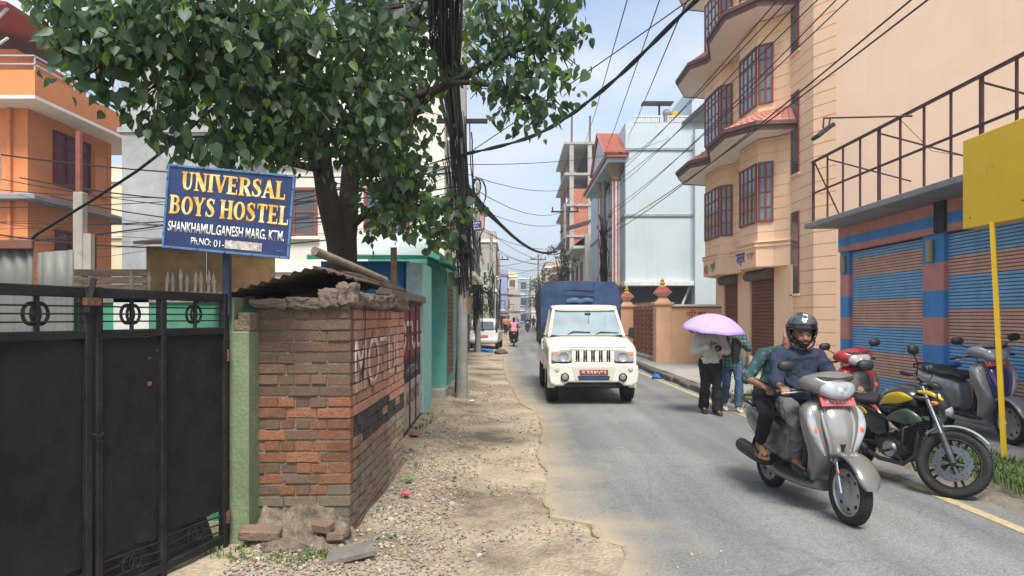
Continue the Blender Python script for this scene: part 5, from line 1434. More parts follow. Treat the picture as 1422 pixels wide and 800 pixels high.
# ================================================================ LEFT SHOPS, FAR STREET
def town_house(name, label, x0, x1, y0, y1, h, col, side, floors=3, trim=None, fm=M_FRAME_BR, roof=None, seed=1, shops=True, balc=True, face=True, group=None):
    """side = +1: street face looks to +x (left row); -1: looks to -x (right row); 0 only the face towards the camera"""
    rr = random.Random(seed)
    b = thing(name, label, 'building', (0,0,0), 0, group)
    wm = smat('wall_%d_%d_%d' % col, col, .9, streak=.35, rough=.9, var=.1, scale=.8, bump=.1, grime=.3, gcol=tuple(c*.45 for c in srgb(*col)), gscale=.9)
    tm = trim or M_CREAM
    mb = MB(); mb.box(x0,x1,y0,y1,-.2,h); mb.build('wall', wm, b)
    fh = h/floors
    for k in range(1, floors+1):
        mb = MB(); o = .12 if k == floors else .08
        mb.box(x0-(o if side<0 else .03),x1+(o if side>0 else .03),y0-.1,y1+.02,k*fh-.12,k*fh+.06); mb.build('slab_band', tm, b)
    xs = x1 if side > 0 else x0
    if side:
        n = max(1,int((y1-y0)/3.0))
        for k in range(floors):
            for i in range(n):
                yc = y0+(y1-y0)*(i+.5)/n; z = k*fh
                rz = rad(90) if side > 0 else rad(-90)
                if k == 0 and shops:
                    mb = MB(); shutter_mesh(mb, (y1-y0)/n*.78, .1, fh*.8, .16, .03); c = rr.choice([(110,70,58),(64,96,120),(120,118,110),(58,90,76)])
                    o = mb.build('roller_shutter', smat('sh_%d_%d_%d'%c, c, .85, rough=.6, grime=.3), b, fix=False); o.matrix_local = Tm((xs+side*.03,yc,0), rz=rz)
                else: win(b,(xs+side*.01,yc,z+fh*.3),min(1.5,(y1-y0)/n*.55),fh*.46,rz,fm,M_GLASS,2,2,0,.08,proud=.07,sill=tm)
            if balc and k > 0 and rr.random() < .75:
                a = y0+(y1-y0)*rr.uniform(.05,.35); c = a+(y1-y0)*rr.uniform(.35,.6); q = xs+side*.75
                mb = MB(); mb.box(xs,q,a,c,k*fh-.1,k*fh+.04); mb.build('balcony_floor', tm, b)
                mb = MB(); mb.box(q-.03,q+.03,a,c,k*fh+.85,k*fh+.92)
                for j in range(int((c-a)/.25)): yy = a+j*.25; mb.box(q-.015,q+.015,yy,yy+.03,k*fh+.04,k*fh+.85)
                mb.box(xs,q,a,a+.05,k*fh+.85,k*fh+.92)
                mb.build('balcony_rail', rr.choice([M_FRAME_WH, M_FRAME_BR, M_ZINC]), b, fix=False)
    if face:
        w = x1-x0; n = max(1,min(4,int(w/2.4)))
        for k in range(floors):
            for i in range(n):
                xc = (x1-1.6-i*2.6) if side > 0 else (x0+1.6+i*2.6)
                if side == 0: xc = x0+w*(i+.5)/n
                if x0+.7 < xc < x1-.7 or side == 0: win(b,(xc,y0-.01,k*fh+fh*.3),min(1.3,w*.5),fh*.46,0,fm,M_GLASS,2,2,0,.08,proud=.06,sill=tm)
    # parapet and roof things
    mb = MB(); mb.box(x0,x1,y0,y0+.12,h+.06,h+.7); mb.box((x1-.12) if side>0 else x0,(x1) if side>0 else x0+.12,y0+.12,y1,h+.06,h+.7); mb.build('parapet', wm, b)
    if roof == 'tank':
        mb = MB(); cx,cy = (x0+x1)/2,(y0+y1)/2; mb.lathe([(0,h+1.0),(.55,h+1.0),(.6,h+1.1),(.6,h+1.9),(.45,h+2.1),(.2,h+2.15),(0,h+2.15)],14,0,Tm((xs-side*1.4,y0+1.4,0)))
        mb.box(xs-side*1.4-.5,xs-side*1.4+.5,y0+.9,y0+1.9,h,h+1.0); mb.build('water_tank', mat('tank_black',(.02,.02,.022),rough=.5), b, smooth=40)
    if roof == 'hut':
        c = rr.choice([(196,120,60),(170,180,176),(186,150,130)])
        mb = MB(); mb.box(x0+.3,x1-.3-(.6 if side>0 else 0),y0+1,y0+3.5,h,h+2.2); mb.build('roof_room', smat('hut_%d_%d_%d'%c,c,.88,rough=.9,grime=.3), b)
        mb = MB(); mb.box(x0+.1,x1-.1-(.6 if side>0 else 0),y0+.8,y0+3.7,h+2.2,h+2.3); mb.build('roof_sheet', M_ZINC, b)
    return b
def left_row():
    # painted gate next to the brick wall
    g = thing('painted_gate', 'sheet metal gate painted red, black and white with lettering', 'gate', (-1.40,7.66,0), rad(91.2))
    red = smat('gate_red',(128,52,62),.9,rough=.7,var=.2,grime=.35,gcol=(.16,.09,.08)); blk = mat('gate_black',(.028,.028,.034),rough=.7,var=.3,grime=.4,gcol=(.12,.1,.09)); wht = smat('gate_white',(186,176,166),.85,rough=.8,var=.2,grime=.5,gcol=(.3,.14,.11),gscale=6)
    for i in range(5):
        a = .02+i*.72; mb = MB()
        mb.box(a,a+.705,-.012,.012,1.03,1.78,0,0); mb.box(a,a+.705,-.012,.012,.70,1.0295,0,1); mb.box(a,a+.705,-.012,.012,.06,.6995,0,2)
        mb.build('sheet', [red,blk,wht], g, fix=False)
        mb = MB(); mb.box(a-.012,a+.012,-.03,-.012,.05,1.79); mb.build('stile', mat('gate_maroon',(.10,.03,.03),rough=.7,grime=.4), g, fix=False)
    for z in (.05,1.36,1.79): mb = MB(); mb.box(0,3.64,-.028,-.013,z-.02,z+.02); mb.build('rail', mat('gate_maroon',(.10,.03,.03)), g, fix=False)
    Mx = lambda x,z: Matrix.Translation((x,-.0145,z)) @ Matrix.Rotation(rad(90),4,'X')
    text('lettering','MOTUL', worn_paint('gate_letter',(.68,.62,.58),wear=.40,scale=9), 3.0, .42, Mx(2.0,1.34), g, bold=.02)
    text('lettering','MOTOR OIL', worn_paint('gate_letter2',(.55,.53,.5),wear=.45,scale=9), 1.2, .12, Mx(2.6,.86), g)
    text('lettering','AUTO PARTS', worn_paint('gate_letter3',(.10,.12,.11),wear=.45,scale=9), 1.5, .2, Mx(2.6,.48), g, bold=.02)
    mb = MB(); mb.box(-.02,3.66,-.10,.08,1.82,1.92,.01); mb.build('lintel', M_CONC_D, g)
    # blue shop with pale sheet roof
    s = thing('blue_shop', 'small blue shop with pale sheet roof and weathered pale column', 'shop')
    blu = smat('shop_wall_blue',(30,98,150),.9,rough=.85,var=.18,scale=2,grime=.3,gcol=(.12,.17,.22)); pal = smat('column_pale',(168,184,186),.85,rough=.9,var=.2,scale=4,bump=.3,grime=.6,gcol=(.12,.12,.105),gscale=3)
    teal = smat('teal_edge',(150,206,194),.9,rough=.8,var=.12,grime=.25,gcol=(.2,.25,.22))
    mb = MB(); mb.box(-3.1,-1.69,11.44,16.5,-.1,2.5); mb.build('wall', blu, s)
    for i in range(2):
        mb = MB(); mb.box(-1.75-(i+1)*.62,-1.75-i*.62-.01,11.415,11.44,1.2,2.5); mb.build('panel', blu, s)
    mb = MB(); mb.box(-1.70,-1.445,11.36,11.75,-.1,2.47); mb.build('column', pal, s)
    mb = MB(); mb.box(-1.445,-1.425,11.362,12.5,-.05,2.46); mb.build('edge_board', teal, s)
    mb = MB(); mb.add([(-3.2,11.0,2.585),(-1.32,11.0,2.56),(-1.40,13.8,3.22),(-3.2,13.8,3.25)],[(0,1,2,3)]); o = mb.build('roof_sheet', smat('pale_sheet',(196,212,204),.85,rough=.6,var=.1,scale=3,grime=.3,gcol=(.3,.32,.28)), s, fix=False); so=o.modifiers.new('solidify','SOLIDIFY'); so.thickness=.03
    mb = MB(); mb.box(-3.2,-1.33,11.0,11.04,2.50,2.56); mb.build('gutter', smat('gutter_green',(40,130,100),.8), s)
    tl = smat('teal_paint',(112,186,168),.9,streak=.4,rough=.8,var=.12,scale=3,grime=.3,gcol=(.10,.2,.16))
    t = thing('teal_stall', 'teal painted shop front with green awning beside the utility pole', 'shop')
    mb = MB(); mb.box(-1.60,-1.30,13.9,14.2,-.1,2.5); mb.build('pier', tl, t)
    mb = MB(); mb.box(-2.9,-1.45,14.2,19.8,-.1,2.9); mb.build('wall', tl, t)
    mb = MB(); mb.box(-1.62,-1.28,13.5,14.3,-.1,.22,.02); mb.build('plinth', M_CONC, t)
    mb = MB(); shutter_mesh(mb,2.6,.3,2.3,.10,.022); o = mb.build('roller_shutter', smat('stall_shutter',(132,96,78),.85,rough=.6,grime=.3), t, fix=False); o.matrix_local = Tm((-1.43,15.7,0), rz=rad(90))
    mb = MB(); mb.add([(-1.7,12.4,2.75),(-1.05,12.5,2.52),(-1.05,15.5,2.5),(-1.7,15.5,2.85)],[(0,1,2,3)]); o=mb.build('awning', smat('awning_green',(20,120,84),.85,rough=.6), t, fix=False); so=o.modifiers.new('solidify','SOLIDIFY'); so.thickness=.02
    mb = MB(); mb.box(-1.26,-1.02,13.95,14.1,2.2,2.48,.01); o=mb.build('meter_box', smat('meter_cream',(190,196,170),.85,rough=.5)); tag(o,'cream electric meter box fixed beside the teal pier','meter box')
    mb = MB(); mb.box(-1.12,-.92,13.72,13.80,2.36,2.64,.01); o=mb.build('meter_box', smat('meter_white',(205,205,198),.85,rough=.5)); tag(o,'white junction box strapped to the utility pole','meter box')
    mb = MB(); mb.tube([(-1.12,13.9,.1),(-1.02,13.95,2.2)], .018, 6); o = mb.build('steel_rod', M_BLACK); tag(o,'thin dark rod leaning against the teal shop front','rod')
    mb = MB(); mb.cbox((0,0,0),(.42,.04,.26),.01); o = mb.build('wall_sign', smat('sign_purple',(66,54,120),.85,rough=.5)); o.location=(-1.0,18.3,3.95); o.rotation_euler=(0,rad(-4),0); tag(o,'purple hanging sign with white lettering above the cables','sign')
    for i,(w,ht,dz,tx) in enumerate([(.30,.06,.07,'१ आवासीय'),(.22,.055,0,'होस्टेल'),(.33,.045,-.075,'९८५१०२४')]):
        text('lettering', tx, mat('sign_white2',(.72,.7,.68)), w, ht, Matrix.Translation((.02,-.0215,dz)) @ Matrix.Rotation(rad(90),4,'X'), o, bold=.02)
    mb = MB(); mb.tube([(-1.9,18.32,4.1),(-.8,18.32,4.06)], .015, 6); mb.build('bracket', M_CHAIN, o); bpy.data.objects['bracket'].location = (1.0,-18.3,-3.95)
    # houses down the left side
    town_house('white_house','tall white house standing behind the leafy tree',-7.2,-1.9,19.8,26,8.9,(226,222,210),1,3,roof='tank',seed=2)
    town_house('pink_house','narrow pink house with brown awning down the left side',-8,-2.0,26.2,33,6.2,(206,150,132),1,2,roof=None,seed=3)
    town_house('grey_house','grey cement house with white balconies behind the white car',-8,-2.2,41,48,6.9,(166,166,158),1,2,roof='hut',seed=4)
    town_house('orange_top_house','grey house topped by an orange room at the street bend',-8,-1.15,50,57,7.0,(178,174,164),1,2,roof='hut',seed=5)
    town_house('pale_pink_house','pale pink house with overhanging balconies far down on the left',-8,-1.7,57.5,66,6.4,(214,180,168),1,2,seed=6)
    town_house('blue_white_house','blue and white painted house with brick red balcony far down the street',-7,-.55,84,94,6.6,(150,166,200),1,3,trim=smat('redband',(178,130,112),.85),fm=M_FRAME_WH,seed=7)
    town_house('brown_house','low brown brick house at the left of the far junction',-7,-1.45,68,82,4.6,(150,106,86),1,2,seed=8)
    town_house('beige_block','beige block closing the far end of the street',-.9,1.0,118,126,8.4,(216,204,176),0,3,roof=None,seed=9)
    town_house('sky_blue_block','sky blue block closing the far end of the street',1.05,2.9,121,130,8.2,(150,184,208),0,3,seed=10)
    town_house('cream_block','cream block with grey balconies right of the sky blue block',3.0,5.2,110,120,7.2,(206,196,178),-1,3,seed=11)
    town_house('white_low_block','low white block in front of the beige block',-3.2,1.2,104,112,4.8,(190,184,176),0,2,trim=smat('redband2',(150,96,80),.85),seed=12)
    town_house('far_grey_house','grey house beyond the low brown house',-9,-2.4,96,103,9.2,(172,176,176),1,3,seed=13)
    town_house('red_shop_house','house with red shop fronts on the right beyond the brick tower',4.4,10,76,86,6.3,(176,120,104),-1,2,seed=14)
    town_house('tan_house','tan house with balconies on the right by the far trees',4.2,10,88,100,7.8,(196,170,140),-1,3,seed=15)
    # dark brick boundary by the car
    w = thing('green_stall', 'pale green low stall wall beside the white car', 'wall')
    mb = MB(); mb.box(-3.5,-2.05,28.5,29.0,-.1,2.2); mb.box(-2.3,-2.05,29.0,33.4,-.1,1.9); mb.build('wall_face', smat('stall_green',(132,162,116),.85,rough=.9,grime=.3), w)
    mb = MB(); mb.add([(-2.25,28.2,3.0),(-1.55,28.3,2.3),(-1.75,28.35,1.7),(-2.3,28.3,1.6)],[(0,1,2,3)]); o=mb.build('hanging_cloth', smat('cloth_peach',(214,170,130),.85,rough=.9)); so=o.modifiers.new('solidify','SOLIDIFY'); so.thickness=.02; tag(o,'peach coloured cloth hanging by the green stall','cloth')
    # hills
    vs=[]; fs=[]; n=60
    for j in range(8):
        for i in range(n+1):
            x=-900+1800*i/n; y=1000+j*60; h=(1-((j-4)/4)**2)*(38+18*noise.noise(Vector((x*.004,0,3)))+14*noise.noise(Vector((x*.012,y*.01,1))))
            vs.append((x,y,max(-1,h)))
    for j in range(7):
        for i in range(n): fs.append((j*(n+1)+i,j*(n+1)+i+1,(j+1)*(n+1)+i+1,(j+1)*(n+1)+i))
    mb=MB(); mb.add(vs,fs); mb.build('hills', mat('hill_forest',(.07,.10,.06),rough=1,scale=.02,var=.3,bump=0), smooth=180, kind='structure')
left_row()

def orange_house():
    b = thing('orange_house', 'orange three storey house with maroon windows and roof terrace', 'building')
    om = smat('orange_paint',(232,146,90),.9,rough=.85,var=.07,scale=1.2,grime=.08,gcol=(.36,.18,.10),gscale=1.3)
    gr = smat('slab_grey',(140,146,152),.85,rough=.85,var=.1); cr = M_CREAM
    mr = smat('maroon_frame',(112,40,48),.9,rough=.6)
    mb = MB(); mb.box(-24,-15.1,22.0,26.6,-.1,8.1); mb.build('wall', om, b)
    mb = MB(); mb.box(-24,-14.55,21.5,27.2,5.2,5.33,.01); mb.add([(-24,21.5,5.33),(-14.55,21.5,5.33),(-15.1,22,5.48),(-24,22,5.48)],[(0,1,2,3)]); mb.add([(-14.55,21.5,5.33),(-14.55,27.2,5.33),(-15.1,26.6,5.48),(-15.1,22,5.48)],[(0,1,2,3)]); mb.build('floor_slab', gr, b)
    mb = MB(); mb.box(-24,-14.2,21.0,28.4,8.1,8.2); mb.build('balcony_soffit', cr, b)
    mb = MB(); mb.box(-24,-14.2,21.0,21.15,8.2,8.95); mb.box(-14.35,-14.2,21.15,28.4,8.2,8.95); mb.build('balcony_parapet', om, b)
    mb = MB(); mb.box(-24,-16.3,23.2,27,8.2,10.4); mb.build('top_room', om, b)
    sl = mat('steel_rail',(.55,.55,.55),rough=.3,metal=.7)
    for z in (9.15,9.4):
        mb = MB(); mb.box(-14.3,-14.26,21.05,28.4,z-.02,z+.02); mb.box(-24,-14.3,21.05,21.09,z-.02,z+.02); mb.build('rail', sl, b)
    for y in (21.1,23,25,27): mb = MB(); mb.box(-14.3,-14.26,y,y+.04,8.95,9.4); mb.build('rail_post', sl, b)
    # red sheet roof top left
    mb = MB(); mb.add([(-26,20.8,12.3),(-14.9,20.8,10.9),(-14.9,27,10.9),(-26,27,12.3)],[(0,1,2,3)]); o = mb.build('roof_sheet', smat('roof_red',(150,58,46),.85,rough=.6,grime=.2), b, fix=False); so=o.modifiers.new('solidify','SOLIDIFY'); so.thickness=.12
    mb = MB()
    for y in (21,24,26.8): mb.tube([(-15.0,y,10.8),(-15.8,y,10.0)], .05, 6)
    mb.tube([(-15.0,21,9.9),(-16.3,21,9.0)], .04, 6); mb.build('roof_strut', M_FRAME_WH, b)
    win(b,(-15.09,24.2,6.0),2.0,1.75,rad(90),mr,smat('curtain_red',(116,46,54),.8,rough=.35,var=.3,scale=3),3,1,.45,.09,proud=.08,grille=mr)
    win(b,(-15.09,25.9,6.0),.9,1.6,rad(90),om,om,1,1,0,.08,proud=.07)
    win(b,(-15.09,24.4,3.2),2.2,1.3,rad(90),mr,M_GLASS,3,1,.4,.09,proud=.08,grille=mr)
    mb = MB(); mb.tube([(-15.6,21.9,8.1),(-15.6,21.9,.2)], .06, 8); mb.build('drain_pipe', smat('pipe_orange',(224,140,90),.9), b)
    mb = MB(); mb.box(-17.1,-16.2,22.9,23.05,8.2,9.2); mb.build('terrace_clutter', smat('maroon_cloth',(110,50,60),.8), b)
    p = thing('concrete_pole', 'short weathered concrete pole before the orange house', 'pole')
    mb = MB(); mb.box(-6.85,-6.70,11.0,11.15,0,3.55,.01); mb.box(-6.73,-6.58,11.02,11.13,0,2.9); mb.build('shaft', mat('pole_concrete',(.36,.34,.29),rough=.95,var=.25,scale=5,bump=.5,grime=.5), p)
    mb = MB(); mb.tube([(-6.78,11.05,3.5),(-6.78,11.05,4.5)], .05, 8); mb.build('iron_stub', M_FRAME_BR, p)
    # cement block and cream house between
    gm = mat('cement_wall',(.36,.37,.36),rough=.95,var=.22,scale=1.1,bump=.3,bscale=9,grime=.6,gcol=(.19,.2,.2),gscale=1.0)
    c = thing('cement_building', 'blank grey cement building wall behind the hostel sign', 'building')
    mb = MB(); mb.box(-9.95,-6.9,18,28,-.1,9.9); mb.build('wall', gm, c)
    mb = MB(); mb.box(-10.05,-6.85,17.95,28,6.3,6.42); mb.build('band', gm, c)
    mb = MB(); mb.box(-8.6,-8.3,17.96,18,6.9,7.8); mb.build('patch', M_CONC, c)
    town_house('cream_house','cream house far behind between orange house and cement wall',-22,-17,36,46,8.6,(232,222,186),1,3,roof='tank',seed=22)
    town_house('beige_back_house','white house beyond the blue shop seen through the leaves',-6.6,-2.6,28,36,8.9,(228,226,220),0,3,seed=23)
    # parked-out jumble: low brick wall between
    w = thing('rear_wall', 'low brown wall below the orange house', 'wall')
    mb = MB(); mb.box(-14,-5,15.5,15.8,-.1,2.3); mb.build('wall_face', mat('brown_wall',(.14,.10,.075),rough=.95,var=.3,scale=3,grime=.4), w)
    # red cloth strip at the far left edge
    mb = MB(); vs=[]; n=14
    for i in range(n+1):
        z=4.2-1.85*i/n
        for j,x in enumerate((-4.15,-3.95,-3.62)): vs.append((x+.02*math.sin(i*.7+j),5.6+.05*math.sin(i*.9+j*2),z))
    mb.add(vs,[(i*3+j,i*3+j+1,(i+1)*3+j+1,(i+1)*3+j) for i in range(n) for j in range(2)])
    m = mat('flower_cloth',(.70,.62,.60),rough=.9,var=.2,grime=.9,gcol=(.35,.05,.10),gscale=14)
    o = mb.build('hanging_cloth', m, fix=False, smooth=180); so=o.modifiers.new('solidify','SOLIDIFY'); so.thickness=.006; o.location=(-.46,-.0,.0)
    tag(o,'red and white patterned cloth hanging at the top left edge','cloth')
orange_house()

# ---- poles and cables
def catenary(a, b, sag, n=14, wob=0, seed=0):
    a = Vector(a); b = Vector(b); out = []
    for i in range(n+1):
        t = i/n; p = a.lerp(b,t); p.z -= sag*4*t*(1-t)
        if wob: p += wob*noise.noise_vector(Vector((t*4,seed,0)))
        out.append(p)
    return out
def cable(a, b, sag, r, label, group=None, n=14, wob=0, seed=0, mids=None):
    mb = MB(); mb.tube(mids or catenary(a,b,sag,n,wob,seed), r, 5, caps=False)
    o = mb.build('cable', M_CHAIN, fix=False, smooth=60); tag(o, label, 'cable', group); return o
ORD=['first','second','third','fourth','fifth','sixth','seventh','eighth']
def poles():
    rr = random.Random(9)
    pm = mat('pole_grey',(.30,.29,.265),rough=.9,var=.2,scale=3,bump=.25,grime=.45,gcol=(.13,.12,.10))
    p = thing('utility_pole', 'round concrete utility pole on the left smothered in black cables', 'pole', (-.98,13.85,0))
    mb = MB(); mb.lathe([(0,-.2),(.115,-.2),(.11,1),(.085,8.6),(0,8.6)],16); mb.build('shaft', pm, p, smooth=40)
    mb = MB(); mb.box(-.5,.5,-.04,.04,5.4,5.48); mb.build('crossarm', M_CHAIN, p)
    # down-hanging tangle on the pole, each strand its own part
    for i in range(46):
        a = rr.uniform(0,6.28); r0 = rr.uniform(.1,.3); z0 = rr.uniform(4.6,5.6); z1 = rr.uniform(1.9,3.7)
        pts = [(r0*math.cos(a)*(1-.4*t)+.05*noise.noise(Vector((t*3,i,0))) + (-.10+.18*t), -.12-.25*abs(math.sin(a))*r0+.05*noise.noise(Vector((t*3,i,5))), z0+(z1-z0)*t) for t in [k/9 for k in range(10)]]
        mb = MB(); mb.tube(pts, rr.uniform(.006,.014), 5, caps=False); mb.build('cable_strand', M_CHAIN, p, fix=False)
    for i in range(12):
        c = Vector((rr.uniform(-.1,.35),-.15+rr.uniform(-.1,.1),rr.uniform(2.2,4.2))); R_ = rr.uniform(.12,.24)
        for k in range(2):
            pts = [c+Vector((R_*math.cos(t)*(.55+.05*k),.04*math.sin(t*2+k),R_*1.2*math.sin(t)+.02*k)) for t in [j*.45 for j in range(15)]]
            mb = MB(); mb.tube(pts, .009, 5, caps=False); mb.build('cable_coil', M_CHAIN, p, fix=False)
    # fat bundle along the street, above the shoulder
    b = thing('cable_bundle', 'thick bundle of black cables running overhead to the utility pole', 'cable bundle')
    path = [(-1.10,13.75,5.15),(-1.02,12,5.02),(-.92,10,4.98),(-.80,8.4,4.94),(-.70,7.35,4.9),(-.56,5.6,4.92),(-.40,3,5.05),(-.2,-1,5.4)]
    for i in range(64):
        a = rr.uniform(0,6.28); r0 = .19*math.sqrt(rr.random()); dx, dz = r0*math.cos(a)*.95, r0*math.sin(a)*1.1
        pts = []
        for k,(x,y,z) in enumerate(path):
            s = .75 + .1*k if k < 4 else 1.0
            pts.append((x+dx*s+.03*noise.noise(Vector((k*.9,i,0))), y, z+dz*s+.05*noise.noise(Vector((k*.8,i,7)))))
        mb = MB(); mb.tube(pts, rr.choice([.007,.009,.009,.012,.016]), 5, caps=False); mb.build('cable_strand', rr.choice([M_CHAIN,M_CHAIN,mat('wire_faded',(.04,.04,.045),rough=.6)]), b, fix=False)
    # onward bundle to the next pole and across to the right
    b2 = thing('cable_bundle', 'sagging bundle of cables from the utility pole down the left side', 'cable bundle')
    for i in range(26):
        pts = catenary((-1.0+rr.uniform(-.15,.15),13.9,rr.uniform(2.6,4.6)),(-1.5+rr.uniform(-.3,.3),31,rr.uniform(3.2,4.7)),rr.uniform(.2,1.0),12)
        mb = MB(); mb.tube(pts, rr.uniform(.008,.02), 4, caps=False); mb.build('cable_strand', M_CHAIN, b2, fix=False)
    def small_pole(x, y, h, label, arm=True, strands=10):
        q = thing('utility_pole', label, 'pole', (x,y,0))
        mb = MB(); mb.lathe([(0,-.2),(.13,-.2),(.09,h),(0,h)],10); mb.build('shaft', pm, q, smooth=40)
        if arm: mb = MB(); mb.box(-.9,.9,-.05,.05,h-.6,h-.5); mb.tube([(-.8,0,h-.5),(-.8,0,h-.25)],.05,6); mb.tube([(.8,0,h-.5),(.8,0,h-.25)],.05,6); mb.tube([(0.3,0,h-.5),(.3,0,h-.25)],.05,6); mb.build('crossarm', M_CHAIN, q)
        for i in range(strands):
            mb = MB(); z0=rr.uniform(h*.5,h*.75); mb.tube([(rr.uniform(-.3,.3),rr.uniform(-.2,.0),z0),(rr.uniform(-.25,.25),-.2,z0-1),(rr.uniform(-.2,.2),-.1,rr.uniform(.8,2.5))], rr.uniform(.015,.035), 5, caps=False); mb.build('cable_strand', M_CHAIN, q, fix=False)
    small_pole(-1.5,31,7.5,'utility pole with cable tangle behind the white car',False,16)
    small_pole(-1.35,46,7.0,'utility pole with cable tangle beyond the white car',False,16)
    small_pole(-1.2,66,7.5,'far utility pole on the left of the street',True,10)
    small_pole(3.45,46,9.0,'utility pole with crossarm before the unfinished tower',True,8)
    small_pole(4.75,36.5,9.2,'dark cable laden pole against the columned porch',False,14)
    small_pole(2.9,78,8.5,'far utility pole on the right of the street',True,8)
    # cables
    g1 = 'cables sweeping from the upper right down to the porch pole'
    for i,(u0,z1) in enumerate([(1288,6.0),(1265,5.7),(1178,6.9),(1161,6.6),(1135,8.2),(1112,7.9),(1095,8.8),(1080,8.5)]):
        a = at(u0, 0, 9.0); e = Vector((4.75+rr.uniform(-.1,.1),36.5,z1)); d = (a-e).normalized()
        start = a + d*12
        pts = [e.lerp(a,t/12) - Vector((0,0,.5*4*(t/12)*(1-t/12)*.5)) for t in range(13)] + [start]
        cable(None,None,0,.009 if i>1 else .014,'thin black cable before the peach building, %s from the right at the photo top'%ORD[i],g1,mids=pts)
    g2 = 'thin wires rising steeply across the sky'
    for k,(u0,v0,u1,v1) in enumerate([(871,0,812,200),(916,0,834,227),(937,40,867,200)]):
        a = at(u0,v0,12); e = at(u1,v1,40); d=(a-e).normalized()
        cable(None,None,0,.011,'thin dark wire rising steeply across the open sky, %s from the left'%ORD[k],g2,mids=[e-d*4+Vector((0,0,-.8)),e,(a+e)/2-Vector((0,0,.15)),a,a+d*14])
    # heavy twisted cable
    for s in (0,1):
        key = [(-1.0,13.8,4.76),(.35,11.5,4.55),(1.25,9.7,4.72),(2.1,8.0,5.2),(3.2,6.2,5.9),(4.6,4,7.0)]
        P = []
        for i in range(len(key)-1):
            for k in range(8):
                t=k/8; a=Vector(key[max(i-1,0)]);b_=Vector(key[i]);c=Vector(key[i+1]);d=Vector(key[min(i+2,len(key)-1)])
                q=.5*((2*b_)+(-a+c)*t+(2*a-5*b_+4*c-d)*t*t+(-a+3*b_-3*c+d)*t**3); ph=(i*8+k)*1.1+s*math.pi
                P.append(q+Vector((0,.018*math.cos(ph),.018*math.sin(ph))))
        cable(None,None,0,.02,['one strand of the heavy twisted black cable arching right from the pole','second strand of the heavy twisted black cable arching right from the pole'][s],None,mids=P)
    cable((-1.0,13.8,4.7),(6.0,4.5,7.2),.1,.009,'thin wire running straight beside the heavy twisted cable')
    for s in range(3): cable((-.95,13.9,4.25-.1*s),(3.45,46,6.7-.4*s),1.15-.25*s,[.05,.03,.02][s],['thick sagging cable from the left pole across to the crossarm pole','medium sagging cable just under the thick one across the street','thinnest of the sagging cables crossing to the crossarm pole'][s])
    g3='thin wires strung across the far street'
    for i in range(9): cable((-1.4,30+i*3.5,5.0+rr.uniform(-.5,1.2)),(3.45+rr.uniform(-.2,.6),46+i*2,5.0+rr.uniform(-1,3)),.5,.014,'thin wire strung across the far street',g3)
    g4='wires fanning from the pole to the left behind the tree'
    for i in range(18): cable((-1.0,13.8,rr.uniform(3.4,5.0)),(-10,rr.uniform(12,16),rr.uniform(2.2,4.6)),rr.uniform(.1,.6),rr.choice([.005,.006,.008,.014]),'wire fanning left from the utility pole behind the tree',g4)
    g5='thin wires in front of the orange house'
    for i in range(9): cable((-9.5,15,2.3+i*.17+rr.uniform(-.05,.05)),(-26,17,2.5+i*.28),.3,.005,'thin wire strung low before the orange house',g5)
    o = cable(None,None,0,.013,'thick black cable slanting from the zinc fence up into the tree',None,mids=[at(30,345,6.2),at(52,325,6.2),at(130,277,6.1),at(190,238,6.0),at(245,196,6.0),at(330,120,6.3)])
    g6='faint wires sagging across the sky by the pole'
    for (a,c,s) in [((-1,13.9,4.45),(6.5,40,11.5),1.3),((-1,13.9,4.3),(5.5,40,11.0),1.9),((-1,13.9,4.6),(6.7,30,9.2),.3)]: cable(a,c,s,.008,'faint wire sagging across the sky from the pole',g6)
poles()

# ---- far trees
def far_tree(x, y, h, r, label, seed, n=900, col=(.045,.085,.03), airy=False, name='street_tree'):
    rr = random.Random(seed); t = thing(name, label, 'tree', (x,y,0))
    m = mat('leaf_%d'%seed, col, rough=.6, var=.35, scale=3, bump=0, sat_var=.25)
    mb = MB(); tp=[(0,0,-.1),(.1*r,0,h*.35),(-.05*r,.1,h*.6),(.1,0,h*.9)]; mb.tube(tp,[.14,.11,.08,.03],7)
    cl=[]
    for i in range(9 if not airy else 12):
        a=rr.uniform(0,6.28); q=Vector((r*.7*math.cos(a)*rr.random(),r*.7*math.sin(a)*rr.random(),h*rr.uniform(.45,.95))); cl.append(q)
        mb.tube([(0,0,h*rr.uniform(.25,.5)),tuple(q*.6+Vector((0,0,h*.2))),tuple(q)],[.05,.035,.015],5)
    mb.build('trunk', M_BARK, t, smooth=60, fix=False)
    f=MB()
    for i in range(n):
        q=rr.choice(cl); rad_=r*(.42 if not airy else .3); p=q+Vector((rr.gauss(0,1),rr.gauss(0,1),rr.gauss(0,.8)))*rad_*.55
        s=rr.uniform(.09,.17)*(1 if h>3 else .7); M=Matrix.Translation(p)@Matrix.Rotation(rr.uniform(0,6.28),4,'Z')@Matrix.Rotation(rr.uniform(-1.2,1.2),4,'X')
        f.add([(-s*.5,0,0),(0,-s*.15,s*.12),(s*.5,0,0),(0,s,0)],[(0,1,3),(1,2,3)],0,M)
    f.build('crown', m, t, fix=False)['kind']='stuff'
far_tree(-2.0,38.5,3.9,1.5,'bushy green tree overhanging the white car',31,1500,(.05,.10,.03))
far_tree(2.75,80,6.0,2.0,'bushy green tree left of the truck canvas, down the road',32,1800,(.05,.10,.03))
far_tree(3.1,43,6.4,1.4,'airy tree with thin branches above the truck canvas',33,800,(.06,.10,.04),True)
far_tree(-1.9,72,4.0,1.6,'small green tree far down the left side',34,600)
far_tree(-1.5,88,3.8,1.6,'small green tree by the far junction',35,500)
far_tree(3.6,92,4.5,1.8,'small green tree on the right of the far junction',36,600)
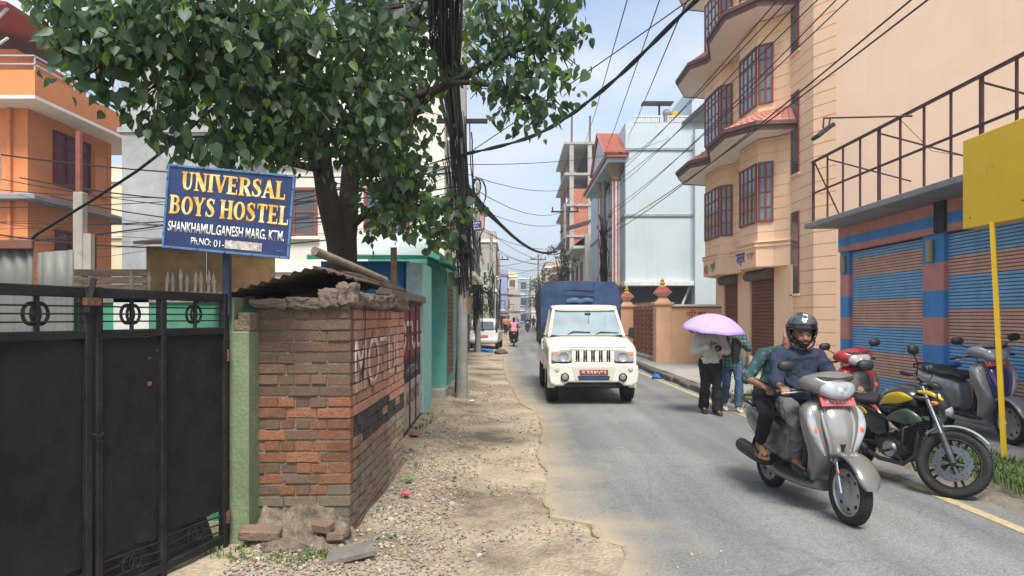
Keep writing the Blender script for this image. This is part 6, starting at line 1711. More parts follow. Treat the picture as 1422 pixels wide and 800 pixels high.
# ================================================================ VEHICLES
M_TYRE = mat('tyre_rubber', (.022,.022,.023), rough=.85, var=.25, scale=20, bump=.3, grime=.45, gcol=(.085,.078,.068), gscale=9)
M_BLKP = mat('black_plastic', (.02,.02,.022), rough=.5, var=.2, scale=8, bump=.05, grime=.25, gcol=(.06,.058,.052))
M_SEAT = mat('seat_vinyl', (.022,.022,.025), rough=.42, var=.2, scale=10, bump=.12, bscale=120, grime=.2, gcol=(.06,.058,.055))
M_CHROME = mat('chrome', (.62,.62,.63), rough=.16, metal=1.0, var=.05, bump=0)
M_ALU = mat('alloy', (.42,.42,.43), rough=.35, metal=.85, var=.15, scale=9, bump=.05, grime=.25, gcol=(.14,.13,.12))
M_ENG = mat('engine_metal', (.09,.09,.095), rough=.5, metal=.5, var=.25, scale=12, bump=.15, grime=.4, gcol=(.06,.05,.04))
M_LENS = mat('lamp_lens', (.34,.355,.37), rough=.08, var=.25, scale=13, bump=0, spec=.8, coat=.6)
M_REFL = mat('lamp_reflector', (.62,.64,.66), rough=.2, metal=.75, var=.3, scale=22, bump=0)
M_ORNG = mat('indicator_orange', (.62,.16,.02), rough=.2, var=.1, coat=.5)
M_REDL = mat('lamp_red', (.45,.015,.012), rough=.2, var=.1, coat=.5)
M_MIRG = mat('mirror_glass', (.6,.63,.65), rough=.04, metal=1.0, bump=0, var=.03)
M_PLATE = mat('plate_red', (.52,.09,.10), rough=.5, var=.08, grime=.15, gcol=(.4,.2,.18))
M_PLTXT = mat('plate_text', (.75,.72,.70), rough=.5)
YA = (0,1,0); XA = (1,0,0); ZA = (0,0,1)

def wheel(parent, c, r, w, style, M=None, rim_m=M_ALU, disc=0):
    """axis along y. part wheel (tyre) > rim, disc"""
    T = Tm(c, rx=rad(90)); T = (M @ T) if M is not None else T
    h = w/2; rt = r
    mb = MB(); pr = []
    for i in range(13):
        a = math.pi*(i/12)-math.pi/2; pr.append((rt-h*.78+h*.78*math.cos(a)**.8 if math.cos(a)>1e-6 else rt-h*.78, h*math.sin(a)))
    ri = r-h*1.35
    pr = [(ri,-h*.72)]+pr+[(ri,h*.72)]
    mb.lathe(pr, 40, 0, T)
    for i in range(56):                                   # tread blocks
        a = 2*math.pi*i/56
        for s in (-1,1):
            Q = T @ Matrix.Rotation(a+s*.03,4,'Z') @ Tm((rt-.001,0,s*h*.34), rz=0, rx=s*.5)
            mb.cbox((0,0,0),(.006,r*.065,h*.5),0,0,Q)
    wv = mb.build('wheel', M_TYRE, parent, smooth=45, fix=False)
    mb = MB()
    mb.lathe([(ri+.004,-h*.70),(ri+.004,h*.70),(ri-.012,h*.74),(ri-.022,h*.5),(ri-.022,-h*.5),(ri-.012,-h*.74),(ri+.004,-h*.70)], 36, 0, T)
    if style == 'spoke':
        for i in range(10):
            a = 2*math.pi*(i//2)/5+(.16 if i%2 else -.16)
            mb.cbox((ri*.52,0,0),(ri*.98,.022,h*.5),.004,0,T@Matrix.Rotation(a,4,'Z'))
        mb.lathe([(0,-h*.8),(.035,-h*.8),(.05,-h*.4),(.05,h*.4),(.035,h*.8),(0,h*.8)],16,0,T)
    else:                                                  # pressed disc wheel with holes shown as raised ribs
        mb.lathe([(ri-.02,h*.25),(ri*.72,h*.18),(ri*.55,h*.42),(ri*.3,h*.5),(0,h*.5),(0,-h*.5),(ri*.3,-h*.5),(ri*.55,-h*.42),(ri*.72,-h*.18),(ri-.02,-h*.25)],30,0,T)
    mb.build('rim', rim_m, wv, smooth=40, fix=False)
    if style != 'spoke':
        for s in (-1,1):
            for i in range(8):
                mm = MB(); mm.tube([(ri*.72,0,s*(h*.2-.004)),(ri*.72,0,s*(h*.2+.006))], ri*.085, 10, 0, T@Matrix.Rotation(2*math.pi*i/8,4,'Z')); mm.build('rim_hole', M_BLKP, wv, fix=False)
    if disc:
        mb = MB(); z = disc*h*1.05; d = .004
        mb.lathe([(ri*.42,z-d),(ri*.70,z-d),(ri*.70,z+d),(ri*.42,z+d),(ri*.42,z-d)],40,0,T)
        for i in range(6): mb.cbox((ri*.28,0,z),(ri*.3,.02,.006),0,0,T@Matrix.Rotation(2*math.pi*i/6,4,'Z'))
        mb.build('brake_disc', mat('disc_steel',(.22,.22,.23),rough=.35,metal=1,var=.1,bump=0), wv, smooth=40, fix=False)
        mb = MB()
        for i in range(24):
            a=2*math.pi*i/24; q=ri*(.52+.16*(i%3)/2); mb.tube([(q,0,z-d*1.6),(q,0,z+d*1.6)],.006,6,0,T@Matrix.Rotation(a,4,'Z'))
        mb.build('disc_holes', M_BLKP, wv, fix=False)['kind']='stuff'
    return wv
def arc_shell(mb, c, r, a0, a1, hw, th, n=10, M=None, mat_i=0, taper=.6):
    """mudguard around a wheel axis y; angles from +x upwards"""
    st=[]
    for i in range(n+1):
        t=i/n; a=rad(a0+(a1-a0)*t); e=min(1,.35+1.8*math.sin(math.pi*t)) if taper else 1
        st.append(((c[0]+r*math.cos(a),c[1],c[2]+r*math.sin(a)), hw*(1-taper*(1-e)), th, 2.6, YA, (math.cos(a),0,math.sin(a))))
    mb.loft(st,14,2,mat_i,M)
def mirror(parent, base, head, s=1, M=None, yaw=0):
    mb=MB(); mid=(base[0]+.02,(base[1]*.4+head[1]*.6),(base[2]*.55+head[2]*.45)); mb.tube([base,mid,(head[0],head[1],head[2]-.03)],.006,7,0,M)
    m=mb.build('mirror', M_BLKP, parent, smooth=50, fix=False)
    mb=MB(); T=Tm(head,ry=rad(-6),rz=yaw); T=(M@T) if M is not None else T
    mb.loft([((-.028,0,0),.066,.042,2.6,YA,ZA),((0,0,0),.070,.046,2.6,YA,ZA),((.022,0,0),.056,.036,2.4,YA,ZA),((.034,0,0),.02,.012,2,YA,ZA)],18,3,0,T); mb.build('mirror_shell', M_BLKP, m, smooth=60, fix=False)
    mb=MB(); mb.loft([((-.031,0,0),.060,.037,2.6,YA,ZA),((-.029,0,0),.060,.037,2.6,YA,ZA)],18,1,0,T); mb.build('mirror_glass', M_MIRG, m, fix=False)
def scooter(label, loc, rz, body, accent, group=None, plate=True, lean=0, lens=None):
    lens = lens or M_LENS
    s = thing('scooter', label, 'scooter', loc, rz, group, rx=lean)
    P = lambda mb, n, m, par=None, sm=60: mb.build(n, m, par or s, smooth=sm, fix=False)
    wheel(s,(.62,0,.245),.245,.095,'disc'); wheel(s,(-.62,0,.245),.245,.10,'disc')
    mb=MB(); arc_shell(mb,(.62,0,.25),.282,14,132,.092,.022,12,taper=.75); P(mb,'front_fender',body)
    mb=MB(); arc_shell(mb,(-.62,0,.25),.28,60,190,.07,.012,8); P(mb,'rear_fender',M_BLKP)
    for q in (-1,1):
        mb=MB(); mb.tube([(.635,q*.078,.245),(.60,q*.078,.36)],.022,10); mb.tube([(.60,q*.078,.36),(.565,q*.07,.47)],.016,10); f=P(mb,'fork_leg',M_CHROME)
        mb=MB(); mb.ball((.628,q*.10,.40),(.018,.01,.018),8,6); P(mb,'reflector',M_ORNG,f)
    # leg shield: bulging front, narrow at the floor
    mb=MB()
    mb.loft([((.24,0,.24),.13,.05,3,YA,XA),((.31,0,.34),.16,.075,3,YA,XA),((.385,0,.50),.195,.09,3,YA,XA),((.395,0,.66),.245,.085,3.2,YA,XA),((.37,0,.80),.262,.085,3.2,YA,XA),((.345,0,.88),.235,.08,3,YA,XA),((.325,0,.94),.13,.06,2.4,YA,XA)],26,4); P(mb,'leg_shield',body)
    mb=MB(); mb.loft([((.20,0,.34),.16,.03,3.2,YA,XA),((.285,0,.55),.19,.03,3,YA,XA),((.275,0,.80),.18,.03,3,YA,XA),((.26,0,.90),.10,.025,3,YA,XA)],18,3); P(mb,'inner_shield',M_BLKP)
    mb=MB(); mb.loft([((.455,0,.42),.025,.045,2.3,YA,XA),((.475,0,.52),.075,.05,2.3,YA,XA),((.480,0,.66),.105,.06,2.3,YA,XA),((.445,0,.80),.12,.06,2.3,YA,XA),((.405,0,.885),.10,.045,2.3,YA,XA)],20,4); P(mb,'nose_panel',accent)
    mb=MB()
    mb.loft([((.47,0,.44),.018,.03,2.3,YA,XA),((.488,0,.54),.03,.045,2,YA,XA),((.50,0,.60),.05,.045,2,YA,XA)],12,3); P(mb,'nose_slot',M_BLKP)
    for q in (-1,1):
        A=(.45,q*.9,0); B=(.9,-q*.45,0)
        mb=MB(); mb.loft([((.455,q*.115,.50),.012,.02,2.2,A,B),((.452,q*.155,.60),.044,.030,2.3,A,B),((.435,q*.19,.72),.058,.034,2.3,A,B),((.405,q*.195,.83),.046,.03,2.3,A,B),((.38,q*.18,.895),.012,.02,2.2,A,B)],16,4); li=P(mb,'indicator',lens)
        mb=MB(); mb.ball((.462,q*.20,.69),(.022,.024,.045),10,7); P(mb,'bulb',M_ORNG,li)
        mb=MB(); mb.loft([((.475,q*.06,.46),.008,.012,2.2,A,B),((.50,q*.095,.60),.016,.014,2.2,A,B),((.475,q*.125,.75),.016,.014,2.2,A,B),((.43,q*.125,.86),.008,.012,2.2,A,B)],10,3); P(mb,'chrome_strip',accent)
    # handlebar cowl and headlamp
    mb=MB(); mb.loft([((.16,0,1.03),.10,.035,2.4,YA,ZA),((.22,0,1.05),.19,.06,2.4,YA,ZA),((.32,0,1.065),.255,.085,2.3,YA,ZA),((.41,0,1.06),.215,.098,2.2,YA,ZA),((.48,0,1.03),.12,.07,2.1,YA,ZA),((.505,0,1.01),.05,.03,2,YA,ZA)],26,4); P(mb,'handlebar_cowl',body)
    mb=MB(); mb.loft([((.40,0,1.045),.17,.088,2.3,YA,ZA),((.462,0,1.028),.150,.082,2.2,YA,ZA),((.507,0,1.005),.10,.056,2.1,YA,ZA),((.527,0,.995),.04,.022,2,YA,ZA)],24,4); hl=P(mb,'headlamp',M_LENS)
    mb=MB(); mb.loft([((.385,0,1.128),.17,.02,2.1,YA,ZA),((.45,0,1.112),.145,.012,2.1,YA,ZA),((.48,0,1.098),.10,.008,2.1,YA,ZA)],20,3); P(mb,'headlamp_brow',M_BLKP,hl)
    mb=MB(); mb.ball((.500,0,1.012),(.03,.06,.042),12,8); P(mb,'bulb',M_REFL,hl)
    mb=MB(); mb.loft([((.17,0,1.06),.13,.03,2.6,YA,ZA),((.23,0,1.105),.14,.022,2.6,YA,ZA)],16,2); P(mb,'instrument_panel',M_BLKP)
    for q in (-1,1):
        mb=MB(); mb.tube([(.27,q*.16,1.0),(.245,q*.25,1.0),(.215,q*.375,.985)],.011,8); P(mb,'handlebar',M_ENG)
        mb=MB(); mb.tube([(.238,q*.265,.998),(.21,q*.39,.984)],.018,10); P(mb,'grip',M_BLKP)
        mb=MB(); mb.tube([(.285,q*.2,.995),(.295,q*.28,.985),(.27,q*.37,.975)],[.008,.007,.006],6); P(mb,'brake_lever',M_ALU)
        mirror(s,(.27,q*.20,1.10),(.30,q*.345,1.20))
    if plate:
        mb=MB(); mb.cbox((0,0,0),(.006,.29,.075),.002); o=P(mb,'number_plate',M_PLATE,None,None); o.location=(.462,0,.925); o.rotation_euler=(0,rad(-30),0)
        text('plate_text','बा ९४ प ४२८१',M_PLTXT,.2,.035,Matrix.Translation((.0035,0,0))@Matrix.Rotation(rad(90),4,'Z')@Matrix.Rotation(rad(90),4,'X'),o,bold=.01)
    # floor, body
    mb=MB(); mb.loft([((.30,0,.27),.15,.025,4,YA,ZA),((.1,0,.275),.17,.022,4,YA,ZA),((-.22,0,.285),.175,.022,4,YA,ZA)],18,3); P(mb,'footboard',M_BLKP)
    mb=MB(); mb.loft([((.33,0,.235),.11,.05,3,YA,ZA),((.1,0,.215),.15,.045,3,YA,ZA),((-.25,0,.235),.165,.06,3,YA,ZA),((-.42,0,.30),.15,.06,3,YA,ZA)],20,3); P(mb,'floor_skirt',body)
    mb=MB(); mb.loft([((-.14,0,.46),.09,.17,2.8,YA,ZA),((-.24,0,.50),.15,.20,2.7,YA,ZA),((-.45,0,.55),.185,.185,2.5,YA,ZA),((-.70,0,.61),.17,.145,2.4,YA,ZA),((-.92,0,.68),.115,.085,2.3,YA,ZA),((-1.04,0,.725),.05,.04,2.2,YA,ZA)],26,4); P(mb,'body_panel',body)
    for q in (-1,1):
        mb=MB(); mb.loft([((-.26,q*.155,.40),.02,.012,2.2,ZA,YA),((-.45,q*.183,.47),.03,.012,2.2,ZA,YA),((-.75,q*.165,.60),.02,.012,2.2,ZA,YA),((-.92,q*.11,.675),.006,.01,2.2,ZA,YA)],10,3); P(mb,'side_strip',accent)
    mb=MB(); mb.loft([((-.10,0,.715),.09,.03,2.6,YA,ZA),((-.20,0,.745),.14,.045,2.8,YA,ZA),((-.38,0,.745),.155,.045,2.8,YA,ZA),((-.52,0,.765),.15,.05,2.8,YA,ZA),((-.72,0,.785),.135,.05,2.8,YA,ZA),((-.86,0,.785),.09,.035,2.6,YA,ZA)],24,4); P(mb,'seat',M_SEAT)
    mb=MB(); mb.tube([(-.70,.14,.75),(-.92,.15,.80),(-1.02,.09,.82),(-1.02,-.09,.82),(-.92,-.15,.80),(-.70,-.14,.75)],.013,8); P(mb,'grab_rail',M_BLKP)
    mb=MB(); mb.ball((-1.02,0,.70),(.03,.085,.035),12,8); P(mb,'tail_lamp',M_REDL)
    mb=MB(); mb.loft([((-.30,-.15,.30),.035,.035,2,YA,ZA),((-.45,-.185,.31),.06,.062,2,YA,ZA),((-.80,-.195,.355),.062,.066,2,YA,ZA),((-.87,-.195,.365),.045,.048,2,YA,ZA)],18,3); ex=P(mb,'muffler',M_BLKP)
    mb=MB(); mb.loft([((-.44,-.225,.325),.045,.02,2.6,ZA,YA),((-.78,-.238,.37),.048,.02,2.6,ZA,YA)],12,2); P(mb,'heat_shield',M_ENG,ex)
    mb=MB(); mb.tube([(-.86,-.195,.364),(-.90,-.195,.369)],.018,10); P(mb,'tail_pipe',M_CHROME,ex)
    mb=MB(); mb.loft([((-.2,.12,.28),.05,.07,3,YA,ZA),((-.62,.14,.26),.05,.085,3,YA,ZA),((-.72,.14,.26),.04,.06,2.6,YA,ZA)],16,3); P(mb,'engine_case',M_ENG)
    mb=MB(); mb.tube([(-.62,.1,.30),(-.66,.1,.56)],.028,10); P(mb,'shock_absorber',M_ENG)
    for q in (-1,1):
        mb=MB(); mb.cbox((-.30,q*.235,.345),(.13,.10,.022),.006); P(mb,'foot_peg',M_BLKP)
    mb=MB(); mb.tube([(-.2,.13,.22),(-.32,.2,.10)],.01,6); P(mb,'side_stand',M_ENG)
    for k in range(2):
        mb=MB(); mb.tube([(.27,-.12+.1*k,.99),(.36,-.15+.1*k,.93),(.34,-.08,.80)],.005,6); P(mb,'cable',M_BLKP)
    return s
def paint(name,col,rough=.25,metal=0.0,**k): return mat(name,col,rough=rough,metal=metal,var=.08,scale=3,bump=.02,coat=.5,grime=.2,gcol=tuple(min(.4,c*.6+.04) for c in col),gscale=6,**k)

def motorcycle():
    hx,hy = 3.75,6.93
    m = thing('motorcycle','black and yellow motorcycle parked by the verge with its front wheel turned','motorcycle',(hx+.08,hy,.0),rad(-78),None,rx=rad(6))
    blk=paint('bike_black',(.018,.019,.021)); yel=paint('bike_yellow',(.68,.46,.02)); pale=paint('fender_pale',(.34,.44,.36),.3); grn=paint('bike_green',(.055,.085,.06),.3)
    P=lambda mb,n,mm,par=None,sm=55: mb.build(n,mm,par or m,smooth=sm,fix=False)
    wheel(m,(-.665,0,.30),.30,.125,'spoke',None,M_BLKP)
    # front assembly turned about the steering head
    piv=Vector((.44,0,.86)); ax=Vector((-.42,0,.907)).normalized()
    S=Matrix.Translation(piv)@Matrix.Rotation(rad(40),4,ax)@Matrix.Translation(-piv)
    wheel(m,(.665,0,.295),.295,.105,'spoke',S,M_BLKP,disc=1)
    mb=MB(); arc_shell(mb,(.665,0,.30),.322,38,132,.066,.012,10,S); P(mb,'front_fender',pale)
    for q in (-1,1):
        mb=MB(); mb.tube([(.675,q*.095,.30),(.57,q*.095,.55)],[.028,.027],12,0,S); P(mb,'fork_slider',M_ENG)
        mb=MB(); mb.tube([(.575,q*.095,.54),(.395,q*.095,.95)],.020,12,0,S); P(mb,'fork_tube',M_CHROME)
        mb=MB(); mb.tube([(.40,q*.03,.97),(.37,q*.20,1.02),(.30,q*.36,1.03)],.011,8,0,S); P(mb,'handlebar',M_BLKP)
        mb=MB(); mb.tube([(.335,q*.27,1.026),(.285,q*.39,1.03)],.018,10,0,S); P(mb,'grip',M_BLKP)
        mb=MB(); mb.tube([(.39,q*.2,1.02),(.39,q*.3,1.01),(.35,q*.39,1.0)],.006,6,0,S); P(mb,'lever',M_ALU)
        mirror(m,(.37,q*.22,1.03),(.36,q*.36,1.25 if q<0 else 1.17),1,S,yaw=.2*q)
        mb=MB(); mb.ball((.52,q*.20,.80),(.035,.02,.02),10,6,0,S); P(mb,'indicator',M_ORNG)
        mb=MB(); mb.loft([((.36,q*.09,.90),.012,.012,2.2,ZA,YA),((.47,q*.118,.89),.022,.012,2.2,ZA,YA),((.57,q*.10,.84),.012,.012,2.2,ZA,YA)],12,3,0,S); P(mb,'headlamp_side',yel)
    mb=MB(); mb.box(.34,.46,-.12,.12,.83,.86,.01,0,S); mb.box(.36,.44,-.11,.11,.96,.985,.01,0,S); P(mb,'fork_yoke',M_ENG)
    mb=MB(); mb.loft([((.44,0,.84),.10,.11,2.3,YA,ZA),((.52,0,.83),.115,.12,2.3,YA,ZA),((.59,0,.80),.09,.085,2.2,YA,ZA),((.62,0,.78),.05,.04,2,YA,ZA)],20,3,0,S); h=P(mb,'headlamp_cowl',blk)
    mb=MB(); mb.loft([((.585,0,.77),.085,.06,2.1,YA,ZA),((.625,0,.755),.06,.04,2.1,YA,ZA),((.635,0,.75),.02,.015,2,YA,ZA)],18,3,0,S); P(mb,'headlamp',M_LENS,h)
    mb=MB(); mb.loft([((.42,0,.98),.07,.03,2.3,YA,ZA),((.50,0,.965),.08,.04,2.3,YA,ZA),((.53,0,.95),.05,.02,2.2,YA,ZA)],16,3,0,S); P(mb,'instrument_panel',M_BLKP)
    for k in range(3):
        mb=MB(); mb.tube([(.38,-.2+.1*k,1.01),(.52,-.14+.1*k,.93),(.55,-.1,.7),(.62,-.1,.45)],.006,6,0,S); P(mb,'cable',M_BLKP)
    mb=MB(); mb.box(.60,.68,.085,.135,.34,.46,.012,0,S); P(mb,'brake_caliper',M_ENG)
    # tank, shrouds, seats
    mb=MB(); mb.loft([((.36,0,.80),.07,.07,2.4,YA,ZA),((.28,0,.83),.14,.11,2.4,YA,ZA),((.12,0,.84),.175,.12,2.4,YA,ZA),((-.06,0,.80),.13,.09,2.4,YA,ZA),((-.16,0,.76),.08,.05,2.4,YA,ZA)],26,4); P(mb,'fuel_tank',blk)
    for q in (-1,1):
        mb=MB(); mb.loft([((.36,q*.12,.86),.012,.01,2.2,ZA,YA),((.26,q*.158,.865),.055,.016,2.2,ZA,YA),((.12,q*.180,.84),.045,.014,2.2,ZA,YA),((-.04,q*.135,.765),.012,.012,2.2,ZA,YA)],12,3); P(mb,'tank_flash',yel)
        mb=MB(); mb.loft([((.46,q*.13,.68),.02,.015,2.3,ZA,YA),((.36,q*.18,.70),.075,.025,2.3,ZA,YA),((.20,q*.175,.68),.05,.025,2.3,ZA,YA),((.06,q*.15,.64),.02,.015,2.3,ZA,YA)],14,3); P(mb,'tank_shroud',grn)
        mb=MB(); mb.loft([((.02,q*.13,.56),.07,.02,2.6,ZA,YA),((-.14,q*.145,.58),.13,.025,2.6,ZA,YA),((-.34,q*.14,.66),.08,.02,2.6,ZA,YA),((-.44,q*.13,.72),.03,.015,2.6,ZA,YA)],14,3); P(mb,'side_panel',blk)
        mb=MB(); mb.loft([((-.20,q*.168,.66),.006,.006,2,ZA,YA),((-.25,q*.168,.68),.03,.006,2,ZA,YA),((-.33,q*.158,.71),.008,.006,2,ZA,YA)],8,2); P(mb,'decal',yel)
        mb=MB(); mb.tube([(.05,q*.15,.33),(.05,q*.26,.33)],.014,8); P(mb,'foot_peg',M_BLKP)
        mb=MB(); mb.tube([(-.42,q*.13,.72),(-.30,q*.17,.42),(-.36,q*.22,.40)],.012,8); P(mb,'pillion_bracket',M_ALU)
        mb=MB(); mb.tube([(-.15,q*.09,.36),(-.665,q*.09,.30)],.024,8); P(mb,'swingarm',M_ENG)
        mb=MB(); mb.tube([(.42,q*.05,.78),(.30,q*.10,.50),(.22,q*.11,.28),(-.05,q*.11,.28),(-.15,q*.10,.45)],.018,8); P(mb,'frame_tube',M_BLKP)
    mb=MB(); mb.loft([((-.06,0,.755),.07,.03,2.6,YA,ZA),((-.18,0,.765),.125,.04,2.6,YA,ZA),((-.34,0,.765),.14,.045,2.6,YA,ZA),((-.46,0,.79),.11,.05,2.6,YA,ZA)],20,3); P(mb,'rider_seat',M_SEAT)
    mb=MB(); mb.loft([((-.42,0,.83),.08,.03,2.6,YA,ZA),((-.54,0,.86),.115,.035,2.6,YA,ZA),((-.74,0,.88),.095,.03,2.6,YA,ZA),((-.84,0,.885),.05,.02,2.6,YA,ZA)],20,3); P(mb,'pillion_seat',M_SEAT)
    mb=MB(); mb.loft([((-.38,0,.76),.10,.05,2.6,YA,ZA),((-.60,0,.80),.10,.045,2.6,YA,ZA),((-.86,0,.85),.06,.035,2.6,YA,ZA),((-.95,0,.86),.03,.02,2.6,YA,ZA)],18,3); P(mb,'tail_cowl',blk)
    mb=MB(); mb.tube([(-.55,.11,.86),(-.85,.12,.93),(-.93,.06,.945),(-.93,-.06,.945),(-.85,-.12,.93),(-.55,-.11,.86)],.012,8); P(mb,'grab_rail',M_ALU)
    mb=MB(); mb.loft([((-.80,0,.79),.07,.012,3,YA,ZA),((-.95,0,.66),.075,.012,3,YA,ZA),((-1.03,0,.48),.07,.012,3,YA,ZA)],14,3); P(mb,'rear_fender',M_BLKP)
    mb=MB(); mb.ball((-.95,0,.83),(.025,.06,.03),10,6); P(mb,'tail_lamp',M_REDL)
    # engine
    mb=MB(); mb.loft([((.22,0,.30),.10,.07,3,YA,ZA),((.08,0,.33),.15,.12,3,YA,ZA),((-.10,0,.34),.14,.11,3,YA,ZA),((-.20,0,.36),.10,.07,3,YA,ZA)],20,3); P(mb,'crankcase',M_ENG)
    mb=MB()
    for i in range(8): mb.cbox((.14+.018*i,0,.43+.026*i),(.17,.19,.012),.004,0)
    mb.tube([(.14,0,.40),(.27,0,.64)],.07,14); P(mb,'cylinder_fins',M_ENG)
    for q in (-1,1):
        mb=MB(); mb.tube([(.05,q*.14,.34),(.05,q*.165,.34)],[.085,.075],18); P(mb,'engine_cover',M_ALU if q<0 else M_ENG)
    mb=MB(); mb.tube([(.25,-.03,.60),(.34,-.07,.50),(.33,-.11,.32),(.20,-.14,.22),(-.10,-.15,.22),(-.25,-.17,.28)],.021,10); P(mb,'exhaust_pipe',M_ENG)
    mb=MB(); mb.loft([((-.22,-.175,.28),.03,.03,2,YA,ZA),((-.32,-.185,.32),.06,.065,2,YA,ZA),((-.62,-.20,.44),.062,.068,2,YA,ZA),((-.70,-.20,.47),.04,.045,2,YA,ZA)],16,3); e=P(mb,'muffler',M_BLKP)
    mb=MB(); mb.loft([((-.33,-.235,.34),.03,.012,2.3,ZA,YA),((-.60,-.255,.455),.035,.012,2.3,ZA,YA)],10,2); P(mb,'heat_shield',M_ALU,e)
    mb=MB(); mb.tube([(-.3,0,.62),(-.42,0,.36)],.035,12); P(mb,'shock_absorber',M_ENG)
    mb=MB(); mb.loft([((-.2,.10,.36),.03,.012,3,ZA,YA),((-.6,.11,.36),.03,.012,3,ZA,YA)],8,2); P(mb,'chain_guard',M_BLKP)
    mb=MB(); mb.tube([(-.05,.13,.25),(-.12,.27,.02)],.012,8); P(mb,'side_stand',M_ENG)
    mb=MB(); mb.tube([(.34,-.05,.62),(.36,-.24,.60),(.34,-.26,.40),(.28,-.10,.32)],.013,8); P(mb,'leg_guard',M_BLKP)
    mb=MB(); mb.tube([(.12,-.16,.30),(.22,-.17,.27)],.008,6); P(mb,'brake_pedal',M_ENG)
motorcycle()

GREY=paint('scooter_grey',(.175,.167,.152),.28,.3); SILV=paint('scooter_silver',(.34,.33,.31),.22,.4)
SCOOT=(2.53,6.06,0); SCRZ=rad(-83)
scooter('bronze grey scooter ridden toward the camera by two people',SCOOT,SCRZ,GREY,SILV)
PURP=paint('scooter_purple',(.065,.045,.16),.25,.3); GRYL=paint('scooter_grey_light',(.30,.30,.31),.3,.4)
scooter('grey and purple scooter parked behind the yellow sign pole',(5.70,8.68,.14),rad(-88),GRYL,PURP,None,True,rad(4))
REDP=paint('scooter_red',(.30,.018,.02),.3)
rs=scooter('red scooter parked behind the riders in front of the striped pillar',(4.22,9.05,.06),rad(-80),REDP,M_BLKP,None,False,rad(4),mat('lens_smoke',(.10,.05,.05),rough=.15,coat=.5))
mb=MB(); mb.ball((0,0,0),(.075,.06,.045),10,6); o=mb.build('blue_rag',mat('blue_rag',(.02,.10,.36),rough=.8,bump=.6,bscale=20),smooth=60); o.location=(5.68,9.05,.99); tag(o,'crumpled blue rag lying on the parked scooter seat','rag')

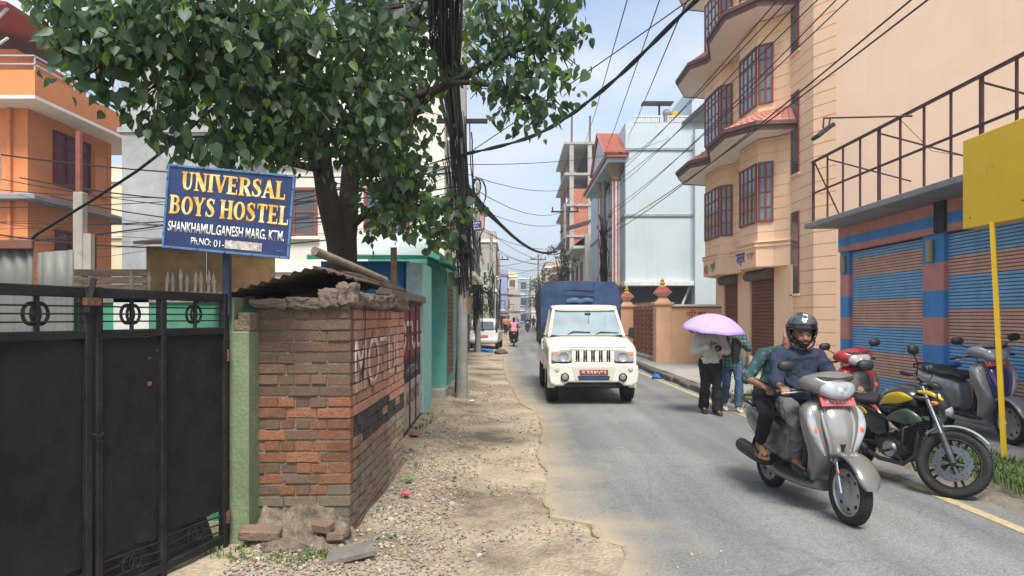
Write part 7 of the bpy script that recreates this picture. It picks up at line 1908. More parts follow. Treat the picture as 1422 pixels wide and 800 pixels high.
def pickup():
    t=thing('pickup_truck','cream pickup truck with a blue canvas cover driving toward the camera','truck',(1.47,12.8,0))
    crm=mat('truck_cream',(.74,.72,.62),rough=.3,var=.1,scale=2,bump=.02,coat=.45,grime=.42,gcol=(.44,.38,.28),gscale=3); dk=M_BLKP
    P=lambda mb,n,m,par=None,sm=50,**k: mb.build(n,m,par or t,smooth=sm,fix=False,**k)
    sec=lambda y,top,bot,hw,e=7: ((0,y,(top+bot)/2),hw,(top-bot)/2,e,XA,ZA)
    mb=MB(); mb.loft([sec(.085,1.03,.74,.60),sec(.10,1.05,.72,.66),sec(.16,1.075,.70,.70),sec(.6,1.14,.66,.73),sec(1.08,1.215,.6,.755),sec(1.14,1.22,.6,.76)],36,3); P(mb,'bonnet',crm)
    mb=MB(); mb.box(-.60,.60,.012,.05,1.035,1.047,.003); P(mb,'bonnet_lip',dk)
    for x in (-.30,.30):
        mb=MB(); mb.loft([((x,.3,1.085),.03,.02,2,XA,ZA),((x*1.1,.8,1.165),.035,.02,2,XA,ZA),((x*1.15,1.1,1.21),.02,.01,2,XA,ZA)],10,3); P(mb,'bonnet_crease',crm)
    # wings
    for q in (-1,1):
        mb=MB(); st=[]
        for i in range(11):
            a=rad(-12+204*i/10); st.append(((q*.745,.62-.44*math.cos(a),.40+.44*math.sin(a)),.075,.045,3,XA,(0,-math.cos(a),math.sin(a))))
        mb.loft(st,14,2); P(mb,'wheel_arch',crm)
        mb=MB(); mb.loft([((q*.72,.10,.86),.08,.17,5,XA,ZA),((q*.74,.5,.90),.09,.20,5,XA,ZA),((q*.75,1.15,.92),.085,.27,5,XA,ZA)],20,3); P(mb,'wing',crm)
        # headlamp
        mb=MB(); mb.loft([((q*.56,.01,.875),.175,.095,4,XA,ZA),((q*.56,.10,.875),.18,.10,4,XA,ZA)],20,2); hl=P(mb,'headlamp',M_REFL)
        mb=MB(); mb.lathe([(0,-.01),(.05,-.012),(.083,-.03),(.088,-.04)],24,0,Tm((q*.535,-.018,.875),rx=rad(90))@Tm(rx=rad(180))); mb.ball((q*.535,.004,.875),(.085,.03,.085),18,10); P(mb,'round_lens',M_LENS,hl)
        mb=MB(); mb.loft([((q*.68,.0,.94),.05,.028,3,XA,ZA),((q*.70,.08,.94),.05,.028,3,XA,ZA)],12,2); P(mb,'turn_lamp',mat('lens_amber',(.6,.28,.18),rough=.15,coat=.5),hl)
        mb=MB(); mb.loft([((q*.68,-.004,.83),.05,.03,3,XA,ZA),((q*.70,.08,.83),.05,.03,3,XA,ZA)],12,2); P(mb,'side_lens',M_LENS,hl)
        mb=MB(); mb.box(q*.56-.185,q*.56+.185,-.002,.05,.765,.785,.004); P(mb,'headlamp_trim',dk,hl)
    # grille with five slots
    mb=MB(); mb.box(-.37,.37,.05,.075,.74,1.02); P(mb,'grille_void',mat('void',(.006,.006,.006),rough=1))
    g=MB(); g.box(-.40,.40,-.005,.06,.985,1.035,.006); gp=P(g,'grille',crm)
    mb=MB(); mb.box(-.40,.40,-.004,.06,.735,.775,.006); P(mb,'grille_bar',crm,gp)
    for i in range(6):
        x=-.35+.70*i/5; w=.036; mb=MB(); mb.box(x-w,x+w,-.003,.06,.7755,.9845,.006); P(mb,'grille_bar',crm,gp)
    for i in range(5):
        x=-.28+.14*i; mb=MB(); mb.box(x-.009,x+.009,.012,.03,.776,.984,.003); P(mb,'slot_glint',M_CHROME,gp)  # bright bars added to imitate the white reflection inside each slot
    mb=MB(); mb.ball((0,-.012,.995),(.05,.01,.022),14,8); mb.ball((0,-.022,.995),(.02,.006,.02),10,6); P(mb,'badge',M_CHROME,gp)
    # bumper
    prof=[(-.80,.73),(-.70,.755),(.70,.755),(.80,.73),(.81,.55),(.78,.40),(.68,.355),(.55,.36),(.46,.42),(-.46,.42),(-.55,.36),(-.68,.355),(-.78,.40),(-.81,.55)]
    mb=MB(); mb.prism(prof,-.10,.12,0,Matrix.Rotation(rad(90),4,'X')); bp=mb.build('bumper',crm,t,bevel=.03)
    mb=MB(); mb.prism([(-.40,.70),(.40,.70),(.34,.46),(-.34,.46)],.1185,.126,0,Matrix.Rotation(rad(90),4,'X')); mb.build('bumper_inset',paint('truck_cream_dull',(.60,.57,.46),.4),bp,bevel=.006)
    for q in (-1,1):
        mb=MB(); mb.lathe([(0,0),(.062,0),(.068,.012),(.075,.012),(.075,-.02)],20,0,Tm((q*.52,-.135,.515),rx=rad(-90))); P(mb,'fog_lamp',dk,bp)
        mb=MB(); mb.ball((q*.52,-.14,.515),(.055,.012,.055),14,8); P(mb,'fog_lens',mat('lens_grey',(.25,.25,.24),rough=.15,coat=.5),bp)
        mb=MB(); mb.ball((q*.66,-.115,.645),(.05,.02,.048),14,8); P(mb,'reflector',mat('lens_pale',(.45,.44,.40),rough=.3),bp)
    mb=MB(); mb.prism([(-.29,.535),(.29,.535),(.27,.465),(-.27,.465)],.1265,.131,0,Matrix.Rotation(rad(90),4,'X')); P(mb,'air_slot',mat('slot_dark',(.008,.008,.012),rough=.6),bp,None)
    mb=MB(); mb.box(-.26,.26,-.136,-.1312,.478,.515); P(mb,'blue_grille',mat('slot_blue',(.02,.07,.26),rough=.4),bp,None)
    mb=MB(); mb.box(-.255,.255,-.142,-.1262,.555,.650,.003); pl=P(mb,'number_plate',mat('truck_plate',(.24,.055,.035),rough=.5,grime=.2),None,None)
    text('plate_text','बा१च४५९२',M_PLTXT,.44,.062,Matrix.Translation((0,-.1425,.603))@Matrix.Rotation(rad(90),4,'X'),pl,bold=.015,depth=.002)
    # cab
    mb=MB(); mb.loft([sec(1.12,1.24,.48,.775),sec(1.3,1.26,.46,.79),sec(2.2,1.26,.46,.79),sec(2.28,1.25,.46,.78)],30,2); P(mb,'cab_body',crm)
    b=(-.735,.735,1.14,2.26,1.225); tp=(-.635,.635,1.56,2.24,1.745)
    def lerp4(k): return [b[i]+(tp[i]-b[i])*k for i in range(5)]
    # windscreen and side glass, pillars round them
    def quad_panel(n,A,B,C,D,m,th=.012,par=None):
        A,B,C,D=[Vector(p) for p in (A,B,C,D)]; nn=(B-A).cross(D-A).normalized()*th; mb=MB(); mb.add([A,B,C,D,A+nn,B+nn,C+nn,D+nn],[(0,3,2,1),(4,5,6,7),(0,1,5,4),(1,2,6,5),(2,3,7,6),(3,0,4,7)]); return P(mb,n,m,par,None)
    gl=mat('windscreen_glass',(.20,.27,.29),rough=.04,var=.3,scale=1.5,bump=0,spec=1.0,coat=1.0); gl.node_tree.nodes['Principled BSDF'].inputs['Coat IOR'].default_value=2.0  # pale blue base puts the sky reflection into the glass colour
    ws=quad_panel('windscreen',(-.70,1.15,1.235),(.70,1.15,1.235),(.61,1.555,1.725),(-.61,1.555,1.725),gl)
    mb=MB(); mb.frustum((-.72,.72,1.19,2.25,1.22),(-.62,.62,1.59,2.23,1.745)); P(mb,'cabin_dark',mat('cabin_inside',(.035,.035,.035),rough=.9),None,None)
    for q in (-1,1):
        mb=MB(); mb.tube([(q*.735,1.12,1.21),(q*.625,1.55,1.75)],.035,8); P(mb,'windscreen_pillar',crm)
        mb=MB(); mb.tube([(q*.745,2.22,1.21),(q*.645,2.2,1.75)],.045,8); P(mb,'rear_pillar',crm)
        quad_panel('side_glass',(q*.735,1.24,1.24),(q*.735,2.18,1.24),(q*.64,2.18,1.73),(q*.64,1.62,1.73),gl,.006*q)
        mb=MB(); mb.box(q*.80-.006,q*.80+.006,1.22,2.18,.52,1.22,.004); d=P(mb,'door',crm)
        mb=MB(); mb.box(q*.812-.01,q*.812+.01,2.0,2.12,1.05,1.08,.005); P(mb,'handle',dk,d)
        mb=MB(); mb.tube([(q*.76,1.25,1.20),(q*.86,1.22,1.24)],.014,8); mr=P(mb,'wing_mirror',dk)
        mb=MB(); mb.loft([((q*.90,1.18,1.28),.060,.11,4,XA,ZA),((q*.90,1.26,1.28),.055,.10,3.4,XA,ZA)],16,2); P(mb,'mirror_shell',dk,mr)
    mb=MB(); mb.box(-.72,.72,1.10,1.16,1.205,1.235,.008); P(mb,'windscreen_rubber',dk)
    mb=MB(); mb.loft([((0,1.50,1.755),.60,.03,4,XA,ZA),((0,1.60,1.785),.665,.048,4,XA,ZA),((0,1.9,1.80),.675,.052,4,XA,ZA),((0,2.30,1.795),.665,.05,4,XA,ZA)],30,3); P(mb,'cab_roof',crm)
    for x0,x1,zz in [(-.38,.08,1.30),(.16,.64,1.29)]:
        mb=MB(); mb.tube([(x0,1.15,1.235),(x0+.12,1.165,zz+.01),(x1,1.165,zz-.005)],[.016,.014,.010],6); P(mb,'wiper',dk)
    mb=MB(); mb.tube([(.06,1.32,1.45),(.06,1.30,1.70)],.004,5); mb.box(.0,.12,1.46,1.5,1.62,1.68,.01); P(mb,'rear_view_mirror',dk)
    # the photograph's dangling trim inside the windscreen, dashboard, seats
    mb=MB(); mb.box(-.66,.66,1.20,1.45,1.20,1.27,.02); P(mb,'dashboard',mat('dash',(.16,.15,.14),rough=.8),ws)
    # chassis, bed and canvas
    mb=MB(); mb.box(-.40,.40,.2,4.6,.42,.58,.02); P(mb,'chassis',dk,None,None)
    mb=MB(); mb.box(-.62,.62,.25,.32,.30,.38,.01); mb.tube([(-.5,.45,.30),(.5,.45,.30)],.04,10); mb.box(.2,.34,.3,.5,.26,.36,.01); P(mb,'axle',M_ENG,None)
    mb=MB(); mb.box(-.82,.82,2.36,4.75,.58,1.08,.01); P(mb,'cargo_bed',crm,None,None)
    mb=MB(); mb.box(-.84,.84,2.34,2.40,.9,1.25,.01); P(mb,'bed_front',crm,None,None)
    cv=mat('canvas_blue',(.030,.058,.135),rough=.75,var=.25,scale=3,bump=.8,bscale=6,grime=.45,gcol=(.075,.095,.14),gscale=3)
    vs=[];prof=[(-.86,1.0),(-.87,1.5),(-.865,2.15),(-.85,2.25),(-.74,2.345),(-.5,2.365),(-.2,2.375),(0,2.38),(.2,2.375),(.5,2.365),(.74,2.345),(.85,2.25),(.865,2.15),(.87,1.5),(.86,1.0)]
    ys=[2.40,2.46,2.9,3.4,3.9,4.4,4.8]; mb=MB()
    for y in ys:
        for (x,z) in prof:
            k=.985 if y==2.40 else 1; vs.append((x*k+.012*noise.noise(Vector((x*3,y*2,z*3))),y,(z if y>2.4 else z-.015 if z>1.2 else z)+(.012*noise.noise(Vector((x*4,y*3,1))) if z>1.2 else 0)))
    n=len(prof); fs=[(j*n+i,j*n+i+1,(j+1)*n+i+1,(j+1)*n+i) for j in range(len(ys)-1) for i in range(n-1)]
    mb.add(vs,fs)
    # front wall of the canvas, slightly billowed
    G=[]; nx,nz=16,12
    for j in range(nz+1):
        z=1.0+1.36*j/nz
        hw=.85 if z<2.2 else .85-(z-2.2)/.16*.10
        for i in range(nx+1):
            x=-hw+2*hw*i/nx; zz=min(z,2.365-.02*abs(x)); G.append((x,2.395-.02*math.sin(math.pi*i/nx)-.04*noise.noise(Vector((x*2.5,z*3,4))),zz))
    mb.add(G,[(j*(nx+1)+i,j*(nx+1)+i+1,(j+1)*(nx+1)+i+1,(j+1)*(nx+1)+i) for j in range(nz) for i in range(nx)])
    c=P(mb,'canvas_cover',cv,None,40)
    for x in (-.36,.30):
        mb=MB(); mb.box(x-.008,x+.008,2.355,2.372,1.86,2.35); P(mb,'seam',cv,c,None)
    mb=MB(); mb.box(-.352,.292,2.35,2.366,2.18,2.20); mb.box(-.352,.292,2.352,2.367,2.06,2.075); P(mb,'seam',cv,c,None)
    mb=MB(); mb.loft([((-.30,2.345,1.93),.04,.03,2.4,ZA,YA),((-.12,2.33,1.96),.055,.045,2.4,ZA,YA),((.0,2.335,1.93),.05,.04,2.4,ZA,YA),((.14,2.33,1.965),.05,.045,2.4,ZA,YA),((.26,2.345,1.94),.035,.03,2.4,ZA,YA)],14,4); P(mb,'rolled_flap',mat('canvas_light',(.06,.105,.22),rough=.7,var=.2),c)
    mb=MB(); mb.box(-.875,-.85,2.40,2.43,1.0,2.26); mb.box(.85,.875,2.40,2.43,1.0,2.26); P(mb,'canvas_frame',M_BLKP,c,None)
    for x in (-.71,.71):
        for y in (.62,3.6): 
            w=wheel(t,(0,0,0),.335,.225,'disc',Tm((x,y,.335),rz=rad(90)),M_ALU)
    for q in (-1,1):
        mb=MB(); mb.box(q*.70-.13,q*.70+.13,1.06,1.075,.2,.6); P(mb,'mud_flap',dk,None,None)
pickup()

def hatchback():
    t=thing('parked_car','small white hatchback parked at the left edge of the street','car',(-1.42,34.6,0))
    w=paint('car_white',(.72,.72,.70),.25); P=lambda mb,n,m,par=None,sm=45: mb.build(n,m,par or t,smooth=sm,fix=False)
    sec=lambda y,top,bot,hw,e=5: ((0,y,(top+bot)/2),hw,(top-bot)/2,e,XA,ZA)
    mb=MB(); mb.loft([sec(0,.88,.36,.68),sec(.06,.95,.30,.74),sec(.5,.98,.25,.76),sec(2.4,.95,.25,.76),sec(3.3,.82,.28,.72),sec(3.45,.7,.32,.62)],28,3); P(mb,'body',w)
    mb=MB(); mb.loft([sec(.10,1.42,.9,.56,4),sec(.3,1.50,.9,.62,4),sec(1.6,1.50,.9,.63,4),sec(2.5,.98,.9,.66,4)],28,3); P(mb,'cabin',w)
    mb=MB(); mb.add([(-.55,.02,.98),(.55,.02,.98),(.49,.10,1.36),(-.49,.10,1.36)],[(0,1,2,3)]); rw=P(mb,'rear_window',mat('car_glass',(.12,.17,.19),rough=.06,bump=0,coat=1),None,None)
    so=rw.modifiers.new('solidify','SOLIDIFY'); so.thickness=.03; so.offset=1
    mb=MB(); mb.tube([(0,-.02,1.02),(.0,-.0,1.12),(-.28,.03,1.2)],.014,5); P(mb,'wiper',M_BLKP)
    mb=MB(); mb.ball((0,-.03,.98),(.09,.03,.04),10,6); P(mb,'latch',M_BLKP)
    mb=MB(); mb.box(-.70,.70,-.07,.1,.34,.60,.05); P(mb,'rear_bumper',w)
    mb=MB(); mb.box(-.25,.25,-.08,-.02,.56,.70,.01); P(mb,'number_plate',M_PLATE,None,None)
    text('plate_text','बा ३ च ८८२',M_PLTXT,.36,.07,Matrix.Translation((0,-.085,.63))@Matrix.Rotation(rad(90),4,'X'),t)
    for q in (-1,1):
        mb=MB(); mb.box(q*.66-.045,q*.66+.045,-.01,.12,.80,1.30,.02); P(mb,'tail_lamp',M_REDL if q<0 else mat('tail_dark',(.04,.03,.03),rough=.2))
        mb=MB(); mb.box(q*.62-.03,q*.62+.03,.4,2.3,1.50,1.55,.01); P(mb,'roof_rail',M_BLKP)
        mb=MB(); mb.add([(q*.66,.45,1.0),(q*.66,2.2,1.0),(q*.645,1.6,1.4),(q*.63,.5,1.4)],[(0,1,2,3)]); P(mb,'side_window',MATS['car_glass'],None,None)
        for y in (.55,2.85): wheel(t,(0,0,0),.28,.18,'disc',Tm((q*.66,y,.28),rz=rad(90)))
    t.rotation_euler[2]=rad(-3)
hatchback()
def far_traffic():
    for (x,y,rz,lab) in [(.10,38.6,rad(90),'black motor scooter ridden away by a person in pink'),(1.62,73,rad(-90),'far scooter coming toward the camera near the right side'),(.15,66,rad(90),'far scooter riding away beyond the rider in pink'),(-.45,80,rad(88),'farthest scooter riding away by the left houses')]:
        c=copy_tree(rs,lab,None,(x,y,0),rz); c['group']='scooters far down the street'; c.rotation_euler[0]=0
        for ch in kids(c):
            if ch.type=='MESH' and ch.data.materials and ch.data.materials[0]==REDP and y!=66:
                ch.material_slots[0].link='OBJECT'; ch.material_slots[0].material=M_BLKP
    t=thing('tempo_van','small dark three wheeler far down the street on the left','three wheeler',(-1.15,70,0))
    mb=MB(); mb.loft([((0,0,.95),.55,.65,4,XA,ZA),((0,.4,1.0),.62,.72,4,XA,ZA),((0,2.2,1.0),.62,.7,4,XA,ZA)],20,3); mb.build('body',mat('tempo_green',(.05,.09,.09),rough=.4),t,smooth=50)
    mb=MB(); mb.box(-.42,.42,-.03,.02,1.1,1.5,.01); mb.build('window',M_GLASS,t)
    for q in (-1,1): mb=MB(); mb.tube([(q*.5-.06,.5,.25),(q*.5+.06,.5,.25)],.25,14); mb.build('wheel',M_TYRE,t)
far_traffic()
# ================================================================ PEOPLE
def remeshed(mb, name, voxel, mats, parent, smooth_it=4, folds=0.0, fscale=7.0, seed=0):
    me = mb.mesh('tmp', mats, fix=True)
    o = bpy.data.objects.new('tmp', me); COL.objects.link(o)
    r = o.modifiers.new('r','REMESH'); r.mode='VOXEL'; r.voxel_size=voxel; r.adaptivity=0
    s = o.modifiers.new('s','SMOOTH'); s.factor=.5; s.iterations=smooth_it
    bpy.context.view_layer.update()
    out = eval_mesh(o, name)
    bpy.data.objects.remove(o)
    if folds:
        ns = [v.normal.copy() for v in out.vertices]
        for v, n in zip(out.vertices, ns):
            p = v.co*fscale; q = Vector((p.x, p.y, p.z*.55+seed*3))
            q.z *= 1.6 if abs(n.z)<.5 else 1; a = max(0,1-abs(noise.noise(q))*3.2)**1.4*1.5-.3; b = noise.noise(q*2.1+Vector((5,1,seed)))+.6*noise.noise(q*5)
            v.co += n*folds*(a*.8+b*.4-.2)
    for p in out.polygons: p.use_smooth = True
    out.materials.clear(); out.materials.append(mats)
    return link(name, out, parent)
def capsule(mb, a, ra, b, rb, n=14):
    a=Vector(a); b=Vector(b); d=(b-a)
    mb.tube([a,a.lerp(b,.35),a.lerp(b,.7),b],[ra,ra+(rb-ra)*.25,ra+(rb-ra)*.68,rb],n)
    mb.ball(a,ra,n,8); mb.ball(b,rb,n,8)
def hand(mb, wrist, fwd, palm, side, curl=.5, spread=.06, k=1.0):
    """fwd = direction of the knuckles, palm = palm normal, side = towards the thumb"""
    f=Vector(fwd).normalized(); p=Vector(palm); p=(p-f*p.dot(f)).normalized(); s=f.cross(p); 
    if s.dot(Vector(side))<0: s=-s
    w=Vector(wrist)
    st=[(w+f*.0,.026*k,.019*k,2.4,s,p),(w+f*.035*k,.036*k,.017*k,2.6,s,p),(w+f*.075*k,.041*k,.014*k,2.6,s,p),(w+f*.09*k,.038*k,.010*k,2.4,s,p)]
    mb.loft(st,14,3)
    for i,(off,L) in enumerate([(.030,.070),(.010,.078),(-.011,.073),(-.030,.058)]):
        q=w+f*.085*k+s*off*k; ang=0.0; r=.0088*k
        d0=(f+s*spread*(1.5-i)).normalized()
        for j,seg in enumerate((.45,.32,.26)):
            ang+=curl*(.55,1.05,.75)[j]+.06*i
            d=(d0*math.cos(ang)+p*math.sin(ang)).normalized(); e=q+d*L*seg*k
            capsule(mb,q,r,e,r*.92,8); q=e; r*=.92
    q=w+f*.028*k+s*.030*k; d=(f*.62+s*.72+p*.25).normalized(); r=.0105*k
    for j,seg in enumerate((.036,.03,.024)):
        e=q+d*seg*k; capsule(mb,q,r,e,r*.9,8); q=e; r*=.9; d=(d+f*.35+p*.35*curl).normalized()
SKIN=mat('skin_brown',(.265,.135,.080),rough=.5,var=.1,scale=9,bump=.05,spec=.4)
HAIRM=mat('hair_black',(.012,.010,.009),rough=.45,var=.3,scale=20,bump=.4,bscale=90)
def person(label, loc, rz, J, shirt=None, pants=None, shoes=None, hair=True, hands=(.4,.4), voxel=.011, belly=1.0, sleeve=(1.0,1.0), fem=False, palms=None, pant_w=1.0, folds=.006, face=True, sandals=False, group=None, head_dir=(1,0,0), seed=1, coat_open=False, rx=0):
    o = thing('person', label, 'person', loc, rz, group, rx=rx)
    V = {k: Vector(v) for k, v in J.items()}
    fwd = Vector(J.get('fwd',(1,0,0))); lft = Vector((0,1,0))
    sp = [(V['pelvis'],.145,.105),(V['pelvis'].lerp(V['chest'],.45),.13*belly,.105*belly),(V['chest'],.158*(1 if not fem else .9),.11*belly**.5),(V['chest'].lerp(V['neck'],.62),.145 if not fem else .13,.085),(V['neck'],.055,.055)]
    def torso(mb, e=0.0, top=True):
        st=[]; 
        ups=[(V['chest']-V['pelvis']).normalized()]*3+[(V['neck']-V['chest']).normalized()]*2
        for (c,a,b),u in zip(sp,ups):
            A=(lft-u*lft.dot(u)).normalized(); B=A.cross(u); st.append((c,a+e,b+e,2.4,A,B))
        lo=sp[0]; st=[(lo[0]-ups[0]*.09,.10+e,.08+e,2.3,st[0][4],st[0][5])]+st
        mb.loft(st if top else st[:-1],22,4)
    hd = V['head']; hf = Vector(head_dir).normalized(); hl = Vector((0,0,1)).cross(hf).normalized(); hu = Vector((0,0,1))
    H = Matrix((hf,hl,hu)).transposed().to_4x4(); H.translation = hd
    b = MB()
    torso(b,-.008)
    # head: skull, jaw, nose, ears, neck (head centre at eye level)
    b.ball((-.012,0,.03),(.097,.076,.095),18,12,0,H); b.loft([((.015,0,.02),.066,.078,2.4,YA,XA),((.022,0,-.045),.058,.066,2.4,YA,XA),((.032,0,-.09),.040,.048,2.3,YA,XA),((.036,0,-.108),.018,.022,2.2,YA,XA)],16,3,0,H)
    b.loft([((.088,0,.005),.008,.008,2,YA,XA),((.100,0,-.018),.011,.012,2,YA,XA),((.106,0,-.034),.016,.015,2,YA,XA),((.094,0,-.044),.010,.008,2,YA,XA)],10,3,0,H)
    b.ball((.088,0,-.066),(.012,.024,.010),10,6,0,H); b.ball((.086,0,.022),(.012,.052,.012),10,6,0,H)
    for q in (-1,1): b.ball((-.012,q*.078,-.012),(.02,.012,.03),8,6,0,H); b.ball((.07,q*.036,-.03),(.022,.022,.022),8,6,0,H)
    capsule(b, V['neck']-Vector((0,0,.03)), .056, hd+Vector((0,0,-.06))-hf*.015, .052)
    for q,s in ((1,'l'),(-1,'r')):
        sh,el,ha = V['sh_'+s],V['el_'+s],V['ha_'+s]; hp,kn,an,to = V['hip_'+s],V['kn_'+s],V['an_'+s],V['toe_'+s]
        capsule(b, sh,.046,el,.036); capsule(b, el,.038,ha,.024)
        capsule(b, hp,.078,kn,.050); capsule(b, kn,.052,kn.lerp(an,.35),.050); capsule(b, kn.lerp(an,.35),.050,an,.034)
        capsule(b, an-Vector((0,0,.02)),.034,to,.026); capsule(b, an-Vector((0,0,.02)),.034,an-(to-an).normalized()*.045-Vector((0,0,.035)),.03)
        fd=(ha-el).normalized(); pm=Vector(palms[0 if q>0 else 1]) if palms else (Vector((0,0,-1)) if abs(fd.z)<.75 else Vector((0,-q,0)))
        kf=J.get('kn_dir_'+s); hand(b, ha, kf or fd, pm, J.get('thumb_'+s,(0,-q,0) if abs(fd.z)<.75 else (1,0,0)), hands[0 if q>0 else 1])
    remeshed(b,'body',voxel,SKIN,o,2)
    if face:
        for q in (-1,1):
            mb=MB(); mb.ball((.079,q*.033,.0),(.010,.015,.009),10,6,0,H); e=mb.build('eye',mat('eye_white',(.26,.23,.2),rough=.25),o,smooth=60,fix=False)
            mb=MB(); mb.ball((.087,q*.033,.0),(.004,.007,.008),8,6,0,H); mb.build('iris',HAIRM,e,smooth=60,fix=False)
            mb=MB(); mb.ball((.088,q*.034,.022),(.008,.023,.0055),8,5,0,H); mb.build('eyebrow',HAIRM,o,smooth=60,fix=False)
        mb=MB(); mb.ball((.097,0,-.066),(.006,.022,.006),10,6,0,H); mb.build('lips',mat('lips',(.22,.085,.065),rough=.5),o,smooth=60,fix=False)
    if hair:
        mb=MB(); mb.ball((-.022,0,.045),(.103,.085,.095),18,12,0,H)
        if hair=='long': mb.loft([((-.06,0,.04),.08,.06,2.3,YA,XA),((-.085,0,-.08),.085,.045,2.3,YA,XA),((-.10,0,-.25),.07,.035,2.3,YA,XA),((-.10,0,-.36),.03,.02,2.3,YA,XA)],16,3,0,H)
        remeshed(mb,'hair',max(voxel,.012),HAIRM,o,2,.004,22)
    if shirt:
        mb=MB(); torso(mb,.012,True)
        for q,s,i in ((1,'l',0),(-1,'r',1)):
            sh,el,ha = V['sh_'+s],V['el_'+s],V['ha_'+s]; wd=shirt.get('loose',1.0)
            capsule(mb, V['chest'].lerp(V['neck'],.6)+lft*q*.10,.075,sh,.066)
            f=sleeve[i]
            if f<=.5: capsule(mb, sh,.066*wd,sh.lerp(el,f*2),.054*wd)
            else:
                capsule(mb, sh,.064*wd,el,.052*wd); capsule(mb, el,.053*wd,el.lerp(ha,min(.93,(f-.5)*2)),.036*wd**1.5)
        if shirt.get('hem'):                         # hem below the waist
            p=V['pelvis']; mb.loft([(p+Vector((0,0,.08)),.165*belly**.5,.13*belly**.5,2.3,YA,XA),(p+Vector((0,0,-.02)),.178*belly**.4,.145*belly**.4,2.3,YA,XA),(p+Vector((0,0,-shirt['hem'])),.17*belly**.4,.14*belly**.4,2.3,YA,XA)],22,3)
        if shirt.get('belly'):
            c=V['pelvis'].lerp(V['chest'],.42)+Vector((shirt['belly'],0,0)); mb.ball(c,(.13,.16,.16),16,10)
        remeshed(mb,shirt.get('name','shirt'),voxel,shirt['m'],o,3,folds,shirt.get('fs',8),seed)
        if shirt.get('collar',True):
            mb=MB(); u=(hd-V['neck']).normalized(); nb=V['neck']-u*.012
            pts=[nb+Vector((.068*math.cos(t)+.006,.068*math.sin(t),-.022*math.cos(t))) for t in [2*math.pi*i/16 for i in range(17)]]
            mb.tube(pts,.014,7,caps=False); mb.build('collar',shirt['m'],o,smooth=60,fix=False)
    if pants:
        mb=MB(); p=V['pelvis']; A=lft; u=(V['chest']-p).normalized()
        mb.loft([(p-u*.10,.125,.10,2.3,lft,fwd),(p,.158,.122,2.3,lft,fwd),(p+u*.09,.15,.118,2.3,lft,fwd)],22,3)
        for s in 'lr':
            hp,kn,an=V['hip_'+s],V['kn_'+s],V['an_'+s]; w=pant_w; fl=pants.get('flare',1.0)
            capsule(mb,hp,.094*w,kn,.066*w); e=kn.lerp(an,pants.get('len',.93)); capsule(mb,kn,.066*w,kn.lerp(e,.5),.062*w*fl**.5); capsule(mb,kn.lerp(e,.5),.062*w*fl**.5,e,.052*w*fl)
        if pants.get('skirt'):
            a=V['an_l'].lerp(V['an_r'],.5); mb.loft([(p,.155,.12,2.3,lft,fwd),(p.lerp(a,.35),.165,.13,2.3,lft,fwd),(p.lerp(a,.75),.15,.12,2.3,lft,fwd),(p.lerp(a,.93),.145,.12,2.3,lft,fwd)],22,4)
        remeshed(mb,pants.get('name','trousers'),voxel,pants['m'],o,4,folds,9,seed+3)
    if shoes:
        for s in 'lr':
            an,to=V['an_'+s],V['toe_'+s]; d=(to-an); d.z=0; d.normalize(); q=Vector((0,0,1)).cross(d); up=Vector((0,0,1))
            hz=to.z-.03; c0=Vector((an.x,an.y,hz))-d*.065
            mb=MB()
            if sandals:
                mb.loft([(c0+up*.0,.030,.012,3,q,up),(c0+d*.1,.038,.010,3,q,up),(c0+d*.2,.044,.010,3,q,up),(c0+d*.255,.025,.009,3,q,up)],14,3); sh=mb.build('sandal',shoes,o,smooth=50,fix=False)
                mb=MB(); cc=c0+d*.185; mb.tube([cc+q*.043+up*.0,cc+q*.03+up*.045,cc+up*.055,cc-q*.03+up*.045,cc-q*.043],.010,8); mb.build('strap',shoes,sh,smooth=50,fix=False)
            else:
                mb.loft([(c0+up*.028,.022,.030,2.4,q,up),(c0+d*.05+up*.036,.038,.045,2.5,q,up),(c0+d*.12+up*.034,.041,.042,2.5,q,up),(c0+d*.20+up*.022,.045,.028,2.5,q,up),(c0+d*.262+up*.014,.030,.018,2.4,q,up),(c0+d*.275+up*.012,.012,.010,2.2,q,up)],18,3); sh=mb.build('shoe',shoes,o,smooth=60,fix=False)
                mb=MB(); mb.loft([(c0+up*-.002,.028,.010,3,q,up),(c0+d*.12,.044,.010,3,q,up),(c0+d*.2,.048,.010,3,q,up),(c0+d*.282,.02,.009,2.6,q,up)],16,3); mb.build('sole',mat('sole_pale',(.35,.33,.30),rough=.7) if pants and pants.get('palesole') else M_BLKP,sh,smooth=50,fix=False)
    return o, H
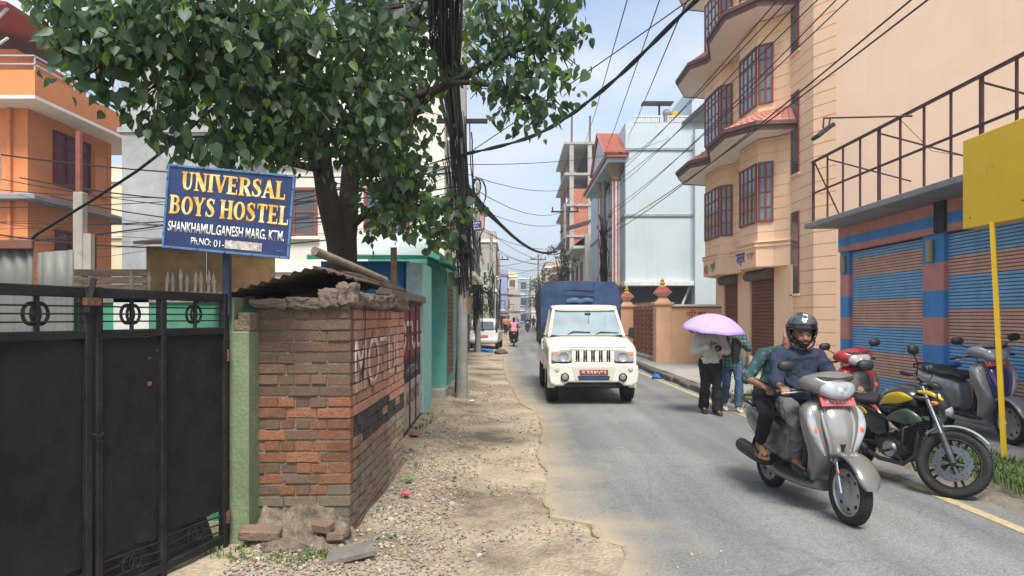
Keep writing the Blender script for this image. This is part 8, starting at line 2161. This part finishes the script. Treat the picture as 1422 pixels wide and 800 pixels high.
def people():
    navy={'m':mat('shirt_navy',(.020,.030,.056),rough=.85,var=.18,scale=5,bump=.25,bscale=260),'belly':.075,'hem':.06,'loose':1.12}
    gtr={'m':mat('trouser_grey',(.125,.12,.12),rough=.9,var=.18,scale=6,bump=.25,bscale=300),'len':.86}
    J=dict(pelvis=(-.20,0,.87),chest=(-.165,0,1.13),neck=(-.125,0,1.325),head=(-.075,0,1.445),
      sh_l=(-.14,.185,1.255),el_l=(-.03,.265,1.045),ha_l=(.155,.315,1.02), sh_r=(-.14,-.185,1.255),el_r=(-.03,-.265,1.045),ha_r=(.155,-.315,1.02),
      kn_dir_l=(1,.15,-.1),kn_dir_r=(1,-.15,-.1),
      hip_l=(-.17,.10,.84),kn_l=(.17,.185,.72),an_l=(.10,.145,.40),toe_l=(.24,.16,.335), hip_r=(-.17,-.10,.84),kn_r=(.17,-.185,.72),an_r=(.10,-.145,.40),toe_r=(.24,-.16,.335))
    o,H=person('rider in black helmet and navy shirt steering the bronze grey scooter',SCOOT,SCRZ,J,navy,gtr,M_BLKP,hair=False,hands=(.95,.95),belly=1.12,sleeve=(.80,.80),voxel=.009,folds=.012,seed=2,head_dir=(.98,-.2,-.05),palms=((0,0,-1),(0,0,-1)))
    for k in range(4):
        mb=MB(); mb.tube([(-.028+.012*k-.003,.0,1.20-.055*k),(-.020+.012*k,.0,1.20-.055*k)],.0055,8); mb.build('button',M_BLKP,o,fix=False)
    mb=MB(); mb.loft([((.028,0,-.045),.063,.066,2.4,YA,XA),((.036,0,-.085),.047,.054,2.3,YA,XA),((.042,0,-.112),.024,.028,2.2,YA,XA)],16,3,0,H); mb.ball((.094,0,-.052),(.013,.032,.007),10,6,0,H)
    mb.build('beard',mat('beard',(.028,.018,.013),rough=.8,var=.4,scale=40,bump=.5,bscale=150),o,smooth=60,fix=False)
    # helmet: open face shell with visor flipped up
    hm=mat('helmet_black',(.012,.012,.014),rough=.16,var=.2,scale=4,bump=0,coat=.8)
    vs=[];fs=[];nu,nv=40,18; R_=(.150,.132,.150)
    for j in range(nv+1):
        ph=math.pi*(.5-.80*j/nv)
        for i in range(nu):
            t=2*math.pi*i/nu; vs.append((-.018+R_[0]*math.cos(ph)*math.cos(t),R_[1]*math.cos(ph)*math.sin(t),.045+R_[2]*math.sin(ph)))
    for j in range(nv):
        for i in range(nu):
            i2=(i+1)%nu; c=[vs[j*nu+i],vs[j*nu+i2],vs[(j+1)*nu+i2],vs[(j+1)*nu+i]]; cx=sum(p[0] for p in c)/4; cy=sum(p[1] for p in c)/4; cz=sum(p[2] for p in c)/4
            if cx>.035 and cz<.055: continue
            fs.append((j*nu+i,j*nu+i2,(j+1)*nu+i2,(j+1)*nu+i))
    mb=MB(); mb.add(vs,fs,0,H); hel=mb.build('helmet',hm,None,smooth=60); hel.parent=None
    hel.matrix_world=o.matrix_world.copy()
    hel.location=SCOOT; hel.rotation_euler=(0,0,SCRZ)
    so=hel.modifiers.new('solidify','SOLIDIFY'); so.thickness=.022; so.offset=-1
    tag(hel,'glossy black open face helmet with white flash worn by the scooter rider','helmet')
    mb=MB(); vs=[];fs=[]
    for j in range(7):
        ph=math.pi*(.10+.20*j/6)
        for i in range(17):
            t=-1.15+2.3*i/16; vs.append((-.018+.158*math.cos(ph)*math.cos(t),.140*math.cos(ph)*math.sin(t),.045+.158*math.sin(ph)))
    fs=[(j*17+i,j*17+i+1,(j+1)*17+i+1,(j+1)*17+i) for j in range(6) for i in range(16)]
    mb.add(vs,fs,0,H); v=mb.build('visor',mat('visor_dark',(.05,.06,.07),rough=.06,bump=0,coat=1.0,var=.1),hel,smooth=70)
    so=v.modifiers.new('solidify','SOLIDIFY'); so.thickness=.004
    fl=mat('helmet_white',(.6,.66,.72),rough=.2)
    def on_shell(pts): return [(-.018+.1605*math.cos(ph)*math.cos(t),.1425*math.cos(ph)*math.sin(t),.045+.1605*math.sin(ph)) for t,ph in pts]
    mb=MB(); mb.add(on_shell([(.30,.95),(-.12,1.05),(.12,.62),(-.28,.66),(-.30,.52)]),[(0,1,3,2),(2,3,4)],0,H); d=mb.build('flash',fl,hel); so=d.modifiers.new('solidify','SOLIDIFY'); so.thickness=.003
    for q in (-1,1):
        mb=MB(); mb.tube([(.0,q*.112,-.05),(.02,q*.085,-.10),(.035,q*.03,-.128)],.008,6,0,H); mb.build('chin_strap',M_BLKP,hel,fix=False)
    # passenger
    teal=mat('shirt_teal',(.022,.075,.078),rough=.85,var=.2,scale=6,bump=.2,bscale=240)
    nt=teal.node_tree; bs=nt.nodes['Principled BSDF']; vo=_n(nt,'ShaderNodeTexVoronoi'); vo.inputs['Scale'].default_value=15; tc=_n(nt,'ShaderNodeTexCoord'); nt.links.new(tc.outputs['Object'],vo.inputs['Vector'])
    mr=_n(nt,'ShaderNodeMapRange'); mr.inputs[1].default_value=.20; mr.inputs[2].default_value=.26; mr.inputs[3].default_value=1; mr.inputs[4].default_value=0; nt.links.new(vo.outputs['Distance'],mr.inputs[0])
    mx=_n(nt,'ShaderNodeMix',data_type='RGBA'); src=bs.inputs['Base Color'].links[0].from_socket; nt.links.new(mr.outputs[0],mx.inputs[0]); nt.links.new(src,mx.inputs[6]); mx.inputs[7].default_value=(.16,.10,.13,1); nt.links.new(mx.outputs[2],bs.inputs['Base Color'])
    J=dict(pelvis=(-.56,-.02,.90),chest=(-.52,.04,1.15),neck=(-.46,.09,1.32),head=(-.40,.13,1.37),
      sh_l=(-.49,.25,1.25),el_l=(-.40,.33,1.05),ha_l=(-.30,.25,1.0), sh_r=(-.53,-.13,1.25),el_r=(-.50,-.30,1.03),ha_r=(-.26,-.27,.985),
      hip_l=(-.52,.08,.87),kn_l=(-.14,.27,.74),an_l=(-.30,.25,.46),toe_l=(-.17,.27,.385), hip_r=(-.52,-.14,.87),kn_r=(-.14,-.29,.76),an_r=(-.33,-.26,.46),toe_r=(-.20,-.28,.385))
    blkp={'m':mat('trouser_black',(.012,.012,.014),rough=.9,var=.2,scale=6,bump=.2,bscale=260),'len':.86}
    o2,H2=person('passenger in teal printed top and pink scarf seated behind the helmeted rider',SCOOT,SCRZ,J,{'m':teal,'hem':.12},blkp,mat('sandal_tan',(.24,.13,.07),rough=.7),hair=True,hands=(.6,.6),fem=True,sleeve=(.62,.62),voxel=.011,sandals=True,seed=4,face=False)
    pk=mat('scarf_pink',(.66,.27,.24),rough=.85,var=.15,scale=8,bump=.3,bscale=120)
    mb=MB(); mb.loft([((-.02,0,.13),.05,.06,2.3,YA,XA),((-.025,0,.07),.10,.115,2.3,YA,XA),((-.02,0,-.05),.105,.115,2.3,YA,XA),((-.02,0,-.13),.115,.12,2.3,YA,XA),((-.02,0,-.19),.15,.13,2.3,YA,XA),((-.02,0,-.22),.14,.11,2.3,YA,XA)],22,4,0,H2)
    remeshed(mb,'scarf',.012,pk,o2,3,.008,14,5)
    ph=MB(); ph.cbox((0,0,0),(.16,.012,.075),.004); p=ph.build('phone',M_BLKP); p.location=(2.27,6.45,.99); p.rotation_euler=(.3,.35,-.4); tag(p,'dark phone held at the passenger side','phone')
    # two walkers under the umbrella
    cream=mat('top_cream',(.55,.51,.42),rough=.9,var=.12,scale=6,bump=.25,bscale=160)
    J=dict(pelvis=(0,0,.86),chest=(0,0,1.13),neck=(.01,0,1.325),head=(.02,0,1.45),sh_l=(0,.165,1.27),el_l=(.03,.26,1.04),ha_l=(.20,.12,1.06),sh_r=(0,-.165,1.27),el_r=(.0,-.27,1.03),ha_r=(.19,-.05,1.12),
      kn_dir_l=(.5,-.6,.4),kn_dir_r=(.4,.5,.6),hip_l=(0,.085,.85),kn_l=(.09,.09,.47),an_l=(.10,.09,.09),toe_l=(.24,.10,.035),hip_r=(0,-.085,.85),kn_r=(.02,-.08,.46),an_r=(-.13,-.08,.13),toe_r=(-.02,-.08,.04))
    J={k:((v[0],v[1],v[2]) if not k.startswith('kn_dir') else v) for k,v in J.items()}
    person('walker in cream blouse and long black trousers holding the lilac umbrella',(3.27,11.65,0),rad(-92),J,{'m':cream,'hem':.02,'loose':1.35,'name':'blouse','collar':False},{'m':blkp['m'],'flare':1.45,'len':.98,'skirt':False},M_BLKP,hair='long',hands=(1.0,.9),fem=True,sleeve=(.94,.94),pant_w=1.18,folds=.010,seed=6,voxel=.013)
    mb=MB(); mb.ball((0,0,0),(.06,.04,.055),14,8); b=mb.build('clutch_bag',M_BLKP,smooth=60); b.location=(3.33,11.40,1.09); tag(b,'small round black bag held at the blouse front','bag')
    # check shirt
    chk=mat('shirt_check',(.10,.19,.18),rough=.9,var=.12,scale=8,bump=.2,bscale=200)
    nt=chk.node_tree; bs=nt.nodes['Principled BSDF']; tc=_n(nt,'ShaderNodeTexCoord'); sx=_n(nt,'ShaderNodeSeparateXYZ'); nt.links.new(tc.outputs['Object'],sx.inputs[0]); outs=[]
    for ax in ('Y','Z'):
        mu=_n(nt,'ShaderNodeMath',operation='MULTIPLY'); nt.links.new(sx.outputs[ax],mu.inputs[0]); mu.inputs[1].default_value=17
        fr=_n(nt,'ShaderNodeMath',operation='FRACT'); nt.links.new(mu.outputs[0],fr.inputs[0]); g=_n(nt,'ShaderNodeMath',operation='GREATER_THAN'); nt.links.new(fr.outputs[0],g.inputs[0]); g.inputs[1].default_value=.55; outs.append(g.outputs[0])
    ad=_n(nt,'ShaderNodeMath',operation='ADD'); nt.links.new(outs[0],ad.inputs[0]); nt.links.new(outs[1],ad.inputs[1])
    mm=_n(nt,'ShaderNodeMath',operation='MULTIPLY'); nt.links.new(ad.outputs[0],mm.inputs[0]); mm.inputs[1].default_value=.42
    mx=_n(nt,'ShaderNodeMix',data_type='RGBA'); src=bs.inputs['Base Color'].links[0].from_socket; nt.links.new(mm.outputs[0],mx.inputs[0]); nt.links.new(src,mx.inputs[6]); mx.inputs[7].default_value=(.012,.03,.035,1); nt.links.new(mx.outputs[2],bs.inputs['Base Color'])
    jean={'m':mat('jeans_blue',(.055,.095,.17),rough=.9,var=.3,scale=4,bump=.25,bscale=260,grime=.4,gcol=(.14,.19,.27),gscale=5),'flare':1.15,'len':.97,'palesole':True}
    J=dict(pelvis=(0,0,.86),chest=(0,0,1.13),neck=(.01,0,1.315),head=(.03,0,1.435),sh_l=(0,.17,1.26),el_l=(.02,.27,1.06),ha_l=(.17,.09,1.20),sh_r=(0,-.17,1.26),el_r=(.06,-.23,1.08),ha_r=(.16,-.07,1.30),
      kn_dir_l=(.3,-.6,.6),kn_dir_r=(.1,.3,.9),hip_l=(0,.085,.85),kn_l=(.18,.08,.50),an_l=(.16,.07,.10),toe_l=(.30,.08,.045),hip_r=(0,-.085,.85),kn_r=(.0,-.09,.46),an_r=(-.16,-.10,.14),toe_r=(-.05,-.10,.04))
    o3,H3=person('walker in teal checked shirt and blue jeans with a hand at the face',(3.74,12.0,0),rad(-96),J,{'m':chk,'hem':.14,'loose':1.2},jean,mat('shoe_white',(.5,.48,.45),rough=.7),hair='long',hands=(.8,.8),fem=True,sleeve=(.85,.85),pant_w=1.05,folds=.008,seed=8,voxel=.012)
    mb=MB(); mb.loft([((.125,.03,1.24),.05,.02,3,YA,XA),((.14,.03,1.05),.06,.022,3,YA,XA),((.142,.03,.84),.06,.02,3,YA,XA)],14,3); mb.build('inner_top',M_BLKP,o3,smooth=60)
    mb=MB(); mb.loft([((.16,.0,0),.10,.045,3,(1,0,0),YA),((.16,.0,.05),.11,.05,3,(1,0,0),YA),((.16,0,.22),.10,.04,3,(1,0,0),YA)],16,3); mb.tube([(.08,0,.2),(.02,-.03,.45),(-.02,-.12,.62)],.010,6); bg=mb.build('shoulder_bag',mat('bag_tan',(.42,.36,.27),rough=.8),smooth=50); bg.location=(4.0,12.05,.72); bg.rotation_euler=(0,0,rad(-90)); tag(bg,'tan shoulder bag hanging at the side of the jeans walker','bag')
    # umbrella
    u=thing('umbrella','lilac patterned umbrella tilted over the two walkers','umbrella',(3.27,11.5,1.37)); u.rotation_euler=(rad(9),rad(2),.2)
    lil=mat('umbrella_lilac',(.47,.35,.74),rough=.7,var=.06,scale=5,bump=.05); nt=lil.node_tree; bs=nt.nodes['Principled BSDF']
    vo=_n(nt,'ShaderNodeTexNoise'); vo.inputs['Scale'].default_value=11; tc=_n(nt,'ShaderNodeTexCoord'); nt.links.new(tc.outputs['Object'],vo.inputs['Vector']); mr=_n(nt,'ShaderNodeMapRange'); mr.inputs[1].default_value=.66; mr.inputs[2].default_value=.70; mr.inputs[4].default_value=.55; nt.links.new(vo.outputs['Fac'],mr.inputs[0])
    mx=_n(nt,'ShaderNodeMix',data_type='RGBA'); src=bs.inputs['Base Color'].links[0].from_socket; nt.links.new(mr.outputs[0],mx.inputs[0]); nt.links.new(src,mx.inputs[6]); mx.inputs[7].default_value=(.30,.20,.42,1); nt.links.new(mx.outputs[2],bs.inputs['Base Color'])
    vs=[(0,0,.43)];fs=[];nr=8;ns=4;rg=9;Rr=.53
    for j in range(1,rg+1):
        f=j/rg
        for i in range(nr*ns):
            t=2*math.pi*i/(nr*ns); k=(i%ns)/ns; sc=1-.055*f*math.sin(math.pi*k); r=Rr*f*sc
            z=.43*(1-f**2.1)+.10*(1-f)*0-.02*f*0+ .012*f*math.sin(math.pi*k); vs.append((r*math.cos(t),r*math.sin(t),z*.60+.02))
    m_=nr*ns
    for i in range(m_): fs.append((0,1+i,1+(i+1)%m_))
    for j in range(rg-1):
        for i in range(m_): a=1+j*m_; fs.append((a+i,a+m_+i,a+m_+(i+1)%m_,a+(i+1)%m_))
    vs[0]=(0,0,.43*.60+.02)
    mb=MB(); mb.add(vs,fs); c=mb.build('canopy',lil,u,smooth=30); so=c.modifiers.new('solidify','SOLIDIFY'); so.thickness=.003
    for i in range(8):
        t=2*math.pi*i/8; mb=MB(); mb.tube([(0,0,.26),(Rr*.55*math.cos(t),Rr*.55*math.sin(t),.20),(Rr*.98*math.cos(t),Rr*.98*math.sin(t),.015)],.003,5); mb.build('rib',M_CHROME,u,fix=False)
    mb=MB(); mb.tube([(0,0,.33),(0,0,-.32)],.006,8); mb.build('shaft',M_CHROME,u); mb=MB(); mb.tube([(0,0,-.18),(0,0,-.30)],.013,10); mb.build('handle',M_BLKP,u)
    # far riders and walkers
    J=dict(pelvis=(-.30,0,.87),chest=(-.26,0,1.13),neck=(-.22,0,1.325),head=(-.18,0,1.45),sh_l=(-.22,.18,1.26),el_l=(-.02,.30,1.05),ha_l=(.18,.34,1.02),sh_r=(-.22,-.18,1.26),el_r=(-.02,-.30,1.05),ha_r=(.18,-.34,1.02),
      hip_l=(-.25,.1,.84),kn_l=(.12,.22,.72),an_l=(.06,.2,.38),toe_l=(.2,.2,.32),hip_r=(-.25,-.1,.84),kn_r=(.12,-.22,.72),an_r=(.06,-.2,.38),toe_r=(.2,-.2,.32))
    pink={'m':mat('top_pink',(.72,.24,.27),rough=.9,var=.1),'hem':.15}
    person('rider in pink top riding away on a black scooter',(.10,38.6,0),rad(90),J,pink,blkp,M_BLKP,hair='long',voxel=.03,face=False,fem=True,folds=0,group='riders far down the street')
    person('far rider in dark clothes coming toward the camera on a scooter',(1.62,73,0),rad(-90),J,{'m':MATS['shirt_navy']},blkp,M_BLKP,voxel=.035,face=False,folds=0,group='riders far down the street')
    person('far rider in pale shirt on a red scooter riding away',(.15,66,0),rad(90),J,{'m':mat('shirt_pale',(.55,.57,.58),rough=.9)},blkp,M_BLKP,voxel=.035,face=False,folds=0,group='riders far down the street')
    person('farthest rider in white shirt riding away on the left',(-.45,80,0),rad(88),J,{'m':MATS['shirt_pale']},gtr,M_BLKP,voxel=.04,face=False,folds=0,group='riders far down the street')
    W=dict(pelvis=(0,0,.92),chest=(0,0,1.2),neck=(.01,0,1.42),head=(.02,0,1.56),sh_l=(0,.19,1.37),el_l=(-.05,.25,1.1),ha_l=(.05,.27,.86),sh_r=(0,-.19,1.37),el_r=(.05,-.25,1.1),ha_r=(.15,-.24,.88),
      hip_l=(0,.09,.9),kn_l=(.15,.09,.5),an_l=(.12,.09,.1),toe_l=(.26,.09,.04),hip_r=(0,-.09,.9),kn_r=(.02,-.09,.48),an_r=(-.2,-.09,.12),toe_r=(-.08,-.09,.04))
    person('far walker with an orange backpack on the left of the street',(-.55,62,0),rad(90),W,{'m':mat('shirt_orange',(.6,.2,.05),rough=.9)},blkp,M_BLKP,voxel=.035,face=False,folds=0,group='walkers far down the street')
    person('far walker in blue by the street end',(.6,84,0),rad(-90),W,{'m':mat('shirt_blue',(.08,.2,.5),rough=.9)},gtr,M_BLKP,voxel=.04,face=False,folds=0,group='walkers far down the street')
    person('far walker in red by the right hand shops',(2.5,82,0),rad(-90),W,{'m':mat('shirt_red',(.4,.03,.03),rough=.9)},blkp,M_BLKP,voxel=.04,face=False,folds=0,group='walkers far down the street')
people()
# ================================================================ thin summer haze
def build_haze():
    mb = MB(); mb.box(-950,950,-70,1560,-1.7,68)
    m = bpy.data.materials.new('haze'); m.use_nodes = True; nt = m.node_tree; nt.nodes.clear()
    v = _n(nt,'ShaderNodeVolumePrincipled'); v.inputs['Color'].default_value = (.80,.87,.95,1); v.inputs['Density'].default_value = 0.0016; v.inputs['Anisotropy'].default_value = .2
    o = _n(nt,'ShaderNodeOutputMaterial'); nt.links.new(v.outputs[0], o.inputs['Volume'])
    mb.build('haze', m, kind='stuff')
build_haze()
